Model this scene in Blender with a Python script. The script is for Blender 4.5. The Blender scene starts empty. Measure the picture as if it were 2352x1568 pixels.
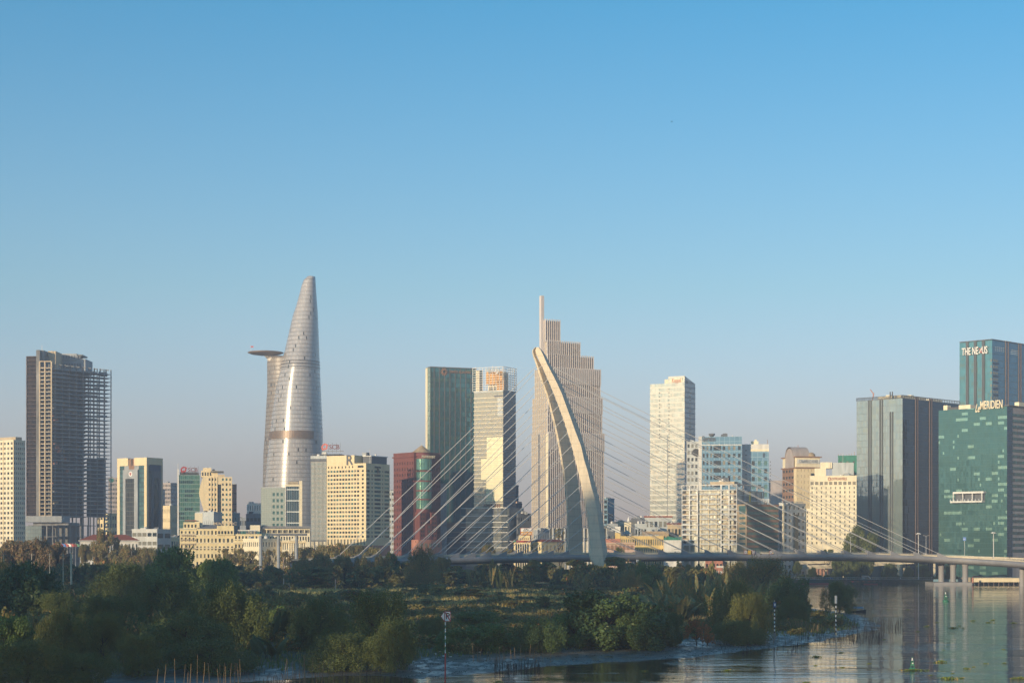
import bpy, math, random
import numpy as np
from mathutils import Vector
R = math.radians
rnd = random.Random(7)
rng = np.random.default_rng(11)
sc = bpy.context.scene
COL = sc.collection

# ------------------------------------------------------------------ camera, sky, sun, exposure
CAM_H = 20.0
F = 4200.0            # focal length in pixels of a 2352 px wide picture
HX, HY = 1176.0, 1262.0   # column straight ahead, row of the horizon
cam_d = bpy.data.cameras.new("camera")
cam = bpy.data.objects.new("camera", cam_d); COL.objects.link(cam)
cam.location = (0, 0, CAM_H); cam.rotation_euler = (R(90), 0, 0)
cam_d.sensor_width = 36; cam_d.lens = F / 2352 * 36
cam_d.shift_y = (HY - 784) / 2352
cam_d.clip_start = 1; cam_d.clip_end = 60000
sc.camera = cam

SKY_T = ((1.16,.92,1.26),(.98,.88,1.24),(.62,.85,1.02),(.15,.75,1.03)); SKY_S = 0.135
SUN_AZ, SUN_EL = 36.0, 9.0      # degrees to the left of straight behind the camera, degrees above the horizon
world = bpy.data.worlds.new("World"); sc.world = world; world.use_nodes = True
wn, wl = world.node_tree.nodes, world.node_tree.links
sky = wn.new("ShaderNodeTexSky"); sky.sky_type = 'NISHITA'; sky.sun_disc = False
sky.sun_elevation = R(SUN_EL); sky.sun_rotation = R(180 + SUN_AZ)
sky.air_density = 1.0; sky.dust_density = 0.6; sky.ozone_density = 1.6; sky.altitude = 0
# real air near the horizon is greyer and pinker, overhead a deeper blue: tint the physical sky by elevation
def wmix(f, a_, b_, blend='MIX'):
    n = wn.new("ShaderNodeMix"); n.data_type = 'RGBA'; n.blend_type = blend
    if isinstance(f, float): n.inputs[0].default_value = f
    else: wl.new(f, n.inputs[0])
    for i, x in ((6, a_), (7, b_)):
        if isinstance(x, tuple): n.inputs[i].default_value = (*x, 1)
        else: wl.new(x, n.inputs[i])
    return n.outputs[2]
wtc = wn.new("ShaderNodeTexCoord"); wsp = wn.new("ShaderNodeSeparateXYZ"); wl.new(wtc.outputs['Generated'], wsp.inputs[0])
wr = wn.new("ShaderNodeValToRGB"); wl.new(wsp.outputs[2], wr.inputs[0]); cr_ = wr.color_ramp
cr_.elements[0].position = 0.0; cr_.elements[0].color = (*SKY_T[0], 1); cr_.elements[1].position = .30; cr_.elements[1].color = (*SKY_T[3], 1)
for p_, c_ in ((.05, SKY_T[1]), (.14, SKY_T[2])):
    e_ = cr_.elements.new(p_); e_.color = (*c_, 1)
bg = wn["Background"]; bg.inputs[1].default_value = SKY_S
wl.new(wmix(1.0, sky.outputs[0], wr.outputs[0], 'MULTIPLY'), bg.inputs[0])

sun_d = bpy.data.lights.new("sun", 'SUN'); sun_d.energy = 5.0; sun_d.angle = R(0.5); sun_d.color = (1.0, 0.79, 0.50)
sun = bpy.data.objects.new("sun", sun_d); COL.objects.link(sun)
S = Vector((-math.sin(R(SUN_AZ)) * math.cos(R(SUN_EL)), -math.cos(R(SUN_AZ)) * math.cos(R(SUN_EL)), math.sin(R(SUN_EL))))
sun.rotation_euler = S.to_track_quat('Z', 'Y').to_euler(); sun.location = S * 300 + Vector((0, 0, 200))
sc.view_settings.view_transform = 'Standard'; sc.view_settings.look = 'None'
sc.view_settings.exposure = 0.5; sc.view_settings.gamma = 1.0; sc.view_settings.use_curve_mapping = False
try:
    sc.cycles.max_bounces = 5; sc.cycles.diffuse_bounces = 2; sc.cycles.glossy_bounces = 3
    sc.cycles.transmission_bounces = 3; sc.cycles.volume_bounces = 0; sc.cycles.transparent_max_bounces = 6
    sc.cycles.use_denoising = True; sc.cycles.caustics_reflective = False; sc.cycles.caustics_refractive = False
except Exception:
    pass

# ------------------------------------------------------------------ helpers
def PX(x, Y): return (x - HX) / F * Y
def PZ(y, Y): return CAM_H - (y - HY) / F * Y
def PY(y, z=0.0): return (CAM_H - z) * F / (y - HY)

def tag(o, label=None, cat=None, group=None, kind=None):
    if label: o["label"] = label
    if cat: o["category"] = cat
    if group: o["group"] = group
    if kind: o["kind"] = kind
    return o
def empty(name, loc=(0, 0, 0), rz=0.0):
    o = bpy.data.objects.new(name, None); COL.objects.link(o)
    o.location = loc; o.rotation_euler = (0, 0, rz); o.empty_display_size = 1
    return o
class MB:
    def __init__(s): s.v = []; s.f = []
    def quad(s, a, b, c, d):
        n = len(s.v); s.v += [a, b, c, d]; s.f.append((n, n+1, n+2, n+3)); return s
    def poly(s, pts):
        n = len(s.v); s.v += list(pts); s.f.append(tuple(range(n, n+len(pts)))); return s
    def box(s, x0, x1, y0, y1, z0, z1):
        n = len(s.v)
        s.v += [(x0,y0,z0),(x1,y0,z0),(x1,y1,z0),(x0,y1,z0),(x0,y0,z1),(x1,y0,z1),(x1,y1,z1),(x0,y1,z1)]
        s.f += [(n+3,n+2,n+1,n),(n+4,n+5,n+6,n+7),(n,n+1,n+5,n+4),(n+1,n+2,n+6,n+5),(n+2,n+3,n+7,n+6),(n+3,n,n+4,n+7)]
        return s
    def prism(s, pts, z0, z1):
        n = len(s.v); k = len(pts)
        s.v += [(p[0],p[1],z0) for p in pts] + [(p[0],p[1],z1) for p in pts]
        s.f.append(tuple(range(n+k-1, n-1, -1))); s.f.append(tuple(range(n+k, n+2*k)))
        for i in range(k):
            j = (i+1) % k; s.f.append((n+i, n+j, n+k+j, n+k+i))
        return s
    def tube(s, pts, rads, seg=6, cap=True):
        pts = [Vector(p) for p in pts]; rings = []
        for i, p in enumerate(pts):
            d = (pts[min(i+1, len(pts)-1)] - pts[max(i-1, 0)]).normalized()
            up = Vector((0,0,1)) if abs(d.z) < .9 else Vector((1,0,0))
            a = d.cross(up).normalized(); b = d.cross(a).normalized()
            n = len(s.v); rings.append(n); r = rads[i] if hasattr(rads, '__len__') else rads
            for k in range(seg):
                t = 2*math.pi*k/seg; q = p + (a*math.cos(t) + b*math.sin(t))*r; s.v.append(tuple(q))
        for i in range(len(pts)-1):
            for k in range(seg):
                k2 = (k+1) % seg; s.f.append((rings[i]+k, rings[i]+k2, rings[i+1]+k2, rings[i+1]+k))
        if cap:
            s.f.append(tuple(rings[0]+k for k in range(seg))); s.f.append(tuple(rings[-1]+k for k in range(seg-1,-1,-1)))
        return s
    def lathe(s, prof, cx=0, cy=0, seg=24, sx=1, sy=1, a0=0, a1=2*math.pi):
        full = abs(a1-a0-2*math.pi) < 1e-6; m = seg if full else seg+1; rings = []
        for r, z in prof:
            rings.append(len(s.v))
            for k in range(m):
                t = a0 + (a1-a0)*k/seg; s.v.append((cx+r*math.cos(t)*sx, cy+r*math.sin(t)*sy, z))
        for i in range(len(prof)-1):
            for k in range(seg):
                k2 = (k+1) % m if full else k+1
                s.f.append((rings[i]+k, rings[i]+k2, rings[i+1]+k2, rings[i+1]+k))
        return s
    def mesh(s, name, mat, smooth=False):
        me = bpy.data.meshes.new(name); me.from_pydata(s.v, [], s.f)
        if mat: me.materials.append(mat)
        if smooth: me.polygons.foreach_set("use_smooth", [True]*len(me.polygons))
        me.update(); return me
    def build(s, name, mat, parent=None, smooth=False, loc=(0,0,0), kind=None):
        o = bpy.data.objects.new(name, s.mesh(name, mat, smooth)); COL.objects.link(o)
        o.location = loc
        if parent: o.parent = parent
        if kind: o["kind"] = kind
        return o
def np_mesh(name, V, nper, mat, smooth=False):
    """V: (n*nper,3) vertices, consecutive groups of nper make one face"""
    me = bpy.data.meshes.new(name); nv = len(V); nf = nv // nper
    me.vertices.add(nv); me.vertices.foreach_set("co", np.ascontiguousarray(V, dtype=np.float32).ravel())
    me.loops.add(nv); me.loops.foreach_set("vertex_index", np.arange(nv, dtype=np.int32))
    me.polygons.add(nf); me.polygons.foreach_set("loop_start", np.arange(0, nv, nper, dtype=np.int32))
    try: me.polygons.foreach_set("loop_total", np.full(nf, nper, dtype=np.int32))
    except Exception: pass
    if mat: me.materials.append(mat)
    me.update(); me.validate(); return me
def link(name, me, parent=None, loc=(0,0,0), rz=0.0, scale=None):
    o = bpy.data.objects.new(name, me); COL.objects.link(o); o.location = loc; o.rotation_euler = (0,0,rz)
    if scale is not None: o.scale = scale
    if parent: o.parent = parent
    return o
def copy_tree(o, parent=None):
    c = o.copy(); COL.objects.link(c)
    if parent: c.parent = parent
    for ch in list(o.children): copy_tree(ch, c)
    return c
def text_part(name, body, size, loc, rot, mat, parent, extrude=0.15, width=None, shear=0, align='CENTER', sx=None):
    cu = bpy.data.curves.new(name, 'FONT'); cu.body = body; cu.size = size; cu.extrude = extrude
    cu.align_x = align; cu.align_y = 'CENTER'; cu.shear = shear; cu.offset = size*0.012; cu.resolution_u = 3
    t = bpy.data.objects.new(name, cu); COL.objects.link(t)
    bpy.context.view_layer.update()
    me = bpy.data.meshes.new_from_object(t.evaluated_get(bpy.context.evaluated_depsgraph_get()))
    bpy.data.objects.remove(t)
    me.materials.clear(); me.materials.append(mat)
    o = bpy.data.objects.new(name, me); COL.objects.link(o); o.location = loc; o.rotation_euler = rot
    if width:
        xs = [v.co.x for v in me.vertices]; w = max(xs)-min(xs); o.scale = (width/w, 1, 1) if w > 0 else (1,1,1)
    if parent: o.parent = parent
    return o

# ------------------------------------------------------------------ materials
def nd(nt, t, **kw):
    n = nt.nodes.new(t)
    for k, v in kw.items(): setattr(n, k, v)
    return n
def math_n(nt, op, a, b=None, c=None):
    n = nd(nt, "ShaderNodeMath", operation=op)
    for i, x in enumerate((a, b, c)):
        if x is None: continue
        if isinstance(x, (int, float)): n.inputs[i].default_value = x
        else: nt.links.new(x, n.inputs[i])
    return n.outputs[0]
def mixc(nt, fac, a, b, blend='MIX'):
    n = nd(nt, "ShaderNodeMix", data_type='RGBA', blend_type=blend)
    if isinstance(fac, (int, float)): n.inputs[0].default_value = fac
    else: nt.links.new(fac, n.inputs[0])
    for i, x in ((6, a), (7, b)):
        if isinstance(x, tuple): n.inputs[i].default_value = (*x[:3], 1)
        else: nt.links.new(x, n.inputs[i])
    return n.outputs[2]
def new_mat(name):
    m = bpy.data.materials.new(name); m.use_nodes = True
    return m, m.node_tree, m.node_tree.nodes["Principled BSDF"]
_mc = {}
def plain(name, col, rough=0.8, var=0.18, scale=0.25, metal=0.0, streak=True, emit=None):
    """painted or stone surface with faint weathering"""
    if name in _mc: return _mc[name]
    m, nt, p = new_mat(name)
    tc = nd(nt, "ShaderNodeTexCoord"); mp = nd(nt, "ShaderNodeMapping")
    mp.inputs[3].default_value = (1, 1, 0.25 if streak else 1); nt.links.new(tc.outputs['Object'], mp.inputs[0])
    n = nd(nt, "ShaderNodeTexNoise"); n.inputs['Scale'].default_value = scale; n.inputs['Detail'].default_value = 6; n.inputs['Roughness'].default_value = .65
    nt.links.new(mp.outputs[0], n.inputs[0])
    dark = tuple(c*(1-var*1.6) for c in col); lite = tuple(min(1, c*(1+var*.6)) for c in col)
    mr = nd(nt, "ShaderNodeMapRange"); mr.inputs[1].default_value = .3; mr.inputs[2].default_value = .7
    nt.links.new(n.outputs[0], mr.inputs[0])
    nt.links.new(mixc(nt, mr.outputs[0], dark, lite), p.inputs['Base Color'])
    p.inputs['Roughness'].default_value = rough; p.inputs['Metallic'].default_value = metal
    _mc[name] = m; return m
def glass_grid(name, pw, ph, ca, cb, line=(.05,.06,.06), lw=.08, lh=.10, metal=.55, rough=.10, tilt=.012, bright=None, pb=.0, off=(0,0), spread=1.0, grime=0.0, band=None):
    """curtain wall: panels pw x ph metres with their own tint and a slightly tilted normal, thin mullion lines between"""
    if name in _mc: return _mc[name]
    m, nt, p = new_mat(name)
    tc = nd(nt, "ShaderNodeTexCoord"); sp = nd(nt, "ShaderNodeSeparateXYZ"); nt.links.new(tc.outputs['Object'], sp.inputs[0])
    u = math_n(nt, 'DIVIDE', math_n(nt, 'ADD', math_n(nt, 'SUBTRACT', sp.outputs[0], sp.outputs[1]), 500 + off[0]), pw)
    z = math_n(nt, 'DIVIDE', math_n(nt, 'ADD', sp.outputs[2], 50 + off[1]), ph)
    fu = math_n(nt, 'FLOOR', u); fz = math_n(nt, 'FLOOR', z)
    cb_ = nd(nt, "ShaderNodeCombineXYZ"); nt.links.new(fu, cb_.inputs[0]); nt.links.new(fz, cb_.inputs[1])
    wnz = nd(nt, "ShaderNodeTexWhiteNoise"); nt.links.new(cb_.outputs[0], wnz.inputs[0])
    col = mixc(nt, wnz.outputs[0], ca, cb)
    if bright:
        cb2 = nd(nt, "ShaderNodeCombineXYZ")
        nt.links.new(math_n(nt, 'FLOOR', math_n(nt, 'MULTIPLY', fu, .25)), cb2.inputs[0]); nt.links.new(fz, cb2.inputs[1]); cb2.inputs[2].default_value = 5
        w2 = nd(nt, "ShaderNodeTexWhiteNoise"); nt.links.new(cb2.outputs[0], w2.inputs[0])
        isb = math_n(nt, 'LESS_THAN', w2.outputs[0], pb)
        b2 = math_n(nt, 'LESS_THAN', wnz.outputs[0], pb*.12)
        zz = math_n(nt, 'FRACT', z)
        win = math_n(nt, 'MULTIPLY', math_n(nt, 'GREATER_THAN', zz, .30), math_n(nt, 'LESS_THAN', zz, .82))
        col = mixc(nt, math_n(nt, 'MULTIPLY', math_n(nt, 'MAXIMUM', isb, b2), win), col, bright)
    lu = math_n(nt, 'LESS_THAN', math_n(nt, 'FRACT', u), lw); lz = math_n(nt, 'LESS_THAN', math_n(nt, 'FRACT', z), lh)
    ln = math_n(nt, 'MAXIMUM', lu, lz)
    col = mixc(nt, ln, col, line)
    if band:
        bz = math_n(nt, 'LESS_THAN', math_n(nt, 'FRACT', z), band[0]); col = mixc(nt, bz, col, band[1])
        ln = math_n(nt, 'MAXIMUM', ln, bz)
    nt.links.new(col, p.inputs['Base Color'])
    mt = math_n(nt, 'MULTIPLY', math_n(nt, 'SUBTRACT', 1, ln), metal); nt.links.new(mt, p.inputs['Metallic'])
    rr = math_n(nt, 'ADD', math_n(nt, 'MULTIPLY', ln, .4), rough); nt.links.new(rr, p.inputs['Roughness'])
    geo = nd(nt, "ShaderNodeNewGeometry")
    vm = nd(nt, "ShaderNodeVectorMath", operation='SUBTRACT'); nt.links.new(wnz.outputs['Color'], vm.inputs[0]); vm.inputs[1].default_value = (.5,.5,.5)
    ns = nd(nt, "ShaderNodeTexNoise"); ns.inputs['Scale'].default_value = .35; ns.inputs['Detail'].default_value = 1; nt.links.new(tc.outputs['Object'], ns.inputs[0])
    vm1 = nd(nt, "ShaderNodeVectorMath", operation='SUBTRACT'); nt.links.new(ns.outputs['Color'], vm1.inputs[0]); vm1.inputs[1].default_value = (.5,.5,.5)
    va = nd(nt, "ShaderNodeVectorMath", operation='ADD'); nt.links.new(vm.outputs[0], va.inputs[0]); nt.links.new(vm1.outputs[0], va.inputs[1])
    vs = nd(nt, "ShaderNodeVectorMath", operation='SCALE'); nt.links.new(va.outputs[0], vs.inputs[0]); vs.inputs['Scale'].default_value = tilt*2
    v2 = nd(nt, "ShaderNodeVectorMath", operation='ADD'); nt.links.new(geo.outputs['Normal'], v2.inputs[0]); nt.links.new(vs.outputs[0], v2.inputs[1])
    v3 = nd(nt, "ShaderNodeVectorMath", operation='NORMALIZE'); nt.links.new(v2.outputs[0], v3.inputs[0]); nt.links.new(v3.outputs[0], p.inputs['Normal'])
    _mc[name] = m; return m
def leaf_mat(name, ca, cb, cc=None, pc=.1, rough=.6, cl=.12):
    if name in _mc: return _mc[name]
    m, nt, p = new_mat(name)
    geo = nd(nt, "ShaderNodeNewGeometry"); oi = nd(nt, "ShaderNodeObjectInfo")
    tc = nd(nt, "ShaderNodeTexCoord"); n = nd(nt, "ShaderNodeTexNoise"); n.inputs['Scale'].default_value = cl; n.inputs['Detail'].default_value = 3
    va = nd(nt, "ShaderNodeVectorMath", operation='ADD'); nt.links.new(tc.outputs['Object'], va.inputs[0])
    vs = nd(nt, "ShaderNodeVectorMath", operation='SCALE'); vs.inputs[0].default_value = (37, 91, 13); nt.links.new(oi.outputs['Random'], vs.inputs['Scale'])
    nt.links.new(vs.outputs[0], va.inputs[1]); nt.links.new(va.outputs[0], n.inputs[0])
    mr = nd(nt, "ShaderNodeMapRange"); mr.inputs[1].default_value = .32; mr.inputs[2].default_value = .68; nt.links.new(n.outputs[0], mr.inputs[0])
    f = math_n(nt, 'MULTIPLY', math_n(nt, 'ADD', mr.outputs[0], geo.outputs['Random Per Island']), .5)
    col = mixc(nt, f, ca, cb)
    if cc: col = mixc(nt, math_n(nt, 'LESS_THAN', geo.outputs['Random Per Island'], pc), col, cc)
    nt.links.new(col, p.inputs['Base Color']); p.inputs['Roughness'].default_value = rough
    try: p.inputs['Specular IOR Level'].default_value = .3
    except Exception: pass
    tr = nd(nt, "ShaderNodeBsdfTranslucent"); nt.links.new(col, tr.inputs[0]); mx = nd(nt, "ShaderNodeMixShader"); mx.inputs[0].default_value = .22
    out = nt.nodes["Material Output"]; nt.links.new(p.outputs[0], mx.inputs[1]); nt.links.new(tr.outputs[0], mx.inputs[2]); nt.links.new(mx.outputs[0], out.inputs[0])
    _mc[name] = m; return m

M = dict(
 cream=plain('cream_paint', (.80,.65,.41), .8, .10), cream2=plain('pale_cream_paint', (.84,.74,.54), .8, .10), beige=plain('beige_render', (.56,.45,.31)),
 white=plain('white_paint', (.74,.72,.68)), offwhite=plain('grey_white_paint', (.60,.60,.58)), yellow=plain('yellow_ochre_paint', (.74,.54,.22)),
 pyellow=plain('pale_yellow_paint', (.84,.69,.40), .8, .12), grey=plain('grey_render', (.36,.38,.40)), lgrey=plain('light_grey_cladding', (.50,.53,.54)),
 dgrey=plain('dark_grey_render_and_shade', (.14,.15,.17)), navy=plain('navy_cladding_and_shade', (.06,.09,.14)), redbrick=plain('red_granite', (.19,.062,.05)), pfin=plain('pinkish_white_fins', (.60,.55,.535), .6, .06), pylonc=None,
 darkred=plain('dark_red_stone', (.20,.06,.055)), salmon=plain('salmon_paint', (.52,.23,.16)), pink=plain('pink_beige_paint', (.60,.42,.34)),
 conc=plain('raw_concrete', (.27,.27,.27), .9, .35, .18), conc2=plain('bridge_concrete', (.66,.57,.42), .85, .16, .12), deck=plain('deck_grey_concrete', (.31,.30,.31), .7, .12, .2),
 slab=plain('blue_grey_concrete', (.52,.56,.60), .9, .3, .3), rust=plain('rusty_screen', (.17,.125,.11), .9, .5, .5), fin=plain('copper_grey_fin', (.17,.12,.115), .6, .1), roofred=plain('red_roof_tiles', (.32,.09,.05), .9, .2, 1.0), roofgrey=plain('grey_roof_sheet', (.24,.24,.25)),
 brown=plain('brown_cladding', (.30,.17,.11)), tan=plain('tan_cladding', (.44,.33,.21)), mauve=plain('mauve_grey_cladding', (.44,.38,.36)),
 steel=plain('pale_painted_steel', (.72,.69,.66), .5), dsteel=plain('dark_steel', (.10,.10,.11), .5), red=plain('red_enamel', (.42,.05,.045), .5, .1),
 bluep=plain('blue_enamel', (.04,.16,.50), .5, .1), bgreen=plain('buoy_green', (.05,.22,.12), .5, .25, 1.5), wpaint=plain('white_enamel', (.80,.78,.75), .5, .06),
 orange=plain('orange_tarpaulin', (.75,.36,.06), .7, .3, .8), ygold=plain('gold_yellow_enamel', (.80,.50,.05), .5, .08), black=plain('black_enamel', (.02,.02,.022), .5, .1),
 greennet=plain('green_safety_net', (.05,.24,.17), .9, .3, .6), bluel=plain('light_blue_cladding', (.20,.34,.44)), wood=plain('weathered_bamboo', (.30,.20,.11), .9, .4, 1.5),
 dwood=plain('dark_wet_wood', (.05,.04,.035), .9, .3, 1.5), bark=plain('grey_brown_bark', (.10,.075,.055), .95, .4, 1.2), asphalt=plain('asphalt', (.06,.06,.065), .9, .2, .3),
 paleg=plain('pale_green_cladding', (.42,.47,.42)), brownc=plain('brown_metal_band', (.24,.18,.145), .45, .1, .2, .3), skin=plain('skin', (.35,.2,.13), .6, .1), cloth=plain('pale_cloth', (.6,.58,.5), .9), dcloth=plain('dark_cloth', (.05,.05,.08), .9))
def banded_concrete(name, col, joint=4.2):
    m, nt, p = new_mat(name); tc = nd(nt,"ShaderNodeTexCoord"); sp = nd(nt,"ShaderNodeSeparateXYZ"); nt.links.new(tc.outputs['Object'], sp.inputs[0])
    n = nd(nt,"ShaderNodeTexNoise"); n.inputs['Scale'].default_value = .12; n.inputs['Detail'].default_value = 8; n.inputs['Roughness'].default_value = .7; nt.links.new(tc.outputs['Object'], n.inputs[0])
    mp = nd(nt,"ShaderNodeMapping"); mp.inputs[3].default_value = (1.6,1.6,.07); nt.links.new(tc.outputs['Object'], mp.inputs[0]); n2 = nd(nt,"ShaderNodeTexNoise"); n2.inputs['Scale'].default_value = .8; n2.inputs['Detail'].default_value = 4; nt.links.new(mp.outputs[0], n2.inputs[0])
    c = mixc(nt, n.outputs[0], tuple(x*.72 for x in col), tuple(min(1,x*1.18) for x in col)); c = mixc(nt, math_n(nt,'MULTIPLY', math_n(nt,'GREATER_THAN', n2.outputs[0], .58), .22), c, tuple(x*.5 for x in col))
    z = math_n(nt,'DIVIDE', sp.outputs[2], joint); cv = nd(nt,"ShaderNodeCombineXYZ"); nt.links.new(math_n(nt,'FLOOR', z), cv.inputs[0]); w = nd(nt,"ShaderNodeTexWhiteNoise"); nt.links.new(cv.outputs[0], w.inputs[0])
    c = mixc(nt, math_n(nt,'MULTIPLY', w.outputs[0], .22), c, tuple(x*.62 for x in col)); c = mixc(nt, math_n(nt,'MULTIPLY', math_n(nt,'LESS_THAN', math_n(nt,'FRACT', z), .05), .5), c, tuple(x*.35 for x in col))
    nt.links.new(c, p.inputs['Base Color']); p.inputs['Roughness'].default_value = .85; return m
M['pylonc'] = banded_concrete('pylon_concrete', (.78,.66,.50))
W = dict(
 dark=glass_grid('window_glass_dark', 1.1, 3.1, (.02,.03,.035), (.05,.065,.07), lw=.06, lh=.0, metal=.3, rough=.08, tilt=.03),
 teal=glass_grid('window_glass_teal', 1.1, 3.1, (.06,.16,.16), (.12,.26,.25), lw=.06, lh=.0, metal=.35, rough=.1, tilt=.03),
 curt=glass_grid('window_with_curtain', .9, 3.1, (.30,.27,.20), (.20,.20,.17), lw=.08, lh=.0, metal=.15, rough=.2, tilt=.02))

class Bld:
    """box-shaped building: xl, xc, xr = picture columns of its left end, near corner and right end, Y = distance of the near corner"""
    def __init__(s, name, label, xl, xc, xr, ytop, Y, th=30, cat='building', zb=2.3, dep=28.0, group=None):
        th = R(th) if xr > xc + .6 else math.atan(((xl+xc)/2-HX)/F)   # a building that shows one face only stands square to the line of sight
        s.th = th; s.Y = Y; s.zb = zb; s.c, s.s = math.cos(th), math.sin(th)
        s.Cx = PX(xc, Y); kl = (xl-HX)/F; kr = (xr-HX)/F
        s.a = (s.Cx - kl*Y)/(s.c + kl*s.s)
        s.b = (kr*Y - s.Cx)/(s.s - kr*s.c) if xr > xc + .6 else dep
        s.H = PZ(ytop, Y) - zb
        s.root = empty(name, (s.Cx - s.a*s.c, Y + s.a*s.s, zb), -th); tag(s.root, label, cat, group)
        s.nw = 0; s.rest = {}
    def z(s, y): return PZ(y, s.Y) - s.zb
    def u(s, x):
        k = (x-HX)/F; return s.a - (s.Cx - k*s.Y)/(s.c + k*s.s)
    def v(s, x):
        k = (x-HX)/F; return (k*s.Y - s.Cx)/(s.s - k*s.c)
    def box(s, name, x0, x1, y0, y1, z0, z1, mat, parent=None):
        return MB().box(x0,x1,y0,y1,z0,z1).build(name, mat, parent or s.root)
    def pt(s, face, u, z, d):
        return (u, d, z) if face == 'L' else (s.a - d, u, z)
    def grid(s, mb, face, u0, u1, z0, z1, nu, nz, fw=.6, fh=.55, inset=.35, mats=('dark',), wts=None, wins=None, base=0.0, up=.5, bays=None):
        """open facade of piers and spandrels with recessed panes behind; base = how far this facade stands back"""
        cw, ch = (u1-u0)/nu, (z1-z0)/nz; q = lambda A,B,C_,D: mb.quad(A,B,C_,D); P = lambda u,z,d: s.pt(face,u,z,base+d)
        w, h = cw*fw, ch*fh
        for j in range(nz):
            zc = z0 + ch*(j+up); za, zbb = zc-h/2, zc+h/2
            zlo = z0 + ch*j if j == 0 else None
            q(P(u0, z0+ch*j, 0), P(u1, z0+ch*j, 0), P(u1, za, 0), P(u0, za, 0))
            q(P(u0, zbb, 0), P(u1, zbb, 0), P(u1, z0+ch*(j+1), 0), P(u0, z0+ch*(j+1), 0))
            ue = u0
            for i in range(nu):
                uc = u0 + cw*(i+.5); ua, ub = uc-w/2, uc+w/2
                q(P(ue, za, 0), P(ua, za, 0), P(ua, zbb, 0), P(ue, zbb, 0)); ue = ub
                q(P(ua, za, 0), P(ub, za, 0), P(ub, za, inset), P(ua, za, inset))
                q(P(ua, zbb, 0), P(ub, zbb, 0), P(ub, zbb, inset), P(ua, zbb, inset))
                q(P(ua, za, 0), P(ua, zbb, 0), P(ua, zbb, inset), P(ua, za, inset))
                q(P(ub, za, 0), P(ub, zbb, 0), P(ub, zbb, inset), P(ub, za, inset))
                s.pane(face, uc, zc, w, h, base+inset, rnd.choices(mats, wts)[0])
            q(P(ue, za, 0), P(u1, za, 0), P(u1, zbb, 0), P(ue, zbb, 0))
    _pm = {}
    def pane(s, face, uc, zc, w, h, d, mk):
        if s.nw < 100:
            key = (round(w,2), round(h,2), mk, face)
            if key not in Bld._pm:
                if face == 'L': Bld._pm[key] = MB().box(-w/2, w/2, 0, .08, -h/2, h/2).mesh('window', W[mk])
                else: Bld._pm[key] = MB().box(-.08, 0, -w/2, w/2, -h/2, h/2).mesh('window', W[mk])
            x, y, z = s.pt(face, uc, zc, d - .001)
            link('window', Bld._pm[key], s.root, (x, y, z)); s.nw += 1
        else:
            mb = s.rest.setdefault(mk, MB())
            x, y, z = s.pt(face, uc, zc, d - .001)
            if face == 'L': mb.box(x-w/2, x+w/2, y, y+.08, z-h/2, z+h/2)
            else: mb.box(x-.08, x, y-w/2, y+w/2, z-h/2, z+h/2)
    def shell(s, mb, z0, z1, faces='LRBT', x0=0, x1=None, y0=0, y1=None):
        x1 = s.a if x1 is None else x1; y1 = s.b if y1 is None else y1
        if 'L' in faces: mb.quad((x0,y0,z0),(x1,y0,z0),(x1,y0,z1),(x0,y0,z1))
        if 'R' in faces: mb.quad((x1,y0,z0),(x1,y1,z0),(x1,y1,z1),(x1,y0,z1))
        if 'B' in faces:
            mb.quad((x1,y1,z0),(x0,y1,z0),(x0,y1,z1),(x1,y1,z1)); mb.quad((x0,y1,z0),(x0,y0,z0),(x0,y0,z1),(x0,y1,z1))
        if 'T' in faces: mb.quad((x0,y0,z1),(x1,y0,z1),(x1,y1,z1),(x0,y1,z1))
    def finish(s):
        if s.rest:
            # remaining panes of this facade as one part (first material carries them all)
            allm = MB(); me_mats = []; fm = []
            for mk, mb in s.rest.items():
                n = len(allm.v); allm.v += mb.v; allm.f += [tuple(i+n for i in f) for f in mb.f]
                fm += [len(me_mats)]*len(mb.f); me_mats.append(W[mk])
            o = allm.build('window', None, s.root, kind='stuff')
            for m_ in me_mats: o.data.materials.append(m_)
            o.data.polygons.foreach_set("material_index", fm)
        return s
# ------------------------------------------------------------------ city
def roof_clutter(b, n, zt, x0=1, x1=None, y0=1, y1=8, seed=1, mats=('grey','offwhite','dgrey')):
    r = random.Random(seed); x1 = x1 or b.a-1
    for i in range(n):
        x = r.uniform(x0, max(x0+.5, x1-3)); y = r.uniform(y0, max(y0+.5, min(y1, b.b-3))); w = r.uniform(1.5, 4); d = r.uniform(1.5, 3); h = r.uniform(.8, 2.6)
        if r.random() < .3:
            MB().lathe([(0,0),(w*.35,0),(w*.35,h),(w*.1,h*1.15),(0,h*1.15)], x+w/2, y+d/2, 12).build('water_tank', M['steel'], b.root, loc=(0,0,zt))
        else:
            m = MB().box(x, x+w, y, y+d, zt, zt+h); m.box(x+.2, x+w-.2, y+.2, y+d-.2, zt+h, zt+h+.25); m.build('roof_unit', M[r.choice(mats)], b.root)
def parapet(b, zt, mat, h=.9, t=.35, x0=0, x1=None, y0=0, y1=None):
    x1 = b.a if x1 is None else x1; y1 = b.b if y1 is None else y1; e = .12
    m = MB(); m.box(x0-e, x1+e, y0-e, y0+t, zt-.25, zt+h); m.box(x1-t, x1+e, y0+t, y1+e, zt-.25, zt+h); m.box(x0-e, x0+t, y0+t, y1+e, zt-.25, zt+h)
    return m.build('parapet', mat, b.root)
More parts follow.
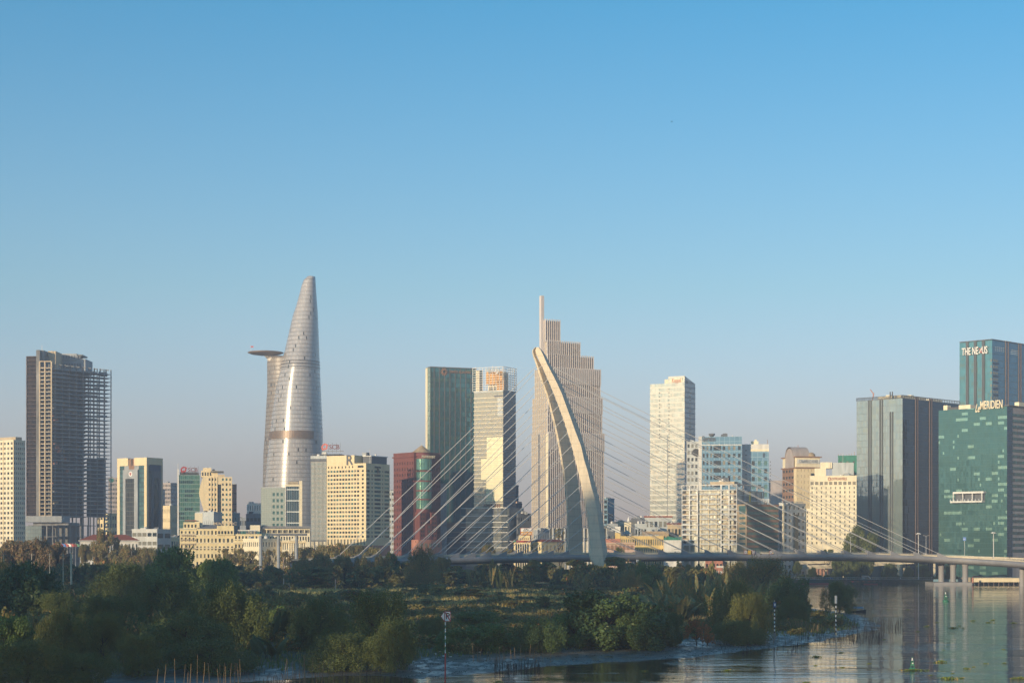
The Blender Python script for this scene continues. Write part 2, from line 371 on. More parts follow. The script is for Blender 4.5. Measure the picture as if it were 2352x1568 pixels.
def block(label, xl, xc, xr, yt, Y, wall, nL=(6,8), nR=None, th=30, mats=('dark','curt'), fw=.6, fh=.5, name='building', cat='building', roof=None, clutter=3, dep=18, yb=None, zoff=1.0, par=True, seed=None, group=None):
    b = Bld(name, label, xl, xc, xr, yt, Y, th, cat, dep=dep, group=group); mb = MB(); z0 = zoff
    if b.a > 1.5:
        b.grid(mb, 'L', 0, b.a, z0, b.H, nL[0], nL[1], fw, fh, mats=mats); mb.quad((0,0,0),(b.a,0,0),(b.a,0,z0),(0,0,z0))
    vis = xr > xc + .6
    if vis and nR:
        b.grid(mb, 'R', 0, b.b, z0, b.H, nR[0], nR[1], fw, fh, mats=mats); mb.quad((b.a,0,0),(b.a,b.b,0),(b.a,b.b,z0),(b.a,0,z0))
        b.shell(mb, 0, b.H, 'BT')
    else: b.shell(mb, 0, b.H, 'RBT')
    mb.build('wall', wall, b.root)
    if par: parapet(b, b.H, wall)
    if clutter: roof_clutter(b, clutter, b.H, seed=seed or int(xl*7+yt))
    return b

# --- apartment tower at the left edge of the picture
b = block('cream apartment tower cut by the left edge, its sunny side full of small windows', -40, 31, 58, 1012, 1500, M['cream2'], (9,26), (6,26), th=32, fw=.55, fh=.5, name='apartment_tower', cat='tower', clutter=4)
m = MB()
for k in (0.0, .34, .67, 1.0): m.box(b.a*k-.45, b.a*k+.45, -.35, .002, 0, b.H+.5)
m.build('pilaster', M['cream'], b.root)
m = MB().box(b.a*.35, b.a-.8, 3, b.b-3, b.H, b.H+3.4); m.build('penthouse', M['beige'], b.root); b.finish()

# --- unfinished concrete tower
root = empty('unfinished_tower', (PX(160,1600), 1600, 2.3)); tag(root, 'bare concrete frame of an unfinished skyscraper with open floors, left of the bank tower', 'skyscraper')
def L2(x, Y): return (PX(x,Y)-root.location.x, Y-1600)
def zz(y, Y=1600): return PZ(y,Y)-2.3
FY = lambda x: 1600+max(0, x-122)*.40
front = [(91,1598),(120,1597),(122,1600),(155,FY(155)),(190,FY(190)),(222,FY(222)),(246,FY(246)),(254,FY(254))]
back = [(243,FY(254)+10),(198,FY(198)+24),(190,1685),(91,1662)]
foot = [L2(*p) for p in front+back]
def along(pts, n):
    P_ = [Vector((*p,0)) for p in pts]; L_ = [(P_[i+1]-P_[i]).length for i in range(len(P_)-1)]; T = sum(L_); out = []
    for k in range(n):
        d = T*k/(n-1); i = 0
        while i < len(L_)-1 and d > L_[i]: d -= L_[i]; i += 1
        out.append(P_[i].lerp(P_[i+1], min(1,d/L_[i])))
    return out
nfl = 38; z_lo, z_hi = zz(1184), zz(846)
for k in range(nfl):
    zf = z_lo + (z_hi-z_lo)*k/(nfl-1); e = rnd.uniform(-.1,.5)
    pts = [(p[0]+(e if i in (6,7,8) else 0), p[1]) for i,p in enumerate(foot)]
    MB().prism(pts, zf-.36, zf).build('floor_slab', M['slab'], root)
    if rnd.random() < .8:   # edge upstand on part of the front
        i = rnd.randrange(2, 6); a_, b_ = foot[i], foot[i+1]
        MB().poly([(a_[0],a_[1]-.05,zf),(b_[0],b_[1]-.05,zf),(b_[0],b_[1]-.05,zf+.8),(a_[0],a_[1]-.05,zf+.8)]).poly([(b_[0],b_[1]+.1,zf),(a_[0],a_[1]+.1,zf),(a_[0],a_[1]+.1,zf+.8),(b_[0],b_[1]+.1,zf+.8)]).build('edge_wall', M['conc'], root)
fp = [L2(*p) for p in front]; bp = [L2(91,1656), L2(186,1680)]
for p in along(fp, 11): MB().box(p.x-.38, p.x+.38, p.y+1.2, p.y+2.2, zz(1262), z_hi+4.2).build('column', M['conc'], root)
for p in along(bp, 6): MB().box(p.x-.5, p.x+.5, p.y-1.6, p.y-.5, zz(1262), z_hi+3).build('column', M['conc'], root)
for p in along([L2(100,1622), L2(188,1652)], 5): MB().box(p.x-.55, p.x+.55, p.y-.6, p.y+.6, zz(1262), z_hi+3).build('column', M['conc'], root)
MB().prism([L2(94,1614), L2(124,1618), L2(184,1645), L2(184,1672), L2(94,1656)], z_lo, zz(846)).build('core_wall', M['navy'], root)  # navy colour stands in for the deep shade behind the open floors
MB().prism([L2(199,1644), L2(199,1646), L2(243,1664), L2(243,1662)], z_lo, zz(1045)).build('core_wall', M['navy'], root)  # same navy paints the shade in the wing's voids
for p in along([L2(203,1652), L2(240,1664)], 4): MB().box(p.x-.5, p.x+.5, p.y-.4, p.y+.6, zz(1262), z_hi+3).build('column', M['conc'], root)
# bright frame bays on the left of the front, narrow shaft and rusty screen
xa,_ = L2(92,1594); xb,_ = L2(119,1594)
m = MB()
for k in range(nfl):
    zf = z_lo + (z_hi-z_lo)*k/(nfl-1); m.box(xa, xb, -7.6, -5.8, zf-.45, zf+.25)
for f in (0, .45, 1): m.box(xa+(xb-xa)*f-.5, xa+(xb-xa)*f+.5, -8.0, -5.8, z_lo-.6, z_hi+5)
m.box(xa, xb, -8.0, -5.8, z_hi+5, z_hi+5.8); m.build('balcony_frame', M['beige'], root)
xs,_ = L2(91,1598)
MB().box(xs-3.0, xs-.02, -2, 20, zz(1184), zz(804)).build('stair_shaft', M['conc'], root)
xr0,_ = L2(64,1602)
m = MB().box(xr0, xs-3.05, 4, 34, z_lo, zz(818)); m.build('stair_block', M['dgrey'], root)  # dark grey paints the shade in the voids between landings
for k in range(41):
    zf = z_lo + (zz(818)-z_lo)*k/40; MB().box(xr0-.4, xs-3.06, 2.2, 3.99, zf-.25, zf+.2).build('stair_landing', M['conc'], root)
m = MB(); 
for k in range(41):
    zf = z_lo + (zz(818)-z_lo)*k/40; m.box(xr0-.9, xs-3.1, .4, 1.98, zf-.2, zf+.2)
for k in range(9): xx = xr0-.5+(xs-3.4-xr0)*k/8; m.box(xx-.12, xx+.12, 1.2, 1.95, z_lo, zz(818))
m.box(xr0-1.1, xr0-.4, .4, 22, z_lo, zz(818)); m.build('scaffold_screen', M['rust'], root)
# upper block stepping down to the right
def ub(x0,x1,yt,yb,y0=6,y1=40,nm='roof_block',mt='conc'):
    Yb = 1600+y0; a_,_ = L2(x0,Yb); b_,_ = L2(x1,Yb); return MB().box(a_, b_, y0, y1, zz(yb,Yb), zz(yt,Yb)).build(nm, M[mt], root)
ub(91,100,804,848,2,20); ub(101,110,818,850,8,30); ub(110,128,806,848,12,34,mt='beige'); ub(129,196,824,856,38,66,mt='grey'); ub(132,176,812,826,37,62,mt='grey'); ub(176.5,189,814,817,38,58)
for k in range(9):
    for j in range(2):
        a_,_ = L2(132+k*6.2,1637); MB().box(a_, a_+1.6, 37.9 if j else 36.9, 38-.001 if j else 37-.001, zz(846 if j else 823,1637), zz(834 if j else 816,1637)).build('opening_shade', M['dgrey'], root)  # dark box stands for the shade inside an opening
a_,_ = L2(187,1642); MB().box(a_, a_+.5, 42, 42.6, zz(824,1642), zz(815,1642)).build('post', M['conc'], root)
for k in range(10):
    x_ = 122 + k*13.4; f_ = L2(x_, FY(x_))
    m = MB().box(f_[0]-.5, f_[0]+.5, f_[1]+1, f_[1]+2, z_hi, z_hi+4.4-.03*k); m.box(f_[0]-.5, f_[0]+2.6, f_[1]+1, f_[1]+2, z_hi+3.2-.03*k, z_hi+3.9-.03*k); m.build('roof_portal', M['conc'], root)
a_,_ = L2(226,1664); b_,_ = L2(240,1664); MB().box(a_,b_, 68, 76, z_hi, z_hi+3.4).build('roof_block', M['conc'], root)
MB().tube([L2(96.5,1602)+(zz(804),), L2(96.5,1602)+(zz(791),)], .18).build('antenna', M['steel'], root)
# salmon infill and small block walls on scattered floors
for k in range(46):
    fl = rnd.randrange(2, 35); zf = z_lo + (z_hi-z_lo)*fl/(nfl-1); x_ = rnd.choice([rnd.uniform(95,116), rnd.uniform(122,150), rnd.uniform(150,225)]); w_ = rnd.uniform(2,5)
    q = L2(x_, FY(x_)+3); MB().box(q[0]-w_/2, q[0]+w_/2, q[1]+4, q[1]+4.3, zf+.02, zf+(3.0 if rnd.random()<.5 else 1.6)).build('infill_wall', M[rnd.choice(['salmon','conc','beige','conc'])], root)
# podium
px0,_ = L2(60,1586); px1,_ = L2(118,1586); px2,_ = L2(190,1596)
for k in range(5):
    zf = .2 + (zz(1206)-.2)*k/4; MB().box(px0+2, px2+8, -16, 12, zf-.5, zf).build('podium_slab', M['conc'], root)
m = MB()
for k in range(11): xx = px0+3 + (px2+6-px0)*k/10.4; m.box(xx-.5, xx+.5, -15.4, -14.4, 0, zz(1206))
m.build('podium_columns', M['conc'], root)
MB().box(px0+4, px2-6, -6, 10, 0, zz(1200)).build('podium_core', M['conc'], root)
MB().box(px0-1, px2-14, -12, 8, zz(1199), zz(1184)-.4).build('podium_top', M['grey'], root)
gm = glass_grid('podium_glass', 2.2, 3.4, (.30,.38,.40), (.42,.48,.46), metal=.5, rough=.18, tilt=.02)
MB().box(px0, px0+(px1-px0)*.66, -18, -15.9, 1, zz(1208)).build('glass_panel', gm, root)

# --- two-tone bank tower with a recessed dark centre
b = Bld('bank_tower', 'cream framed bank tower with a round emblem on its grey centre panel', 269, 337, 374, 1050, 1400, 33, 'tower')
u, z = b.u, b.z; zt = b.H; cr = M['cream']
tg = glass_grid('bank_teal_glass', 3, 3.6, (.07,.16,.17), (.14,.26,.26), metal=.5, lh=.25, line=(.03,.06,.07), rough=.12)
dg = glass_grid('bank_dark_glass', 1.6, 3.6, (.02,.03,.04), (.05,.07,.08), metal=.5, lw=.2, line=(.12,.12,.11), rough=.1)
b.box('core', .6, b.a-.6, .6, b.b-.6, 0, zt-2, M['grey'])
b.box('glass_strip', u(275)+.02, u(284), .3, .6, 0, z(1068), tg); b.box('glass_strip', u(318), u(331)-.02, .3, .6, 0, z(1068), tg)
b.box('corner_pier', 0, u(275), 0, 1.2, 0, z(1068), cr); b.box('corner_pier', u(331), b.a, 0, 1.2, 0, z(1068), cr)
b.box('top_beam', 0, u(294), 0, 3, z(1068)+.001, zt, cr); b.box('top_beam', u(308), b.a, 0, 3, z(1068)+.001, zt, cr)
b.box('centre_panel', u(284)+.01, u(318)-.01, -.9, .3, z(1098), z(1077), M['grey']); b.box('centre_panel', u(284)+.01, u(290), -.9, .3, 0, z(1098)-.001, M['grey']); b.box('centre_panel', u(310), u(318)-.01, -.9, .3, 0, z(1098)-.001, M['grey'])
b.box('dark_glazing', u(290)+.01, u(310)-.01, -.4, .29, 0, z(1098)-.002, dg)
b.box('roof_machinery', u(294)+.3, u(308)-.3, .5, 3, z(1076), zt-.8, M['brown']); b.box('roof_machinery', u(300), u(304), .1, .5, z(1068), zt-.4, M['rust'])
b.box('side_frame', b.a-1.2, b.a+.01, 1.21, b.b*.12, 0, z(1066), M['beige']); b.box('side_frame', b.a-1.2, b.a+.01, b.b*.88, b.b, 0, z(1066), M['beige'])
b.box('side_top_beam', b.a-1.2, b.a+.012, 1.21, b.b, z(1066)+.001, zt, cr); b.box('side_band', b.a-.9, b.a-.1, b.b*.121, b.b*.879, z(1080), z(1066), M['navy'])
b.box('side_glazing', b.a-1, b.a-.2, b.b*.121, b.b*.30, 0, z(1080)-.01, dg); b.box('side_panel', b.a-.9, b.a-.05, b.b*.301, b.b*.879, z(1097), z(1080)-.01, M['dgrey'])
b.box('side_glazing', b.a-1, b.a-.3, b.b*.45, b.b*.75, 0, z(1097)-.01, W['dark']); b.box('side_panel', b.a-.9, b.a-.05, b.b*.301, b.b*.449, 0, z(1097)-.01, M['dgrey']); b.box('side_panel', b.a-.9, b.a-.05, b.b*.751, b.b*.879, 0, z(1097)-.01, M['dgrey'])
lg = MB(); c_ = ((u(299)+u(303))/2+.3, z(1087)); lg.poly([(c_[0]+2.0*math.cos(t*.5236), -.95, c_[1]+2.0*math.sin(t*.5236)) for t in range(12)]); lo = lg.build('emblem_disc', M['wpaint'], b.root)
lg = MB(); lg.box(c_[0]-.9, c_[0]+.9, -1.1, -.96, c_[1]-.3, c_[1]+.9); lg.box(c_[0]-.35, c_[0]+.35, -1.1, -.96, c_[1]-1.2, c_[1]-.31); lg.build('emblem_mark', M['red'], b.root)
roof_clutter(b, 5, zt-2, seed=5)

# --- slim background apartment slabs left
b = block('pale far apartment block with a green round roof sign, right of the unfinished tower', 249, 269, 269.5, 1098, 1900, M['mauve'], (6,20), th=20, clutter=2, name='apartment_block'); b.finish()
o = MB().poly([(b.a*.35+2.2*math.cos(t*.39), -.4, b.H-2+2.2*math.sin(t*.39)) for t in range(16)]).build('round_sign', M['greennet'], b.root)
b = block('pale far apartment block rising between the bank tower and the green glass tower', 371, 392, 409, 1110, 1950, M['mauve'], (6,20), (5,20), th=32, clutter=2, name='apartment_block'); b.finish()
b = block('plain beige office block with tiny windows below the pale far apartments', 370.5, 390.6, 411, 1163, 1500, M['cream'], (7,7), (6,7), th=35, fw=.22, fh=.45, clutter=2, name='office_block'); b.finish()
b = block('yellow house glimpsed through the open base of the unfinished tower', 222, 252, 268, 1180, 1720, M['pyellow'], (4,7), (3,7), th=30, clutter=2, name='office_block'); b.finish()
b = block('low white office with dark ribbon windows beside the bank tower', 303, 361, 393, 1217, 1250, M['offwhite'], (5,5), (2,4), th=25, fw=.82, fh=.42, clutter=4, name='office_block'); b.finish()
b = block('dark narrow office wedged behind the low white office', 388, 408, 411, 1232, 1300, M['dgrey'], (2,4), th=20, clutter=1, name='office_block'); b.finish()

# --- red-roofed villa behind the left trees
def villa(label, xl, xr, ye, yr, Y, wall, roofm, nw=9, name='villa', cat='villa', dep=16, ov=1.2, rows=2):
    b = Bld(name, label, xl, xr, xr, ye, Y, 12, cat, dep=dep); mb = MB(); b.grid(mb, 'L', 0, b.a, .3, b.H, nw, rows, .4, .6); b.shell(mb, 0, b.H, 'RB'); mb.build('wall', wall, b.root)
    h = PZ(yr,Y)-PZ(ye,Y); m = MB(); x0,x1,y0,y1 = -ov, b.a+ov, -ov, b.b+ov; i = min((y1-y0)/2, (x1-x0)/2.2)
    A,B_,C_,D = (x0,y0,b.H),(x1,y0,b.H),(x1,y1,b.H),(x0,y1,b.H); E,G = (x0+i,(y0+y1)/2,b.H+h),(x1-i,(y0+y1)/2,b.H+h)
    m.quad(A,B_,G,E); m.quad(C_,D,E,G); m.poly([B_,C_,G]); m.poly([D,A,E]); m.quad(D,C_,B_,A); m.build('roof', roofm, b.root)
    m = MB().box(x0,x1,y0,y0+.3,b.H-.5,b.H-.01); m.build('cornice', M['white'], b.root); b.finish(); return b
villa('long white colonial villa with a red hipped roof half hidden by a tree', 184, 318, 1240.5, 1227, 1200, M['white'], M['roofred'], 16)

# --- green glass tower with red rooftop letters
b = Bld('glass_tower', 'green glass tower with a thin mast on its left edge and red rooftop letters', 411, 459, 459, 1090, 1345, 8, 'tower', dep=24)
gg = glass_grid('green_office_glass', 1.5, 3.3, (.05,.15,.13), (.10,.24,.20), metal=.5, lw=.14, lh=.2, line=(.16,.24,.22), tilt=.02, bright=(.03,.07,.08), pb=.25)
b.box('curtain_wall', 0, b.a, 0, b.b, 0, b.H, gg); b.box('edge_fin', -1.2, -.01, -.5, 2, 0, b.H+4, M['steel']); b.box('crown', .8, b.a-.8, 1, b.b-1, b.H, b.H+2, M['dgrey'])
MB().tube([(-.6,.7,b.H+4),(-.6,.7,b.z(1064))], .22).build('mast', M['steel'], b.root)
def scb(b, x0, y0, zb_, size, backing=False):
    fr = MB()
    for k in range(5): fr.box(x0-size*1.3+k*size*.75-.08, x0-size*1.3+k*size*.75+.08, y0+.4, y0+.55, zb_-size, zb_+size*.8)
    fr.box(x0-size*1.9, x0+size*2.3, y0+.36, y0+.52, zb_-size*.75, zb_-size*.65); fr.build('sign_frame', M['dsteel'], b.root)
    text_part('sign_lettering', 'SCB', size*1.15, (x0+size*.6, y0, zb_+.1), (R(90),0,0), M['darkred'], b.root)
    m = MB(); n = 20
    for r0, r1, a0, a1 in ((size*.42, size*.72, .5, 4.2), (size*.15, size*.45, 3.6, 7.2)):
        for k in range(n):
            t0, t1 = a0+(a1-a0)*k/n, a0+(a1-a0)*(k+1)/n; cx = x0-size*1.15
            q = [(cx+r0*math.cos(t0), zb_+r0*math.sin(t0)), (cx+r1*math.cos(t0), zb_+r1*math.sin(t0)), (cx+r1*math.cos(t1), zb_+r1*math.sin(t1)), (cx+r0*math.cos(t1), zb_+r0*math.sin(t1))]
            m.quad(*[(a_,y0,c_) for a_,c_ in q]); m.quad(*[(a_,y0+.2,c_) for a_,c_ in reversed(q)])
    m.build('sign_emblem', M['red'], b.root)
scb(b, b.a*.52, -.6, b.H+3.4, 3.6)

# --- beige tower with a wavy side
b = Bld('hotel_tower', 'beige tower with a wavy left flank and one tall dark glass slot', 459.5, 533, 533, 1095, 1343, 10, 'tower', dep=26)
mb = MB(); z0 = 1
ua, ub_, uc_, ud = b.u(478), b.u(498), b.u(508), b.a
b.grid(mb, 'L', ua, ub_, z0, b.H, 3, 19, .5, .5, mats=('dark','teal','curt')); b.grid(mb, 'L', uc_, ud, z0, b.H, 3, 19, .5, .5, mats=('dark','teal','curt'))
mb.quad((ub_,0,b.z(1112)),(uc_,0,b.z(1112)),(uc_,0,b.H),(ub_,0,b.H)); mb.quad((0,0,0),(ud,0,0),(ud,0,z0),(0,0,z0))
prof = [(b.u(459)+1.7*math.sin(k*.55)+1.2, 2+(b.H-2)*k/24) for k in range(25)]
for k in range(24): mb.quad((prof[k][0],0,prof[k][1]),(ua,0,prof[k][1]),(ua,0,prof[k+1][1]),(prof[k+1][0],0,prof[k+1][1])); mb.quad((prof[k][0],b.b,prof[k][1]),(prof[k][0],0,prof[k][1]),(prof[k+1][0],0,prof[k+1][1]),(prof[k+1][0],b.b,prof[k+1][1]))
b.shell(mb, 0, b.H, 'RBT', x0=3.2); mb.build('wall', M['cream'], b.root)
b.box('glass_slot', ub_, uc_, .4, .6, z0, b.z(1112), W['dark'])
for f in (0.33, .67, 1.0): b.box('pilaster', ua+(ub_-ua)*f-.5, ua+(ub_-ua)*f+.5, -.5, .0-.002, 2, b.H, M['cream'])
b.box('upper_block', b.u(462), b.u(500), 4, 18, b.H, b.z(1080), M['cream']); b.box('upper_block', b.u(466), b.u(485), 5, 16, b.z(1080), b.z(1074), M['cream']); b.box('roof_canopy', b.u(484), b.u(514), 2, 16, b.z(1084), b.z(1081), M['dgrey']); b.box('upper_block', b.u(500)+.01, b.u(516), 4, 16, b.H, b.z(1089), M['beige'])
for k in range(4): b.box('top_window', b.u(464+k*6), b.u(467+k*6), 3.9, 4, b.z(1092), b.z(1084), W['dark'])
roof_clutter(b, 5, b.z(1080), b.u(468), b.u(498), 6, 14, seed=9); b.finish()
b = block('slim salmon pink block peeking out behind the wavy beige tower', 531, 543.5, 543.6, 1114, 1400, M['salmon'], (2,16), th=10, fw=.7, fh=.22, clutter=1, name='tower_block'); b.finish()
b = block('low blue-grey box building right of the wavy beige tower', 531, 551, 551.2, 1180, 1385, M['bluel'], (3,6), th=10, fw=.2, fh=.3, clutter=1); b.finish()
b = block('grey windowless rooftop building behind the yellow riverside hotel', 449, 491, 510, 1178, 1290, M['lgrey'], (9,3), (3,3), th=32, fw=.12, fh=.22, clutter=6, name='building'); b.finish()
b = block('small white far block left of the pale green clad office', 567, 599, 600, 1157, 1750, M['white'], (6,8), th=20, fw=.35, fh=.6, clutter=2); b.finish()
b = block('grey low building with a dark roof terrace left of the pale green clad office', 565, 599, 600, 1182, 1420, M['grey'], (4,6), th=18, fw=.8, fh=.35, clutter=5); b.finish()

# --- yellow neoclassical riverside hotel
b = Bld('riverside_hotel', 'long pale yellow neoclassical riverside hotel with balconied windows and a grey hipped roof', 413, 601, 601, 1214, 1200, 6, 'hotel', dep=24)
mb = MB(); u = b.u; ye = M['pyellow']
mt = ('dark','curt','dark')
b.grid(mb, 'L', 0, u(449), 1, b.z(1216), 4, 7, .42, .55, mats=mt); b.grid(mb, 'L', u(449), u(500), 1, b.H, 6, 6, .45, .5, mats=mt); b.grid(mb, 'L', u(500), u(538), 1, b.H, 4, 6, .5, .5, mats=mt); b.grid(mb, 'L', u(538), b.a, 1, b.z(1226), 8, 5, .5, .52, mats=mt)
mb.quad((0,0,0),(b.a,0,0),(b.a,0,1),(0,0,1)); b.shell(mb, 0, b.z(1216), 'BRT', x1=u(449), y0=0); b.shell(mb, 0, b.H, 'BRT', x0=u(449), x1=u(538)); b.shell(mb, 0, b.z(1226), 'BRT', x0=u(538)); mb.build('wall', ye, b.root)
for f0, f1, yy in ((413,449,1214),(449,538,1228),(538,601,1238),(413,449,1226),(449,601,1246),(449,601,1258)):
    b.box('cornice', u(f0)-.3, u(f1)+.3, -.55, -.003, b.z(yy)-.3, b.z(yy)+.25, M['cream2'])
b.box('pavilion', u(498), u(537), -1.2, 6, b.H-4.2, b.z(1207), ye)
for k in range(5): b.box('pavilion_window', u(501+k*7.2), u(505.4+k*7.2), -1.26, -1.19, b.H-3.4, b.H-1.4, W['dark'])
text_part('rooftop_lettering', 'MAJESTIC', 2.6, (u(517), -1.0, b.z(1207)+1.3), (R(90),0,0), M['beige'], b.root, extrude=.1, width=15)
m = MB(); A=(u(451),1,b.H+.1); B_=(u(498)-.4,1,b.H+.1); m.quad(A,B_,(u(498)-.4,10,b.z(1207)+.8),(u(466),10,b.z(1207)+.8)); m.poly([A,(u(466),10,b.z(1207)+.8),(u(451),19,b.H+.1)]); m.quad((u(451),19,b.H+.1),(u(466),10,b.z(1207)+.8),(u(498)-.4,10,b.z(1207)+.8),(u(498)-.4,19,b.H+.1)); m.build('hipped_roof', M['roofgrey'], b.root)
b.box('upper_terrace', u(421), u(458), 3, 14, b.z(1214), b.z(1199), ye); b.box('terrace_canopy', u(424), u(450), 4, 12, b.z(1196), b.z(1194), M['roofred']); b.box('roof_room', u(447), u(465), 6, 16, b.z(1212), b.z(1178), M['cream2'])
for k in range(4): b.box('arched_window', u(423+k*8), u(427+k*8), 2.94, 3.02, b.z(1211), b.z(1204), W['dark'])
for k in range(7):
    for r_ in range(4):
        m = MB(); x0 = u(416.5+k*4.8) if k < 7 else 0; zb_ = b.z(1231+r_*9.8); m.box(x0, x0+.9, -.6, -.004, zb_-.1, zb_); m.box(x0, x0+.9, -.6, -.55, zb_, zb_+.9); m.build('balcony', M['beige'], b.root)
for k in range(12): b.box('roof_pot', u(545+k*4.3), u(546.8+k*4.3), 1, 2, b.z(1226), b.z(1226)+rnd.uniform(.8,2.2), M[rnd.choice(['greennet','dgrey','beige'])])
b.box('roof_pavilion', u(558), u(585), 4, 12, b.z(1226), b.z(1217), M['cream2']); b.box('roof_beam', u(546), u(590), 1, 1.6, b.z(1217)-.5, b.z(1216), M['white']); b.box('roof_pavilion', u(575), u(598), 8, 16, b.z(1226), b.z(1205), M['cream2'])
b.finish()
b = Bld('office_block', 'long flat-roofed pale yellow wing with deep bays, right of the riverside hotel', 600, 712, 712, 1213, 1215, 5, 'building', dep=18)
mb = MB(); b.grid(mb, 'L', 0, b.a, b.z(1226), b.z(1214), 9, 1, .86, .62, inset=1.6, mats=('curt',)); b.grid(mb, 'L', 0, b.a, 1, b.z(1226), 18, 4, .5, .5); b.shell(mb, 0, b.H, 'RBT'); mb.quad((0,0,0),(b.a,0,0),(b.a,0,1),(0,0,1)); mb.build('wall', M['cream2'], b.root)
b.box('flat_roof', -.5, b.a+.5, -1.4, b.b, b.H+.002, b.H+.7, M['roofgrey']); m=b.box('roof_slope', 0, b.a, 4, b.b-2, b.H+.71, b.z(1207.5), M['roofgrey']); b.finish()
b = Bld('bank_hall', 'small neoclassical building with a triangular pediment and red windows, behind the concrete pillars', 648, 702, 702, 1242, 1170, 4, 'building', dep=14)
mb = MB(); b.grid(mb, 'L', 0, b.a, 1, b.z(1240), 11, 3, .34, .58); b.shell(mb, 0, b.H+.01, 'RBT'); mb.quad((0,0,0),(b.a,0,0),(b.a,0,1),(0,0,1)); mb.build('wall', M['cream2'], b.root)
xa, xb = b.u(663), b.u(691); m = MB(); m.poly([(xa,-1.2,b.H),(xb,-1.2,b.H),((xa+xb)/2,-1.2,b.z(1232.5))]); m.poly([(xb,3,b.H),(xa,3,b.H),((xa+xb)/2,3,b.z(1232.5))]); m.quad((xa,-1.2,b.H),((xa+xb)/2,-1.2,b.z(1232.5)),((xa+xb)/2,3,b.z(1232.5)),(xa,3,b.H)); m.quad(((xa+xb)/2,-1.2,b.z(1232.5)),(xb,-1.2,b.H),(xb,3,b.H),((xa+xb)/2,3,b.z(1232.5))); m.build('pediment', M['cream2'], b.root)
b.box('entablature', -.4, b.a+.4, -.8, 0-.002, b.H-1.3, b.H-.02, M['cream'])
for k in range(6): b.box('half_column', xa+.4+(xb-xa-.8)*k/5-.25, xa+.4+(xb-xa-.8)*k/5+.25, -.5, -.003, 3, b.H-1.31, M['cream2'])
b.finish()
b = block('cream three storey row house with small square windows left of the concrete pillars', 558, 602, 648, 1239, 1165, M['cream2'], (10,4), (7,4), th=40, fw=.45, fh=.5, clutter=3, name='row_house', cat='building'); b.finish()

# --- pale green clad office and its glass neighbour
b = Bld('office_tower', 'pale green clad office with three columns of teal windows below the curved skyscraper', 599.5, 655.6, 655.6, 1119.7, 1350, 6, 'building', dep=26)
pc = glass_grid('pale_green_panels', 1.8, 1.6, (.38,.42,.38), (.42,.46,.41), metal=0, lw=.05, lh=.06, line=(.22,.26,.24), rough=.5, tilt=0)
mb = MB(); u1, u2 = b.u(624), b.u(652)
mb.quad((0,0,0),(u1,0,0),(u1,0,b.z(1128)),(0,0,b.z(1128))); mb.quad((u2,0,0),(b.a,0,0),(b.a,0,b.z(1128)),(u2,0,b.z(1128))); mb.quad((0,0,b.z(1128)),(b.a,0,b.z(1128)),(b.a,0,b.H),(0,0,b.H))
b.grid(mb, 'L', u1, u2, 2, b.z(1128), 3, 13, .56, .52, mats=('teal',)); b.shell(mb, 0, b.H, 'RBT'); mb.quad((0,0,0),(b.a,0,0),(b.a,0,2),(0,0,2)); mb.build('wall', pc, b.root); parapet(b, b.H, M['lgrey'], .5); b.finish()
b = Bld('office_tower', 'narrow dark blue glass office with white floor bands beside the pale green office', 656, 694, 694, 1112, 1352, 6, 'building', dep=26)
bg_ = glass_grid('blue_band_glass', 1.6, 8.2, (.03,.07,.10), (.06,.12,.15), metal=.5, lw=.07, lh=.09, line=(.70,.72,.70), rough=.1, tilt=.02, off=(0,3))
b.box('curtain_wall', .3, b.a-2.2, .5, b.b, 0, b.H-1.5, bg_); b.box('end_pier', b.a-2.19, b.a, 0, b.b, 0, b.z(1104), M['cream2']); b.box('top_frame', 0, b.a-2.2, 0, 4, b.H-1.49, b.H, M['cream2']); b.box('roof_block', 2, b.a-3, 2, 14, b.H, b.z(1106), M['beige']); roof_clutter(b, 4, b.H, seed=12)
for k in range(8): b.box('roof_post', 1+(b.a-4)*k/8, 1.25+(b.a-4)*k/8, .5, .75, b.H, b.z(1107), M['beige'])

# --- curved skyscraper with helipad
YB = 1640
root = empty('lotus_skyscraper', (PX(672,YB), YB, 2.3)); tag(root, 'tall curved glass skyscraper tapering to a pointed top with a round helipad jutting out', 'skyscraper')
def bx_(x): return PX(x,YB)-root.location.x
def bz_(y): return PZ(y,YB)-2.3
def loft(rows, seg, dp, fn=1.0, y_off=0, pw=2.0):
    m = MB(); rings = []
    zs = [r[0] for r in rows]
    n = 90
    for i in range(n+1):
        yy = rows[0][0] + (rows[-1][0]-rows[0][0])*i/n
        xl = np.interp(yy, zs, [r[1] for r in rows]); xr = np.interp(yy, zs, [r[2] for r in rows])
        cx = bx_((xl+xr)/2); hw = (bx_(xr)-bx_(xl))/2; rings.append(len(m.v))
        for k in range(seg):
            t = 2*math.pi*k/seg; c_, s_ = math.cos(t), math.sin(t)
            m.v.append((cx+hw*math.copysign(abs(c_)**(2/pw), c_), y_off+dp(yy)*math.copysign(abs(s_)**(2/pw), s_), bz_(yy)))
    for i in range(n):
        for k in range(seg):
            k2 = (k+1) % seg; m.f.append((rings[i+1]+k, rings[i+1]+k2, rings[i]+k2, rings[i]+k))
    m.f.append(tuple(rings[0]+k for k in range(seg))); return m
fl = 3.7
bm_, nt, p = new_mat('lotus_glass')
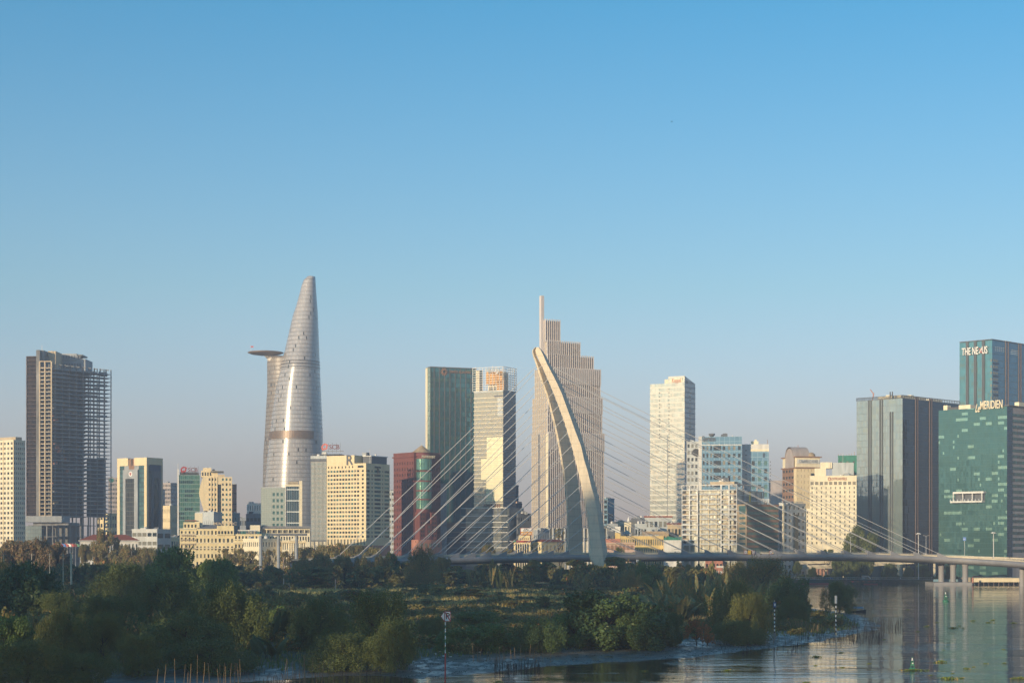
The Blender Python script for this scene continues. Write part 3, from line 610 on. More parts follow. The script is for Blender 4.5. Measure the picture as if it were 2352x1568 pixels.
def lotus_mat(name, ca, cb, spand, metal, rough):
    m, nt, p = new_mat(name); tc = nd(nt,"ShaderNodeTexCoord"); sp = nd(nt,"ShaderNodeSeparateXYZ"); nt.links.new(tc.outputs['Object'], sp.inputs[0])
    z = math_n(nt,'DIVIDE', sp.outputs[2], fl); fz = math_n(nt,'FLOOR', z); fr = math_n(nt,'FRACT', z)
    ang = math_n(nt,'ARCTAN2', sp.outputs[1], sp.outputs[0]); fa = math_n(nt,'MULTIPLY', ang, 20.0); fu = math_n(nt,'FLOOR', fa)
    cv = nd(nt,"ShaderNodeCombineXYZ"); nt.links.new(fu, cv.inputs[0]); nt.links.new(fz, cv.inputs[1]); w = nd(nt,"ShaderNodeTexWhiteNoise"); nt.links.new(cv.outputs[0], w.inputs[0])
    col = mixc(nt, w.outputs[0], ca, cb)
    dark = math_n(nt,'LESS_THAN', w.outputs[0], .035); col = mixc(nt, dark, col, (.06,.07,.08))
    sb = math_n(nt,'LESS_THAN', fr, .24); col = mixc(nt, sb, col, spand)
    lu = math_n(nt,'LESS_THAN', math_n(nt,'FRACT', fa), .16); col = mixc(nt, lu, col, tuple(c*.5 for c in ca))
    nt.links.new(col, p.inputs['Base Color']); p.inputs['Metallic'].default_value = metal
    nt.links.new(math_n(nt,'ADD', math_n(nt,'MULTIPLY', sb, .12), rough), p.inputs['Roughness']); return m
lm = lotus_mat('lotus_glass_silver', (.48,.465,.47), (.38,.375,.40), (.25,.24,.24), .12, .22)
lm2 = lotus_mat('lotus_glass_rear', (.33,.30,.28), (.24,.23,.23), (.19,.16,.145), .15, .5)
main = [(636,706,724),(640,699,724.5),(655,693,725.5),(672,689,726.5),(705,680,729),(722,673.5,730),(763,664,731.6),(800,656,733),(814,652,733.5),(840,645,734.5),(864,639,735.3),(893,632.5,736.6),(925,628,738),(957,624,739.5),(992,620.5,741),(1060,613,742.2),(1120,609,742.2),(1180,608,741),(1300,610,739)]
dpt = lambda y: np.interp(y, [636,720,840,1000,1300], [6,13,24,28,27])
o = loft(main, 64, dpt).build('main_shell', lm, root, True)
rear = [(820,612,690),(832,610.5,690),(893,611,690),(925,609,692),(992,605.5,694),(1040,602,694),(1120,600.5,690),(1300,601,690)]
o = loft(rear, 48, lambda y: np.interp(y,[820,1300],[20,24]), y_off=10).build('rear_wing', lm2, root, True)
m = MB()
for k in range(33):
    t = -2.95 + 2.55*k/32
# metal band
def ring_band(rows, y0, y1, t0, t1, grow, name, mat, yo=0, dpf=None):
    m = MB(); zs = [r[0] for r in rows]; N = 28; pr = []
    for yy in (y0, y1):
        xl = np.interp(yy, zs, [r[1] for r in rows]); xr = np.interp(yy, zs, [r[2] for r in rows]); cx = bx_((xl+xr)/2); hw = (bx_(xr)-bx_(xl))/2
        pr.append([(cx+(hw+grow)*math.cos(t0+(t1-t0)*k/N), yo+(dpf(yy)+grow)*math.sin(t0+(t1-t0)*k/N), bz_(yy)) for k in range(N+1)])
    for k in range(N): m.quad(pr[1][k], pr[1][k+1], pr[0][k+1], pr[0][k])
    return m.build(name, mat, root, True)
ring_band(main, 992.5, 1010, -math.pi+.02, -.75, .7, 'mechanical_band', M['brownc'], 0, dpt)
for yy in [832, 838, 846]: ring_band(main, yy, yy+1.6, -math.pi+.3, -.02, .5, 'light_band', M['dsteel'], 0, dpt)
for k in range(0):
    yy = 664 + k*8.9
    if 985 < yy < 1012: continue
    ring_band(main, yy, yy+.9, -math.pi+.02, -.02, .10, 'floor_fin', M['lgrey'], 0, dpt)
m = MB(); hx, hz = bx_(612), bz_(812.5)
m.lathe([(0,-2.0),(6,-1.9),(13,-.9),(15.8,.1),(16,.6),(15.2,.9),(0,.9)], hx, -6, 40); m.build('helipad', M['brownc'], root, True, loc=(0,0,hz))
m = MB().lathe([(7,-6.5),(8,-3.0),(8.5,-2)], bx_(632), 2, 20); m.build('helipad_neck', M['steel'], root, loc=(0,0,hz))
m = MB()
for k in range(9): m.box(bx_(612)+k*1.9, bx_(612)+k*1.9+.4, -6+k*.3, 6, bz_(822)-k*.2, bz_(819))
m.box(bx_(610.5), bx_(652), -7, 12, bz_(821), bz_(819.3)); m.build('roof_terrace', M['steel'], root)
fp_ = (bx_(578), -6)
MB().tube([(fp_[0],fp_[1],hz+1),(fp_[0],fp_[1],bz_(795))], .12).build('flagpole', M['steel'], root)
MB().box(fp_[0]+.1, fp_[0]+2.4, fp_[1]-.02, fp_[1]+.02, bz_(799.5), bz_(796)).build('flag', M['red'], root)


# --- grey slotted hotel behind the R hotel, with rooftop letters
b = Bld('hotel_tower', 'grey hotel tower with thin window slots, left of the wide cream hotel', 714, 750.4, 762, 1047, 1320, 12, 'hotel', dep=24)
sl = glass_grid('slot_windows', 1.25, 3.45, (.20,.19,.16), (.26,.24,.20), metal=.0, lw=.42, lh=.16, line=(.33,.33,.31), rough=.4, tilt=0, bright=(.05,.12,.14), pb=1.4)
mb = MB(); b.shell(mb, 0, b.H, 'LRBT'); mb.build('wall', sl, b.root); b.box('top_band', -.1, b.a+.1, -.1, b.b, b.z(1060), b.z(1053), M['dgrey']); b.box('crown', -.2, b.a+.2, -.2, b.b, b.z(1053)+.001, b.H+.3, M['lgrey'])
for k in range(12):
    x_ = b.a*(k+.5)/12; b.box('fin', x_-.12, x_+.12, -.35, -.11, b.z(1240), b.z(1061), M['lgrey'])
b.box('podium', -3, b.a+1, -2, b.b, 0, b.z(1240), M['dgrey'])
for k in range(5): b.box('podium_pane', -2.4+k*3.2, -.2+k*3.2, -2.1, -2, 3, b.z(1243), W['curt'])
scb(b, b.a*1.12, 6, b.z(1026), 4.0); b.box('roof_deck', 0, b.a+9, 2, 14, b.z(1044), b.z(1042), M['dgrey']); roof_clutter(b, 4, b.H+.3, seed=77)

# --- cream hotel lettered R
b = Bld('hotel_tower', 'wide cream hotel tower with one large dark letter near its roof and gridded windows', 750.5, 840.7, 895, 1063, 1280, 32, 'hotel')
mb = MB(); u, z = b.u, b.z; zw0, zw1 = z(1236), z(1076)
b.grid(mb, 'L', .4, u(826), zw0, zw1, 11, 17, .7, .52, mats=('dark','teal','curt','dark')); b.grid(mb, 'L', u(826), b.a, zw0, zw1, 1, 17, .3, .5)
b.grid(mb, 'R', 0, b.b*.18, zw0, zw1, 1, 17, .75, .5, mats=('dark','teal')); b.grid(mb, 'R', b.b*.18, b.b*.34, zw0, zw1, 1, 17, .3, .5); b.grid(mb, 'R', b.b*.34, b.b*.64, zw0, zw1, 1, 17, .9, .5, mats=('dark','teal')); b.grid(mb, 'R', b.b*.64, b.b*.77, zw0, zw1, 1, 17, .3, .4); b.grid(mb, 'R', b.b*.77, b.b, zw0, zw1, 1, 17, .92, .5, mats=('dark','teal'))
mb.quad((0,0,zw0),(.4,0,zw0),(.4,0,zw1),(0,0,zw1))
b.grid(mb, 'L', 0, b.a, z(1252), zw0, 12, 1, .55, .8, mats=('curt',)); mb.quad((b.a,0,z(1252)),(b.a,b.b,z(1252)),(b.a,b.b,zw0),(b.a,0,zw0))
ub_ = u(814)
b.grid(mb, 'L', 0, ub_, zw1, z(1066), 8, 1, .3, .5); mb.quad((ub_,0,zw1),(b.a,0,zw1),(b.a,0,b.H),(ub_,0,b.H)); mb.quad((0,0,z(1066)),(ub_,0,z(1066)),(ub_,0,b.H),(0,0,b.H)); mb.quad((b.a,0,zw1),(b.a,b.b,zw1),(b.a,b.b,b.H),(b.a,0,b.H))
b.shell(mb, 0, b.H, 'BT'); mb.box(0, ub_, 0, 12, b.H-.001, z(1044), ); mb.build('wall', M['cream'], b.root)
b.box('stone_base', -.3, b.a+.3, -.4, b.b+.2, 0, z(1252), M['salmon'])
for k in range(12): b.box('base_panel', 1+k*2.4, 2.4+k*2.4, -.5, -.39, 2, z(1256), M['brown'])
b.box('roof_terrace', u(818), b.a-1, 8, b.b-2, b.H, z(1046.5), M['dgrey']); b.box('roof_terrace_top', u(818), b.a-.8, 7.5, b.b-1, z(1046.5)+.001, z(1044.5), M['white']); b.box('top_window', u(822), u(835), -.1, 0-.004, z(1073), z(1068), W['dark'])
b.box('side_window', b.a+.004, b.a+.1, b.b*.36, b.b*.62, z(1073), z(1069), W['dark'])
text_part('letter_sign', 'R', 10.0, (u(803), -.3, z(1056)), (R(90),0,0), M['dgrey'], b.root, extrude=.25); text_part('letter_sign', 'R', 5, (b.a+.3, b.b*.5, z(1080)), (R(90),0,R(90)), M['brown'], b.root)
MB().tube([(u(838),6,b.H),(u(838),6,z(1028))], .15).build('antenna', M['steel'], b.root)
roof_clutter(b, 4, z(1044), u(800), u(836), 13, 20, seed=4); b.finish()
for k in range(17):
    zz_ = zw0+(zw1-zw0)*(k)/17; b.box('sill_band', b.a+.003, b.a+.22, 0, b.b, zz_-.2, zz_+.25, M['cream2'])

# --- red granite tower with a pyramid roof
b = Bld('office_tower', 'dark red granite tower with a round green glass bay and cone roof', 904, 951, 1012, 1042, 1400, 52, 'tower')
mb = MB(); u, v, z = b.u, b.v, b.z
b.grid(mb, 'L', 0, b.a, 2, z(1056), 8, 19, .3, .5); b.grid(mb, 'R', b.b*.55, b.b, 2, z(1056), 5, 19, .3, .5)
mb.quad((0,0,z(1056)),(b.a,0,z(1056)),(b.a,0,b.H),(0,0,b.H)); mb.quad((b.a,0,2),(b.a,b.b*.55,2),(b.a,b.b*.55,z(1056)),(b.a,0,z(1056))); mb.quad((b.a,0,z(1056)),(b.a,b.b,z(1056)),(b.a,b.b,b.H),(b.a,0,b.H))
b.shell(mb, 0, b.H, 'BT'); mb.quad((0,0,0),(b.a,0,0),(b.a,0,2),(0,0,2)); mb.quad((b.a,0,0),(b.a,b.b,0),(b.a,b.b,2),(b.a,0,2)); mb.build('wall', M['redbrick'], b.root)
b.box('cornice', -.8, b.a+.8, -.8, b.b+.8, z(1049), z(1046), M['redbrick']); parapet(b, b.H, M['redbrick'], 1.4)
rg = glass_grid('bay_green_glass', 1.4, 1.7, (.10,.26,.22), (.18,.38,.31), metal=.55, lw=.08, lh=.08, line=(.05,.1,.1), rough=.1)
cy_ = v(972); rr_ = (v(988)-v(956))/2
for i,(ya,yb) in enumerate(((1053,1079),(1083,1103),(1106,1125),(1128,1145),(1148,1168),(1171,1188),(1191,1201))):
    rad = rr_ if i < 5 else rr_*.7
    MB().lathe([(rad,z(yb)),(rad,z(ya))], b.a, cy_, 20, a0=-math.pi/2, a1=math.pi/2).build('glass_bay', rg, b.root, True)
    MB().lathe([(rad-.5,z(ya)),(rad+.45,z(ya)),(rad+.45,z(ya)+1.1),(rad-.5,z(ya)+1.1)], b.a, cy_, 20, a0=-math.pi/2, a1=math.pi/2).build('bay_band', M['redbrick'], b.root)
MB().lathe([(rr_*.99,z(1201)),(rr_*.99,z(1079)),(rr_*.9,z(1053)),(rr_*.98,z(1052)),(rr_+.3,z(1046)),(rr_+.3,z(1040)),(0,z(1040))], b.a-1.0, cy_, 20, a0=-math.pi/2, a1=math.pi/2).build('bay_core', M['darkred'], b.root)
MB().lathe([(rr_+1.4,z(1038.5)),(.15,z(1020.5)),(0,z(1020))], b.a-2, cy_, 14).build('cone_roof', M['tan'], b.root)
MB().lathe([(rr_+.2,z(1044)),(rr_+.2,z(1038.6)),(0,z(1038.6))], b.a-2, cy_, 14).build('cone_drum', M['redbrick'], b.root)
MB().tube([(b.a-2,cy_,z(1020.6)),(b.a-2,cy_,z(1015))], .12).build('finial', M['steel'], b.root)
text_part('sign_lettering', 'MELINH POINT', 2.8, (b.a+rr_+.6, cy_, z(1049)), (R(90),0,R(90)), M['cream2'], b.root, width=rr_*1.9)
b.box('lower_block', b.a+.5, b.a+7, v(946+6), v(966), 0, z(1176), M['redbrick']); b.box('lower_block', b.a+.5, b.a+7, v(978), v(991), 0, z(1176), M['redbrick']); b.box('lower_block', b.a+.52, b.a+7.5, v(966)+.01, v(978)-.01, 0, z(1202), M['redbrick']); b.box('base_block', b.a+.4, b.a+10, v(940+4), v(997), 0, z(1239), M['salmon'])
for k in range(6):
    for vv in (955, 960, 981, 986): b.box('lower_window', b.a+7.01, b.a+7.1, v(vv), v(vv+2.6), z(1184+k*9.5), z(1179+k*9.5), W['dark'])
for k in range(5): b.box('base_window', b.a+10.01, b.a+10.1, v(948+k*10), v(954+k*10), z(1256), z(1247), W['curt'])
for k in range(4): b.box('lower_window', b.a+7.51, b.a+7.6, v(971), v(974), z(1212+k*10), z(1207+k*10), W['teal'])
roof_clutter(b, 7, b.H, 2, b.a-2, 2, b.b-4, seed=31, mats=('redbrick','salmon','steel')); b.finish()
b = block('thin grey-blue slab between the red granite tower and the dark green tower', 1009, 1012, 1026, 1112, 1430, M['grey'], (1,10), (2,18), th=50, fw=.2, fh=.3, clutter=0, name='tower_block'); 
b.box('roof_sphere_base', .5, b.a+2, 1, 6, b.H+.9, b.H+3.5, M['greennet']); b.finish()
b = block('narrow pale block seen in the gap between the cream hotel and the red tower', 893, 905, 906, 1128, 1600, M['lgrey'], (2,14), th=10, fw=.7, fh=.45, clutter=1, name='tower_block'); b.finish()

# --- dark green glass tower
b = Bld('glass_tower', 'tall dark green glass slab tower with thin vertical fins, left of the scaffolded tower', 979, 988.5, 1093, 843, 1475, 68, 'skyscraper')
tg = glass_grid('dark_green_glass', 1.9, 3.9, (.05,.165,.18), (.09,.25,.26), metal=.62, lw=.06, lh=.12, line=(.02,.04,.04), rough=.1, tilt=.03, bright=(.12,.22,.17), pb=.16)
b.box('curtain_wall', 0, b.a, 0, b.b, 0, b.H, tg); u, v, z = b.u, b.v, b.z
b.box('corner_pier', -.2, u(983), -.6, 0-.003, 0, b.H, M['cream2']); b.box('corner_glass', u(983)+.1, b.a+.4, -.4, -.004, 0, b.H, glass_grid('corner_bright_glass', 2, 3.9, (.30,.42,.36), (.36,.5,.42), metal=.6, rough=.2))
for k in range(9): b.box('copper_fin', b.a+.002, b.a+.22, v(997+k*12.1)-.2, v(997+k*12.1)+.2, z(1200), b.H, M['fin'])
b.box('top_rail', -.1, b.a+.2, -.1, b.b, b.H+.001, b.H+.6, M['dgrey'])
b.box('podium', .5, b.a+7, -3, b.b+1, 0, z(1211), M['dgrey']); b.box('podium_band', .5, b.a+7.2, -3.1, b.b+1, z(1211)+.001, z(1200), M['brown'])
for k in range(4): b.box('podium_ledge', .3, b.a+8, -3.4, b.b+1.3, z(1221+k*12)-.4, z(1221+k*12), M['tan'])
text_part('sign_lettering', 'TIMES SQUARE', 2.6, (b.a+.9, v(1056), z(852)), (R(90),0,R(90)), M['brown'], b.root, width=v(1081)-v(1031))
m = MB()
for k in range(12):
    t = k*math.pi/6; m.tube([(b.a+.9, v(1019.5)+1.3*math.cos(t), z(852.5)+1.3*math.sin(t)), (b.a+.9, v(1019.5)+3.4*math.cos(t), z(852.5)+3.4*math.sin(t))], [.55,.25], 5)
m.build('sun_emblem', M['brown'], b.root)

# --- tower under construction with a scaffolded crown
b = Bld('glass_tower', 'pale glass tower under construction with a scaffold crown and orange sheeting', 1089, 1155.7, 1184.7, 899, 1400, 30, 'skyscraper')
u, v, z = b.u, b.v, b.z
pg = glass_grid('gold_sky_glow_glass', 1.35, 3.35, (.44,.42,.34), (.50,.47,.37), metal=.6, lw=.08, lh=.05, line=(.25,.25,.2), rough=.17, tilt=.008)  # gold base colour carries the sunward sky mirrored in the front
ng = glass_grid('navy_shade_side_glass', 1.35, 3.35, (.03,.05,.075), (.05,.08,.11), metal=.6, lw=.08, lh=.1, line=(.08,.10,.13), rough=.1, tilt=.012)  # navy copy of that glass paints the side turned from the sun
mb = MB(); mb.quad((0,0,0),(b.a,0,0),(b.a,0,b.H),(0,0,b.H)); mb.build('front_glazing', pg, b.root)
mb = MB(); mb.quad((b.a,0,0),(b.a,b.b,0),(b.a,b.b,b.H),(b.a,0,b.H)); b.shell(mb, 0, b.H, 'BT'); mb.build('side_glazing', ng, b.root)
k = 0; yy = 912
while yy < 1165:
    b.box('floor_ledge', -.3, b.a+.25, -.45, -.004, z(yy)-.22, z(yy)+.22, M['cream2']); b.box('side_ledge', b.a+.003, b.a+.3, .2, b.b, z(yy)-.16, z(yy)+.16, M['bluel']); yy += 9.7
b.box('top_louvre', u(1135), u(1155), -.12, -.005, z(912), z(907), M['dgrey']); b.box('top_band', -.2, b.a+.2, -.3, b.b+.2, b.H+.001, b.H+1.2, M['lgrey'])
for (xa,xb,ya,yb) in ((1118,1155,1003,1052),(1105,1155,1052,1100),(1117,1155,1100,1150)):
    pgb = glass_grid('bright_gold_glass', 1.35, 3.35, (.78,.72,.48), (.84,.78,.52), metal=.25, lw=.08, lh=.05, line=(.5,.48,.36), rough=.3, tilt=.006); b.box('brighter_glazing', u(xa), u(xb), -.08, -.006, z(yb), z(ya)-.01, pgb)  # patches of brighter, yellower glass on the front
for (xa,xb,ya,yb) in ((1143,1154.5,914,955),): b.box('darker_glazing', u(xa), u(xb), -.08, -.006, z(yb), z(ya), M['lgrey'])
# scaffold crown
zc0, zc1 = b.H+1.2, z(842)
for (xa,xb,ya,yb) in ((1112,1150,850,880),(1137,1158,872,897),(1152,1162,866,888)):
    b.box('orange_sheeting', u(xa), min(b.a-1, u(xb) if xb<1156 else b.a-1.2), 3.0, 3.2+rnd.random(), z(yb), z(ya), M['orange'])
b.box('lift_core', u(1112), u(1146), 6, 14, zc0, z(852), M['cream2']); b.box('lift_core', 1, u(1099), 1.5, 6, zc0, z(846), M['cream2'])
for k in range(6): b.box('core_window', u(1114+k*6), u(1118+k*6), 5.9, 6, z(897), z(885), W['dark'])
for k in range(11):
    zk = zc0 + (zc1-zc0)*k/10; m = MB(); m.box(-1, b.a+.5, -.8, -.45, zk-.16, zk+.16); m.box(b.a+.2, b.a+.55, -.4, b.b, zk-.16, zk+.16); m.box(-1, b.a+.5, b.b, b.b+.3, zk-.12, zk+.12); m.build('scaffold_rail', M['steel'], b.root)
m = MB()
for k in range(10): x_ = -.8+(b.a+1)*k/9; m.box(x_-.14, x_+.14, -1, -.81, zc0, zc1+rnd.uniform(0,1.2))
for k in range(7): y_ = b.b*k/6; m.box(b.a+.56, b.a+.8, y_-.14, y_+.14, zc0, zc1+rnd.uniform(0,1.2)); m.box(-.6+b.a*k/6, -.35+b.a*k/6, b.b-.5, b.b-.2, zc0, zc1)
m.build('scaffold_posts', M['steel'], b.root)
text_part('sign_lettering', 'HILTON', 5, (u(1134), -1.15, z(850)), (R(90),0,0), M['lgrey'], b.root, width=u(1149)-u(1119))
MB().lathe([(0,-1.2),(1.2,0),(0,1.2)], u(1145), 0, 12).build('dish', M['wpaint'], b.root, loc=(0,-1.6,z(856)))
# podium with white ledges
pgl = glass_grid('podium_side_glass', 1.6, 3.6, (.09,.11,.13), (.16,.18,.18), metal=.5, rough=.12)
b.box('podium', -5.5, b.a-.01, -3, -.02, 0, z(1166), glass_grid('podium_pale_glass', 2.2, 6, (.36,.36,.31), (.24,.25,.23), metal=.45, rough=.2, tilt=.02)); b.box('podium_side', b.a, b.a+7, -3, b.b, 0, z(1166), pgl)
for k, yy in enumerate((1166,1184,1199,1210,1222.5,1243,1257)): b.box('white_ledge', -9, b.a+6.5, -4.5, -3.01, z(yy)-.25, z(yy)+.25, M['white'])
for k in range(8): b.box('lift_fin', u(1112+k*5), u(1114+k*5), -.9, -.46, z(1166), z(1157), M['brown'])
for k, (xa, xb, ya, yb) in enumerate(((1126,1140,1168,1182),(1146,1150,1168,1196),(1132,1136,1173,1179),(1119,1122,1168,1176))): b.box('open_bay', u(xa), u(xb), -3.1, -3.005, z(yb), z(ya), M['dgrey'])
# dark stepped buildings right of it
b = block('tallest dark stepped block right of the scaffolded tower', 1180, 1185, 1191, 1116, 1500, M['navy'], (1,14), (3,20), th=55, fw=.5, fh=.3, clutter=0, name='tower_block', dep=14); b.finish()
b = block('dark stepped block right of the scaffolded tower, with a lit roof box', 1168, 1186, 1199, 1158, 1460, M['navy'], (4,10), (4,10), th=40, fw=.7, fh=.3, clutter=2, name='tower_block'); b.box('roof_box', b.a-5, b.a-1, 2, 8, b.H, b.H+2.4, M['pink']); b.finish()
b = block('dark low commercial building behind the billboard house', 1183, 1190, 1222, 1181, 1400, M['dgrey'], (2,7), (6,6), th=55, fw=.7, fh=.3, clutter=5, name='building'); b.finish()

# --- white and yellow house with a billboard
b = Bld('commercial_building', 'pale yellow building with tall dark slots and a billboard on its roof', 1180, 1217.5, 1217.5, 1241, 1120, 5, 'building', dep=14)
u, z = b.u, b.z; mb = MB(); b.shell(mb, 0, b.H, 'LRBT'); mb.build('wall', M['pyellow'], b.root)
for k in range(6):
    m = MB(); x_ = u(1184.5+k*5.3); m.box(x_, x_+.75, -.25, -.004, 1, z(1249)); m.lathe([(.375,-.25),(.375,-.005)], x_+.375, 0, 8) if False else None; m.build('tall_window', W['dark'], b.root)
    b.box('pilaster', x_-.45, x_-.1, -.5, -.005, .5, z(1247), M['cream2'])
b.box('sign_strip', -1.2, b.a+.2, -.9, -.51, z(1244.6), z(1240.6), M['red']); b.box('sign_strip', -.8, 1.6, -1.0, -.91, z(1244.4), z(1240.9), M['bgreen']); b.box('sign_strip', b.a*.62, b.a-.3, -1.0, -.91, z(1244), z(1241.2), M['darkred'])
MB().lathe([(0,-.1),(1.0,-.1),(1.0,.1),(0,.1)], 0, 0, 16).build('round_sign', M['wpaint'], b.root, loc=(-1.6,-1.0,z(1242)))
b.box('upper_storey', u(1191), b.a, .5, 9, b.H, z(1229), M['pyellow'])
for k in range(5): b.box('upper_window', u(1193.5+k*4.6), u(1196+k*4.6), .42, .5, z(1238.5), z(1235), M['brown'])
b.box('roof_step', u(1194), u(1212), 2, 8, z(1229), z(1227), M['cream2'])
m = MB(); bw0, bw1 = u(1195.4), u(1222); b.box('billboard', bw0, bw1, 1, 1.6, z(1228.2), z(1211.8), M['red']); b.box('billboard_panel', bw0+.2, bw1-.2, .93, .999, z(1220.2), z(1212.4), M['wpaint']); b.box('billboard_panel', bw0+.2, bw1-.2, .93, .999, z(1227.6), z(1220.4), M['orange'])
text_part('billboard_lettering', 'KIM', 1.3, ((bw0+bw1)/2-.3, .9, z(1214.8)), (R(90),0,0), M['black'], b.root, extrude=.02); text_part('billboard_lettering', 'NGAN', 1.3, ((bw0+bw1)/2, .9, z(1218)), (R(90),0,0), M['black'], b.root, extrude=.02); text_part('billboard_lettering', '09 77 44 99 66', 1.25, ((bw0+bw1)/2, .9, z(1225)), (R(90),0,0), M['wpaint'], b.root, extrude=.02, width=(bw1-bw0)*.85)
b.finish()
b = Bld('commercial_building', 'yellow house with a red roof between the billboard house and the pylon', 1218.5, 1243.6, 1297, 1243.5, 1125, 42, 'building'); mb = MB()
b.grid(mb, 'L', 0, b.a, .5, b.H, 3, 3, .34, .45); b.grid(mb, 'R', 0, b.b, .5, b.H, 6, 3, .3, .42); b.shell(mb, 0, b.H, 'BT'); mb.build('wall', M['pyellow'], b.root)
m = MB(); m.quad((-.5,-.5,b.H+.01),(b.a+.5,-.5,b.H+.01),(b.a-2,4,b.H+1.5),(1,4,b.H+1.5)); m.quad((b.a+.5,-.5,b.H+.01),(b.a+.5,b.b,b.H+.01),(b.a-2,b.b-3,b.H+1.5),(b.a-2,4,b.H+1.5)); m.quad((1,4,b.H+1.5),(b.a-2,4,b.H+1.5),(b.a-2,b.b-3,b.H+1.5),(1,b.b-3,b.H+1.5)); m.build('roof', M['roofred'], b.root); b.box('string_course', -.2, b.a+.2, -.2, -.003, b.z(1254.5), b.z(1253), M['cream2']); b.finish()
b = block('grey plastered house with a bright stair tower below the fluted tower', 1226, 1235, 1262, 1219, 1180, M['grey'], (2,4), (5,4), th=45, fw=.3, fh=.3, clutter=4, name='house'); b.box('stair_tower', 0, b.a, 0, 4, b.H, b.z(1215), M['cream2']); b.finish()

# --- fluted stepped skyscraper with a spire
YV = 1350; th = R(60)
root_v = None
def vtier(xl, xc, xr, yt, yb, Y, first=False):
    b = Bld('x', None, xl, xc, xr, yt, Y, 60, None); return b
b = Bld('fluted_skyscraper', 'tall stepped skyscraper ribbed with vertical fins and topped by a thin spire', 1222, 1259, 1385.4, 995, YV, 60, 'skyscraper')
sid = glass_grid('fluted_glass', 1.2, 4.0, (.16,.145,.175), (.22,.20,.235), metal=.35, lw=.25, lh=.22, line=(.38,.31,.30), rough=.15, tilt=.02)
lit = glass_grid('fluted_lit_face', 1.55, 4.0, (.24,.20,.15), (.30,.26,.20), metal=.05, lw=.55, lh=.12, line=(.58,.50,.39), rough=.5, tilt=.0)  # beige holds this face's sunlight in colour; mauve glass holds the shaded side
base_root = b.root; tiers = [(1222,1259,1385.4,995,1320,0),(1224,1257,1381,912,996,1.2),(1229.5,1256,1377,845.7,913,2.4),(1243,1257,1361.7,815.5,846.7,3.6),(1242,1256,1331,784.4,816.5,4.8),(1240.5,1252,1285,736,785.4,6.0)]
for i,(xl,xc,xr,yt,yb,dy) in enumerate(tiers):
    t = b if i == 0 else Bld('tmp', None, xl, xc, xr, yt, YV+dy, 60)
    if i: t.zb = 2.3; off = t.root.location - base_root.location; rot = base_root.rotation_euler.z
    if i:
        c, s_ = math.cos(-rot), math.sin(-rot); lx, ly = off.x*c-off.y*s_, off.x*s_+off.y*c
        bpy.data.objects.remove(t.root)
    else: lx = ly = 0
    z1 = t.H; z0 = 0 if i == 0 else PZ(yb, YV+dy)-2.3
    a, bb = t.a, t.b
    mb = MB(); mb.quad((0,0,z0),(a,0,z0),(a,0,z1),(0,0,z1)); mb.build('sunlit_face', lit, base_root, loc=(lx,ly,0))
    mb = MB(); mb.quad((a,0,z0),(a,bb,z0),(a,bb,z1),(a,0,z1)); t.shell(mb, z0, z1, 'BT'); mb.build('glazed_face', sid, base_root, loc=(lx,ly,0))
    n = int((xr-xc)/4.35); mb = MB()
    for k in range(n+1):
        y_ = bb*k/n; mb.box(a+.003, a+1.1, y_-.22, y_+.22, z0, z1+1.2)
    for k in range(int(a/3.1)+1): mb.box(k*3.1-.3, k*3.1+.3, -.45, -.003, z0, z1+.6)
    mb.build('fins', M['pfin'], base_root, loc=(lx,ly,0))
    if i < 3:
        mb = MB(); zz0 = z1-12 if i == 0 else z1 - 11
        for k in range(n+1):
            y_ = bb*k/n; mb.box(a+1.11, a+1.5, y_-.45, y_+.45, zz0, z1+1.3)
        mb.build('crown_fins', M['pfin'], base_root, loc=(lx,ly,0))
    if i == 0:
        mb = MB().box(a*.42, a*.50, -.3, -.004, 0, z1); mb.build('recess_shade_strip', M['dgrey'], base_root, loc=(lx,ly,0)); MB().box(a-1.2, a+1.3, -1.0, -.46, 0, z1).build('corner_pier', M['cream2'], base_root, loc=(lx,ly,0))  # raised dark strip paints the shade of a recess
sp = MB(); c_ = Vector((PX(1241.2,YV+7), YV+7, 2.3)) - base_root.location; rot = base_root.rotation_euler.z; lx = c_.x*math.cos(-rot)-c_.y*math.sin(-rot); ly = c_.x*math.sin(-rot)+c_.y*math.cos(-rot)
zt_ = PZ(676,YV)-2.3; zb_ = PZ(850,YV)-2.3
sp.box(lx-1.5, lx+1.1, ly, ly+2.6, zb_, zt_).build('spire', M['pfin'], base_root)
b.box('podium', -6, b.a+8, -8, b.b+2, 0, b.z(1243), M['cream2'])
for k in range(18): b.box('podium_fin', b.a+8.01, b.a+8.6, -8+(b.b+9)*k/17, -7+(b.b+9)*k/17, 0, b.z(1212), M['white'])
b.box('podium_glass', b.a+2, b.a+8, -7, b.b+1, b.z(1243)+.001, b.z(1213), W['curt'])

# --- right of the pylon
b = block('narrow pale blue-grey tower right of the bridge pylon', 1378, 1395.5, 1411, 1146, 1500, M['bluel'], (2,14), (1,1), th=35, fw=.75, fh=.6, clutter=4, name='tower_block'); b.finish()
b = Bld('arcade_building', 'pink-beige arcaded hall with a red roof at the right foot of the pylon', 1385, 1458, 1458, 1245, 1125, 4, 'building', dep=12)
mb = MB(); z = b.z; b.shell(mb, 0, b.H, 'LRBT'); mb.build('wall', M['pink'], b.root); b.box('cornice', -.2, b.a+.3, -.5, -.004, b.H-1.2, b.H-.6, M['tan'])
for k in range(7):
    x_ = b.a*(.16+k*.125); m = MB(); m.box(x_-.95, x_+.95, -.16, -.005, z(1262), z(1255)); m.poly([(x_+.95*math.cos(t*math.pi/8), -.16, z(1255)+1.1*math.sin(t*math.pi/8)) for t in range(9)]); m.build('arch_opening', M['brown'], b.root)
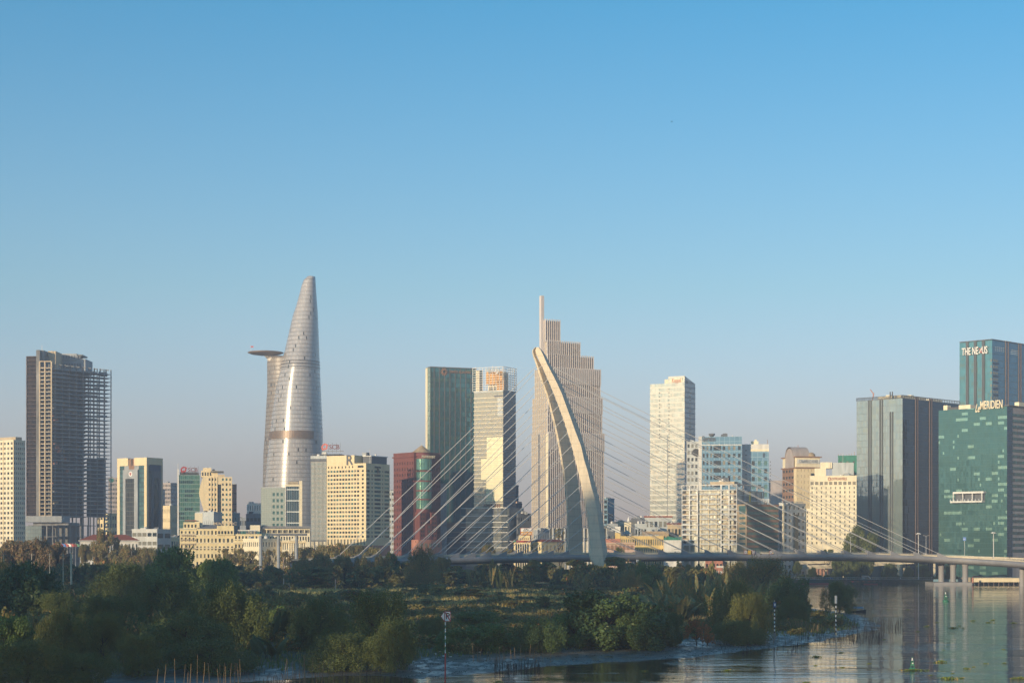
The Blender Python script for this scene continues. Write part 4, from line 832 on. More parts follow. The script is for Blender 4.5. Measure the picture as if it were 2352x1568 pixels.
b.box('red_canopy', 1, b.a*.55, 3, 9, b.H, z(1236.5), M['salmon']); b.box('bright_end', 0, 1.6, -.3, 4, z(1265), b.H-.1, M['cream2'])
b = block('long ochre yellow school-like building with white framed windows beyond the bridge deck', 1426, 1524, 1524.2, 1233.6, 1160, M['yellow'], (19,4), th=5, fw=.62, fh=.62, mats=('dark','curt','curt'), clutter=9, dep=14, name='school_building'); b.finish()
m = MB()
for k in range(30): m.box(b.a*k/30, b.a*k/30+.12, .2, .3, b.H+.9, b.H+2.1)
m.box(0, b.a, .2, .3, b.H+2.0, b.H+2.12); m.build('roof_rail', M['dsteel'], b.root)
b = block('white and ochre stair tower house left of the ochre school-like building', 1413, 1425, 1425.5, 1211.6, 1180, M['white'], (1,2), th=8, fw=.2, fh=.2, dep=8, clutter=0, name='house'); b.box('ochre_base', -.1, b.a+.1, -.15, -.004, 0, b.z(1223), M['yellow']); b.finish()
villa('small house with a pale green pyramid roof behind the ochre school-like building', 1430, 1449, 1225, 1217, 1190, M['greennet'], M['paleg'], 3, 'house', 'house', 9, .5, 2)
b = block('blank white wall building left of the white framed apartment block', 1524.3, 1564.7, 1565, 1243, 1150, M['white'], (3,2), th=4, fw=.02, fh=.02, clutter=0, dep=12, name='building'); 
for k in range(7): b.box('roof_plant', b.a*k/7+.3, b.a*k/7+2, 1, 2.5, b.H+.9, b.H+rnd.uniform(2,3.4), M['greennet'])
b.box('wall_grille', b.a*.6, b.a*.95, -.1, -.003, b.z(1261), b.z(1260), M['dgrey']); b.finish()
for lab, xl, xc, xr, yt, Y, wm, nl, roofm in (
  ('grey plastered house with a blank gable among the rooftops right of the pylon', 1458, 1485.6, 1486, 1205, 1230, 'lgrey', (4,3), None),
  ('white penthouse building with large dark windows below the pale glass tower', 1481, 1543, 1543.5, 1190.7, 1260, 'lgrey', (6,5), 'roofred'),
  ('brown house with a dark arched roof and open loggias beside the white framed block', 1533, 1565, 1565.4, 1207, 1210, 'beige', (4,4), 'darkred'),
  ('long grey-beige terrace house with roof railings above the ochre building', 1476, 1536, 1536.5, 1222.6, 1200, 'tan', (9,3), None),
  ('dark grey house with glazed roof terrace in the middle of the low rooftops', 1450, 1481, 1481.4, 1192, 1290, 'dgrey', (5,5), None),
  ('pale house with a white roof water tower left of the dark grey house', 1434, 1461, 1461.2, 1202, 1300, 'cream2', (4,4), None),
  ('low blue-grey house touching the right side of the pylon', 1394, 1419, 1419.5, 1205, 1320, 'grey', (5,4), None),
  ('faint beige house on the far skyline right of the pylon', 1412, 1440, 1440.3, 1199, 1700, 'beige', (5,4), None),
  ('shadowed narrow house behind the arcaded hall', 1396, 1430, 1430.4, 1222, 1210, 'dgrey', (5,3), None)):
    b = block(lab, xl, xc, xr, yt, Y, M[wm], nl, th=6, fw=.6, fh=.5, clutter=5, dep=12, name='house', cat='house', seed=int(xl)); b.finish()
    if roofm: b.box('roof_cap', -.6, b.a+.6, -.6, 6, b.H+.95, b.H+1.9, M[roofm])
    if yt == 1202: MB().lathe([(0,0),(.9,0),(.9,2.6),(.5,4.2),(0,5)], 3, 3, 12).build('water_tower', M['wpaint'], b.root, loc=(0,0,b.H))

# --- pale glass tower (stepped top)
b = Bld('glass_tower', 'tall pale glass tower with light floor bands and a stepped top', 1493, 1572.4, 1597, 862.8, 1800, 28, 'skyscraper')
u, v, z = b.u, b.v, b.z; zl = z(878.7)
kg = glass_grid('sky_pale_band_glass', 1.7, 5.05, (.44,.48,.42), (.54,.57,.50), metal=.55, lw=.06, lh=.0, line=(.6,.58,.5), rough=.14, tilt=.016, band=(.34,(.62,.60,.52)))  # pale tint holds the bright sky reflected by the front
ks = glass_grid('shade_side_band_glass', 1.7, 5.05, (.12,.16,.20), (.18,.22,.26), metal=.5, lw=.06, line=(.2,.22,.24), rough=.12, tilt=.03, band=(.3,(.22,.25,.28)))  # darker copy of the glass paints the unlit side
mb = MB(); xs = u(1535); mb.quad((0,0,0),(b.a,0,0),(b.a,0,zl),(0,0,zl)); mb.quad((xs,0,zl),(b.a,0,zl),(b.a,0,b.H),(xs,0,b.H)); mb.build('front_glazing', kg, b.root)
mb = MB(); mb.quad((b.a,0,0),(b.a,b.b,0),(b.a,b.b,b.H-6),(b.a,0,b.H-0)); mb.quad((xs,b.b,0),(xs,b.b,b.H-6),(b.a,b.b,b.H-6),(b.a,b.b,0)); mb.quad((xs,0,b.H),(b.a,0,b.H),(b.a,b.b,b.H-6),(xs,b.b,b.H-6)); mb.quad((xs,0,zl),(xs,0,b.H),(xs,b.b,b.H-6),(xs,b.b,zl)); mb.quad((0,0,zl),(xs,0,zl),(xs,b.b,zl),(0,b.b,zl)); mb.quad((0,b.b,0),(0,0,0),(0,0,zl),(0,b.b,zl)); mb.build('side_glazing', ks, b.root)
for k in range(24):
    for xx in (1514, 1535.5): 
        if k > 13 and xx < 1520: continue
        b.box('notch_window', u(xx), u(xx+2.2), -.06, -.003, z(893+k*8.6), z(890+k*8.6), W['dark'])
b.box('recess_line', u(1532.6), u(1534), -.05, -.002, 2, z(998), M['dgrey']); b.box('sign_board', u(1540), u(1567), -.25, -.004, z(877), z(868), M['cream2']); text_part('sign_lettering', 'Keppel', 5.6, (u(1554),-.35,z(873)), (R(90),0,0), M['salmon'], b.root, width=u(1563)-u(1543)); b.box('roof_ledge', u(1526), xs-.1, .5, 10, zl, z(869), M['cream2']); b.box('side_notch', b.a+.003, b.a+.1, b.b*.1, b.b*.3, z(880), z(872), M['dgrey'])
for k in range(26): b.box('side_notch', b.a+.003, b.a+.1, b.b*.42, b.b*.60, z(893+k*8.6), z(889+k*8.6), W['dark'])

# --- blue hotel
b = Bld('hotel_tower', 'blue panelled hotel with a grid of square windows, behind the white framed block', 1604.5, 1704, 1704, 1002, 1430, 8, 'hotel', dep=28)
u, z = b.u, b.z; mb = MB(); zc = z(1020); bl = glass_grid('blue_panel_wall', 4.0, 3.9, (.12,.25,.37), (.15,.29,.41), metal=.1, lw=.1, lh=.14, line=(.24,.38,.48), rough=.25, tilt=.01)
b.grid(mb, 'L', u(1612), u(1638), 2, zc, 3, 17, .5, .52, mats=('dark','dark','curt')); b.grid(mb, 'L', u(1638), u(1657), 2, zc, 1, 17, .92, .6, mats=('dark',)); b.grid(mb, 'L', u(1657), b.a, 2, zc, 4, 17, .5, .52, mats=('dark','dark','curt'))
mb.quad((u(1612),0,0),(b.a,0,0),(b.a,0,2),(u(1612),0,2)); mb.quad((u(1612),0,zc),(b.a,0,zc),(b.a,0,b.H),(u(1612),0,b.H)); b.shell(mb, 0, b.H, 'RBT', x0=u(1612)); mb.build('wall', bl, b.root)
b.box('white_edge', 0, u(1612)-.01, -.3, b.b, 0, b.H+.2, M['white']); b.box('floor_band', u(1612), b.a, -.2, -.004, z(1022), z(1020), M['white']); text_part('sign_lettering', 'Sheraton', 6.2, (u(1628),-.4,z(1007)), (R(90),0,0), M['dgrey'], b.root, width=u(1643)-u(1613)); roof_clutter(b, 4, b.H, 4, b.a-4, 2, 10, seed=22)
MB().lathe([(0,0),(1.6,.5),(2.6,1.8),(2.4,2.6),(0,2.6)], u(1635), 3, 16).build('roof_dome', M['dgrey'], b.root, loc=(0,0,b.H)); b.finish()
b = block('grey-white stepped wing with a round black vent left of the blue hotel', 1577, 1604, 1604.4, 1016, 1445, M['lgrey'], (3,19), th=8, fw=.55, fh=.5, clutter=2, name='tower_block', dep=20); MB().poly([(b.u(1599)+3.2*math.cos(t*.393), -.2, b.z(1039)+3.2*math.sin(t*.393)) for t in range(16)]).build('round_vent', M['black'], b.root); b.finish()
b = Bld('hotel_tower', 'slimmer blue and white tower right of the blue hotel', 1704.5, 1766, 1766, 1019.4, 1440, 8, 'tower', dep=26)
u, z = b.u, b.z; mb = MB(); b.shell(mb, 0, b.H, 'RBT'); mb.quad((0,0,0),(u(1723),0,0),(u(1723),0,b.H),(0,0,b.H)); mb.build('white_wall', M['white'], b.root)
mb = MB(); b.grid(mb, 'L', u(1723), b.a, 2, z(1054), 3, 14, .5, .55, mats=('dark','teal')); mb.quad((u(1723),0,z(1054)),(b.a,0,z(1054)),(b.a,0,z(1033)),(u(1723),0,z(1033))); mb.build('blue_wall', bl, b.root); mb = MB().quad((u(1723),0,z(1033)),(b.a,0,z(1033)),(b.a,0,b.H),(u(1723),0,b.H)); mb.build('white_top', M['white'], b.root)
b.box('roof_room', u(1725), u(1742), 4, 12, b.H, z(1012), M['cream2']); b.box('roof_tank', u(1733), u(1738), 5, 9, z(1012)+.001, z(1008), M['cream2']); b.box('floor_band', u(1723), b.a+.1, -.2, -.003, z(1036), z(1031), M['cream2']); b.box('top_slot', u(1752), u(1757), -.1, -.004, z(1050), z(1040), M['navy'])
for k in range(10): b.box('small_window', u(1712), u(1715), -.06, -.002, z(1035+k*11), z(1032.5+k*11), W['dark'])
m = MB()
for k in range(16): m.box(b.a+.8, b.a+1.4, 0, .5, z(1062+k*8), z(1058.5+k*8))
m.build('edge_lamps', M['dgrey'], b.root); MB().tube([(b.a-1,2,b.H),(b.a-1,2,z(1009))], .2).build('antenna', M['brown'], b.root); b.finish()
b = block('faint pinkish far block between the blue wing and the hotel with the barrel roof', 1760, 1800, 1801, 1107, 2000, M['mauve'], (6,10), th=8, fw=.8, fh=.3, clutter=0, name='tower_block'); b.finish()

# --- white framed apartment block
b = Bld('apartment_block', 'apartment block wrapped in an open white frame of square bays', 1566.2, 1693, 1755, 1112, 1150, 25, 'apartment block')
u, v, z = b.u, b.v, b.z; fr = M['white']; NF = 13; zb0, zb1 = z(1262), b.H; zr = lambda k: zb0+(zb1-zb0)*k/NF
ap = glass_grid('balcony_glass', 1.1, 3.3, (.46,.45,.36), (.34,.35,.30), metal=.08, lw=.07, lh=.0, line=(.2,.2,.18), rough=.18, tilt=.03)
b.box('glazed_core', .8, b.a-.8, 1.6, b.b-1, 0, zr(NF-1)-.4, ap); b.box('roof_house', u(1626), u(1682), 4, 12, b.H, z(1104.5), M['beige'])
cols_ = [0, 1/7, 2/7, 5/7, 6/7, 1.0]
for c_ in cols_: b.box('frame_post', b.a*c_-.4 if c_ else 0, b.a*c_+.4 if c_ < 1 else b.a, -.3, .6, 0, b.H, fr)
for k in range(1, NF+1):
    m = MB(); h_ = .38
    if k >= NF-1: m.box(0, b.a, -.28, .55, zr(k)-h_, zr(k)+.1)
    else: m.box(0, b.a*2/7, -.28, .55, zr(k)-h_, zr(k)+.1); m.box(b.a*5/7, b.a, -.28, .55, zr(k)-h_, zr(k)+.1)
    m.box(b.a-.55, b.a+.02, .56, b.b, zr(k)-h_, zr(k)+.1); m.build('frame_beam', fr, b.root)
    if k < NF-1:
        for (c0,c1) in ((0,1/7),(1/7,2/7),(5/7,6/7),(6/7,1)):
            if rnd.random() < .7: b.box('balustrade', b.a*c0+.45, b.a*c1-.45, -.1, 0, zr(k)+.12, zr(k)+.95, M['tan' if rnd.random()<.5 else 'lgrey'])
        m = MB(); m.box(b.a*2/7+1.2, b.a*5/7-1.2, .2, 1.58, zr(k)-.25, zr(k)); m.build('balcony', M['beige'], b.root); b.box('balcony_glass', b.a*2/7+1.2, b.a*5/7-1.2, .2, .28, zr(k)+.001, zr(k)+.95, M['lgrey'])
        for (c0,c1) in ((0,1/7),(6/7,1)):
            if k < 12: b.box('bay_recess', b.a*c0+(.5 if c0==0 else 2.5), b.a*c0+(2.4 if c0==0 else 4.3), 1.3, 1.58, zr(k)+.12, zr(k+1)-.45, W['dark'])
for f in (.34,.48,.62): b.box('inner_post', b.a*f, b.a*f+.3, .1, .5, zb0, zr(11), M['cream'])
for c_ in (.25, .5, .75, 1.0): b.box('side_post', b.a-.6, b.a-.01, b.b*c_-.4, b.b*c_, 0, b.H, M['mauve'])
b.box('side_panel', b.a-1.0, b.a-.65, b.b*.28, b.b*.74, 0, zr(NF-2), M['grey'])
m = MB()
for k in range(8): m.box(b.a-.6, b.a+1.4, b.b*k/8+.2, b.b*k/8+1.4, b.H+.15, b.H+.45)
m.build('roof_louvres', M['dsteel'], b.root); roof_clutter(b, 5, z(1104.5), u(1640), u(1675), 5, 10, seed=3)
# --- brown glass office
b = Bld('office_block', 'brown office block with horizontal ribbons of green glass, right of the white framed block', 1693.5, 1716, 1789, 1157, 1120, 62, 'office block')
u, v, z = b.u, b.v, b.z; b.box('core', .4, b.a-.4, .4, b.b-.4, 0, b.H-.2, glass_grid('ribbon_glass', 1.5, 3.1, (.10,.20,.17), (.22,.28,.20), metal=.4, lw=.1, line=(.1,.13,.12), rough=.12, tilt=.03))
for k in range(9):
    zk = b.H - k*3.15; b.box('spandrel', 0, b.a, 0, b.b, zk-1.5, zk, M['tan' if k == 99 else 'brown'])
b.box('tan_end', -.05, b.a*.98, -.25, -.004, 0, b.H, M['tan'])
for k in range(8): b.box('end_window', b.a*.25, b.a*.85, -.32, -.255, b.H-2.9-k*3.15, b.H-1.6-k*3.15, W['teal'])
b.box('top_arch', b.a*.2, b.a*.9, -.3, -.256, b.H-4.6, b.H-1, W['teal']); b.box('roof_box', b.a-4, b.a-.2, 2, 8, b.H, b.H+1.4, M['tan'])
b.box('yellow_pipe', b.a-5, b.a-4.2, 5, 5.8, b.H, b.z(1128), M['ygold'])
for k in range(5): m = MB().box(b.a-2-k*.1, b.a-1.7, b.b*.5+k*1.4, b.b*.5+k*1.4+.35, b.H+1, b.H+3.6); m.box(b.a-1.9, b.a-1.8, b.b*.5+k*1.4+.1, b.b*.5+k*1.4+.2, b.H, b.H+1); m.build('phone_antenna', M['wpaint'], b.root)
# --- white narrow tower
b = block('white narrow office tower with one tall glass bay', 1789.6, 1799, 1850, 1157, 1135, M['offwhite'], (2,11), (5,11), th=41, fw=.5, fh=.5, clutter=4, name='office_tower'); 
b.box('glass_bay', b.a+.003, b.a+.9, b.b*.46, b.b*.62, 4, b.z(1180), W['dark']); b.box('roof_canopy', 1, b.a-1, 1, b.b-1, b.H+1.6, b.H+1.9, M['white'])
for k in range(5): b.box('canopy_post', b.a-1.6, b.a-1.3, 1.5+k*(b.b-3.5)/4, 1.8+k*(b.b-3.5)/4, b.H, b.H+1.6, M['white'])
b.box('corner_strip', b.a-.3, b.a+.25, -.3, 1.2, 0, b.H, M['cream2']); b.finish()
# --- hotel with barrel roof and long sign
b = Bld('hotel_tower', 'tan hotel tower with a barrel roof and a long white sign band', 1797, 1829, 1884, 1049.7, 1350, 73, 'hotel')
u, v, z = b.u, b.v, b.z; mb = MB(); b.grid(mb, 'L', 0, b.a*.82, 2, z(1073), 4, 16, .7, .4, mats=('dark',)); mb.build('brown_side_wall', M['brown'], b.root); mb = MB(); mb.quad((b.a*.82,0,2),(b.a,0,2),(b.a,0,z(1073)),(b.a*.82,0,z(1073))); b.grid(mb, 'R', 0, b.b, 2, z(1073), 7, 18, .14, .5); b.shell(mb, 0, z(1073), 'BT'); mb.quad((0,0,0),(b.a,0,0),(b.a,0,2),(0,0,2)); mb.build('wall', M['cream'], b.root)
b.box('top_storey', .2, b.a-.1, .2, b.b-.2, z(1073)+.001, b.H, M['cream2']); b.box('ledge', -.8, b.a+.8, -.8, b.b+.8, z(1075), z(1072), M['brown']); b.box('roof_edge', -.9, b.a+1, -.9, b.b+.9, b.H+.001, b.H+.8, M['brown']); b.box('sign_band', b.a+.01, b.a+.4, b.b*.03, b.b*.95, z(1064), z(1054.5), M['white'])
text_part('sign_lettering', 'CARAVELLE HOTEL', 3.2, (b.a+.6, b.b*.5, z(1059)), (R(90),0,R(90)), M['grey'], b.root, width=b.b*.8)
m = MB(); xm = b.a*.6; rad = b.a*.3
for k in range(12):
    t0, t1 = math.pi*k/12, math.pi*(k+1)/12
    m.quad((xm+rad*math.cos(t0), -1.4, z(1049)+1.1*rad*math.sin(t0)), (xm+rad*math.cos(t0), 12, z(1049)+1.1*rad*math.sin(t0)), (xm+rad*math.cos(t1), 12, z(1049)+1.1*rad*math.sin(t1)), (xm+rad*math.cos(t1), -1.4, z(1049)+1.1*rad*math.sin(t1)))
m.poly([(xm+rad*.86*math.cos(math.pi*k/12), -1.0, z(1049)+rad*.95*math.sin(math.pi*k/12)) for k in range(13)]); m.box(xm-rad, xm+rad, -1.0, -.81, z(1073), z(1049)); m.build('barrel_roof', M['mauve'], b.root)
m = MB(); m.lathe([(0,0),(3.2,0),(3.0,1.6),(1.8,2.9),(0,3.3)], b.a-4, b.b*.72, 16); m.build('roof_dome', M['tan'], b.root, loc=(0,0,b.H+.8))
b.box('glass_shaft', b.a+.003, b.a+1.2, b.b*.6, b.b*.7, 4, z(1086), W['dark']); MB().tube([(b.a*.6,6,b.H),(b.a*.6,6,z(1020))], .2).build('mast', M['salmon'], b.root); b.finish()
# --- cream lettered hotel
b = Bld('hotel_tower', 'bright cream hotel slab with small even windows, left of the navy glass tower', 1849.6, 1967.5, 1967.5, 1092.5, 1150, 12, 'hotel', dep=20)
u, z = b.u, b.z; xs = u(1860); mb = MB(); b.grid(mb, 'L', xs, b.a, z(1251), z(1115), 10, 14, .24, .52, mats=('dark','curt','curt','curt')); b.grid(mb, 'L', 0, xs, z(1251), z(1170), 1, 8, .22, .52, mats=('dark','curt')); b.grid(mb, 'L', xs, b.a, z(1115), z(1103), 10, 1, .68, .62, mats=('curt',))
mb.quad((0,0,z(1170)),(xs,0,z(1170)),(xs,0,z(1167)),(0,0,z(1167))); mb.quad((0,0,0),(b.a,0,0),(b.a,0,z(1251)),(0,0,z(1251))); mb.quad((xs,0,z(1103)),(b.a,0,z(1103)),(b.a,0,b.H),(xs,0,b.H)); b.shell(mb, 0, b.H, 'RBT', x0=xs); b.shell(mb, 0, z(1167), 'BT', x1=xs); mb.build('wall', M['cream2'], b.root)
parapet(b, b.H, M['cream2'], .3, x0=xs); text_part('sign_lettering', 'LOTTE HOTELS', 2.3, (u(1926),-.3,z(1099)), (R(90),0,0), M['salmon'], b.root, width=u(1946)-u(1909)); m = MB().lathe([(.75,-.12),(1.15,-.12),(1.15,.12),(.75,.12)], 0, 0, 18, sx=.75); o = m.build('sign_emblem', M['salmon'], b.root, loc=(u(1904.5),-.35,z(1099))); o.rotation_euler = (R(90),0,0)
b.box('roof_block', u(1871), u(1897), 2, 12, b.H, z(1074), M['cream2']); b.box('roof_block', u(1884), u(1911), 3, 13, z(1074)+.001, z(1060), M['cream2']); b.box('roof_block_grey', u(1911)+.01, u(1961), 4, 14, b.H, z(1061), M['lgrey']); b.box('roof_hood', u(1936), u(1960), 1.5, 4, z(1092), z(1089), M['dgrey'])
for xx in (1904, 1936): MB().tube([(u(xx),1,b.H),(u(xx),1,z(1038 if xx>1930 else 1050))], .09).build('antenna', M['steel'], b.root)
roof_clutter(b, 3, b.H, u(1925), u(1950), 1, 3, seed=8); b.finish()
b = block('unfinished building top wrapped in green netting behind the cream lettered hotel', 1925, 1968, 1990, 1048, 1420, M['greennet'], (3,10), (2,10), th=15, fw=.3, fh=.2, clutter=0, name='unfinished_building'); 
for k in range(7): b.box('rebar_post', b.a*k/7, b.a*k/7+.3, .5, .8, b.H, b.H+rnd.uniform(1.5,4), M['tan'])
b.finish()

# --- dark glass tower with a railed crown
b = Bld('glass_tower', 'large glass tower with a pale left face and a navy right face', 1967.6, 2073, 2204, 914, 1180, 45, 'skyscraper')
u, v, z = b.u, b.v, b.z
dl = glass_grid('sky_pale_green_glass', 1.25, 4.35, (.42,.50,.48), (.52,.60,.56), metal=.7, lw=.05, lh=.05, line=(.12,.14,.14), rough=.06, tilt=.012, bright=(.50,.56,.48), pb=.10)  # pale colour stands in for sky glare on the left face
dr = glass_grid('navy_shade_glass', 1.25, 4.35, (.012,.045,.085), (.02,.06,.105), metal=.7, lw=.05, lh=.06, line=(.06,.08,.10), rough=.08, tilt=.012)  # dark copy puts the dim right side's shade into the glass colour
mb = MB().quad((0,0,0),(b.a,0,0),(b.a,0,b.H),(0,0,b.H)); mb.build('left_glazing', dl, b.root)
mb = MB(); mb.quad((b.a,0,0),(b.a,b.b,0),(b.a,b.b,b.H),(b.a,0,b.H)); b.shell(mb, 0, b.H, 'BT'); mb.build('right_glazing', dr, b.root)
for xx in (1995,2000,2021,2026,2044.5,2049.5): 
    b.box('fin', u(xx), u(xx+1.6), -.7, -.003, 0, z(914) if xx < 2040 else z(944), M['dgrey'])
    if xx > 2040: b.box('fin', u(xx), u(xx+1.6), -.7, -.003, z(926)+8, b.H, M['dgrey'])
for xx in (2102,2107,2134,2139): b.box('fin', b.a+.003, b.a+.5, v(xx), v(xx+1.2), 0, z(908), M['fin'])
m = MB(); zt_ = z(906.8)
m.box(-.3, b.a+.3, -.3, .3, zt_-.3, zt_); m.box(b.a-.3, b.a+.3, .31, b.b, zt_-.3, zt_)
for k in range(40): x_ = b.a*k/39; m.box(x_-.12, x_+.12, -.2, .2, b.H, zt_-.3)
for k in range(34): y_ = b.b*k/33; m.box(b.a-.2, b.a+.2, y_-.14, y_+.14, b.H, zt_-.3)
m.build('crown_railing', M['dsteel'], b.root); b.box('roof_plant_room', b.a-22, b.a-4, 5, b.b*.5, b.H, zt_+.4, M['cream2']); b.box('roof_plant_room', b.a-20, b.a-5, b.b*.6, b.b*.8, b.H, zt_+.2, M['cream2'])
m = MB().tube([(u(1996),4,b.H),(u(1996)+1,4,zt_+3)], .35); m.tube([(u(1996)+1,4,zt_+2),(u(1991),4,zt_+5.5)], .3); m.build('roof_crane', M['salmon'], b.root)
for k in range(3): b.box('roof_unit', b.a-18+k*5, b.a-15+k*5, 8+k*5, 11+k*5, zt_+.4, zt_+1.4, M['cream2'])

# --- teal tower lettered THE NEXUS
b = Bld('glass_tower', 'teal glass tower with white lettering rising behind the green hotel at the right edge', 2204, 2278.8, 2400, 780.4, 1300, 45, 'skyscraper')
u, v, z = b.u, b.v, b.z
nl_ = glass_grid('lit_side_teal_glass', 1.3, 4.6, (.14,.34,.36), (.18,.42,.43), metal=.68, lw=.05, lh=.05, line=(.07,.12,.13), rough=.07, tilt=.01, bright=(.20,.32,.28), pb=.12)  # lighter copy of the glass, tinted as the lit side
nr_ = glass_grid('shade_side_teal_glass', 1.3, 4.6, (.06,.16,.24), (.08,.20,.29), metal=.7, lw=.05, lh=.06, line=(.05,.09,.11), rough=.08, tilt=.012)  # darker copy, shade of the right side put into colour
mb = MB().quad((0,0,0),(b.a,0,0),(b.a,0,b.H),(0,0,b.H)); mb.build('left_glazing', nl_, b.root)
mb = MB(); mb.quad((b.a,0,0),(b.a,b.b,0),(b.a,b.b,b.H),(b.a,0,b.H)); b.shell(mb, 0, b.H, 'BT'); mb.build('right_glazing', nr_, b.root)
for xx in (2219.7,2223,2238,2241.5,2256.5,2260): b.box('fin', u(xx), u(xx+2), -.8, -.003, 0, b.H+.3, M['dgrey'])
for xx in (2309,2315,2339,2344,2370,2376): b.box('fin', b.a+.003, b.a+.5, v(xx), v(xx+1.0), 0, b.H+.2, M['fin'])
for k in range(7): b.box('lit_balcony_pane', b.a+.004, b.a+.2, v(2282), v(2292), z(830+k*14.4), z(824+k*14.4), W['curt']); b.box('balcony_recess', b.a+.004, b.a+.3, v(2280), v(2293), z(836+k*14.4), z(832+k*14.4), M['navy']); b.box('lit_balcony_pane', u(2275), b.a-.1, -.1, -.004, z(830+k*14.4), z(824+k*14.4), W['curt'])
text_part('sign_lettering', 'THE NE', 7.4, (u(2230), -1.0, z(803.4)), (R(90),0,0), M['wpaint'], b.root, extrude=.4, width=u(2249)-u(2211.5)); text_part('sign_lettering', 'US', 7.4, (u(2263.5), -1.0, z(803.4)), (R(90),0,0), M['wpaint'], b.root, extrude=.4, width=u(2269.5)-u(2257))
m = MB().tube([(u(2250.5),-1.0,z(809)),(u(2256.5),-1.0,z(797.5))], .55, 4); m.build('sign_slash', M['wpaint'], b.root); m = MB().tube([(u(2251),-1.0,z(797.8)),(u(2253),-1.0,z(801.5))], .5, 4); m.tube([(u(2254),-1.0,z(804)),(u(2256.3),-1.0,z(808.6))], .5, 4); m.build('sign_stroke', M['red'], b.root)
m = MB()
for k in range(5):
    for j in range(3): m.box(b.a+.01, b.a+.25, v(2286+k*4.6), v(2287+k*4.6), z(796+j*4), z(795+j*4)); m.box(b.a+.01, b.a+.25, v(2322+k*3.4), v(2323+k*3.4), z(798+j*4), z(797+j*4))
m.build('facade_lamps', M['wpaint'], b.root); b.box('roof_unit', b.a-12, b.a-4, 14, 20, b.H, b.H+1.2, M['cream2']); b.box('roof_unit', b.a-14, b.a-3, 24, 32, b.H, b.H+1.6, M['cream2']); b.box('roof_edge', -.2, b.a+.2, -.2, b.b, b.H+.3, b.H+.7, M['dgrey'])

# --- green hotel lettered Le MERIDIEN
b = Bld('glass_hotel', 'green glass hotel with a white balcony box in its front', 2155.8, 2313, 2420, 932.7, 1120, 45, 'hotel')
u, v, z = b.u, b.v, b.z
ml = glass_grid('emerald_glass', 1.05, 3.42, (.085,.21,.20), (.10,.235,.22), metal=.6, lw=.06, lh=.05, line=(.05,.13,.12), rough=.07, tilt=.013, bright=(.33,.56,.45), pb=.17)
mb = MB().quad((0,0,0),(b.a,0,0),(b.a,0,b.H),(0,0,b.H)); mb.build('front_glazing', ml, b.root)
mb = MB(); b.shell(mb, 0, b.H, 'RBT'); mb.build('side_wall', M['mauve'], b.root)
b.box('corner_glazing', b.a-.01, b.a+.25, 0, b.b*.10, 0, b.H, dr)
k = 0; yy = 948
while yy < 1262: b.box('side_window_band', b.a+.003, b.a+.2, b.b*.11, b.b, z(yy+7), z(yy), glass_grid('side_ribbon_glass', 2.2, 3.4, (.03,.07,.08), (.06,.16,.15), metal=.5, rough=.1)); yy += 13.6
mb = MB(); xa, xb = u(2195), u(2262); mb.box(xa-2, xb, -3.4, -.01, z(1152), z(1148)); mb.box(xa, xb+1, -3.4, -.01, z(1131), z(1126.5)); 
for k in range(4): mb.box(xa+(xb-xa-.4)*k/3, xa+(xb-xa-.4)*k/3+.5, -3.3, -2.9, z(1148), z(1131))
mb.build('balcony_frame', M['white'], b.root); b.box('balcony_back', xa, xb, -.3, -.012, z(1148), z(1131), M['dgrey'])
for k in range(9): b.box('balcony_guest_rail', xa-2+(xb-xa+2)*k/9, xa-1.4+(xb-xa+2)*k/9, -3.35, -3.2, z(1148), z(1144), M['lgrey'])
text_part('sign_lettering', 'MERIDIEN', 7.2, (u(2279), -.8, z(934)+1.6), (R(90),0,0), M['cream2'], b.root, extrude=.35, width=u(2303)-u(2252)); text_part('sign_lettering', 'Le', 7.0, (u(2246.5), -.8, z(936)+.5), (R(90),0,0), M['cream2'], b.root, extrude=.25, width=u(2251)-u(2240), shear=.4)
m = MB().tube([(u(2259.2),-.8,z(925.5)),(u(2261),-.8,z(922.5))], .35, 4); m.build('sign_accent', M['cream2'], b.root)
m = MB(); m.box(u(2240), u(2304), -.5, -.3, b.H, b.H+.35); 
for k in range(12): x_ = u(2242)+(u(2303)-u(2242))*k/11; m.box(x_-.08, x_+.08, -.4, -.2, b.H, b.H+4.5)
m.build('sign_frame', M['dsteel'], b.root)
b.box('roof_block', u(2165), u(2174), 1, 5, b.H, b.H+3, M['cream2']); b.box('roof_block', u(2198), u(2225), 2, 8, b.H, b.H+2.6, M['cream2']); b.box('roof_rail', u(2174), u(2198), 1, 1.2, b.H, b.H+1.6, M['dsteel']); b.box('roof_tank', b.a-3, b.a, b.b*.25, b.b*.4, b.H, b.H+3.4, M['cream2']); b.box('roof_deck', b.a-8, b.a+.8, 1, b.b*.5, b.H+.3, b.H+.9, M['dgrey'])
b.box('roof_unit', b.a-4, b.a-1, b.b*.42, b.b*.46, b.H+.9, b.H+2.6, M['cream2'])

# --- low skyline fillers in the gaps
for lab, xl, xc, xr, yt, Y, wm, nl in (
  ('distant hazy low block between the wavy tower and the small white block', 540, 571, 571.4, 1190, 1900, 'grey', (6,5)),
  ('cream house with a flat roof left of the wavy tower, above the riverside hotel', 393, 415, 415.5, 1236, 1290, 'cream', (4,3)),
  ('hazy far block seen left of the fluted tower above the billboard house', 1196, 1222, 1222.4, 1188, 1650, 'dgrey', (5,6))):
    b = block(lab, xl, xc, xr, yt, Y, M[wm], nl, th=6, fw=.6, fh=.5, clutter=2, dep=12, name='building', seed=int(xl)); b.finish()
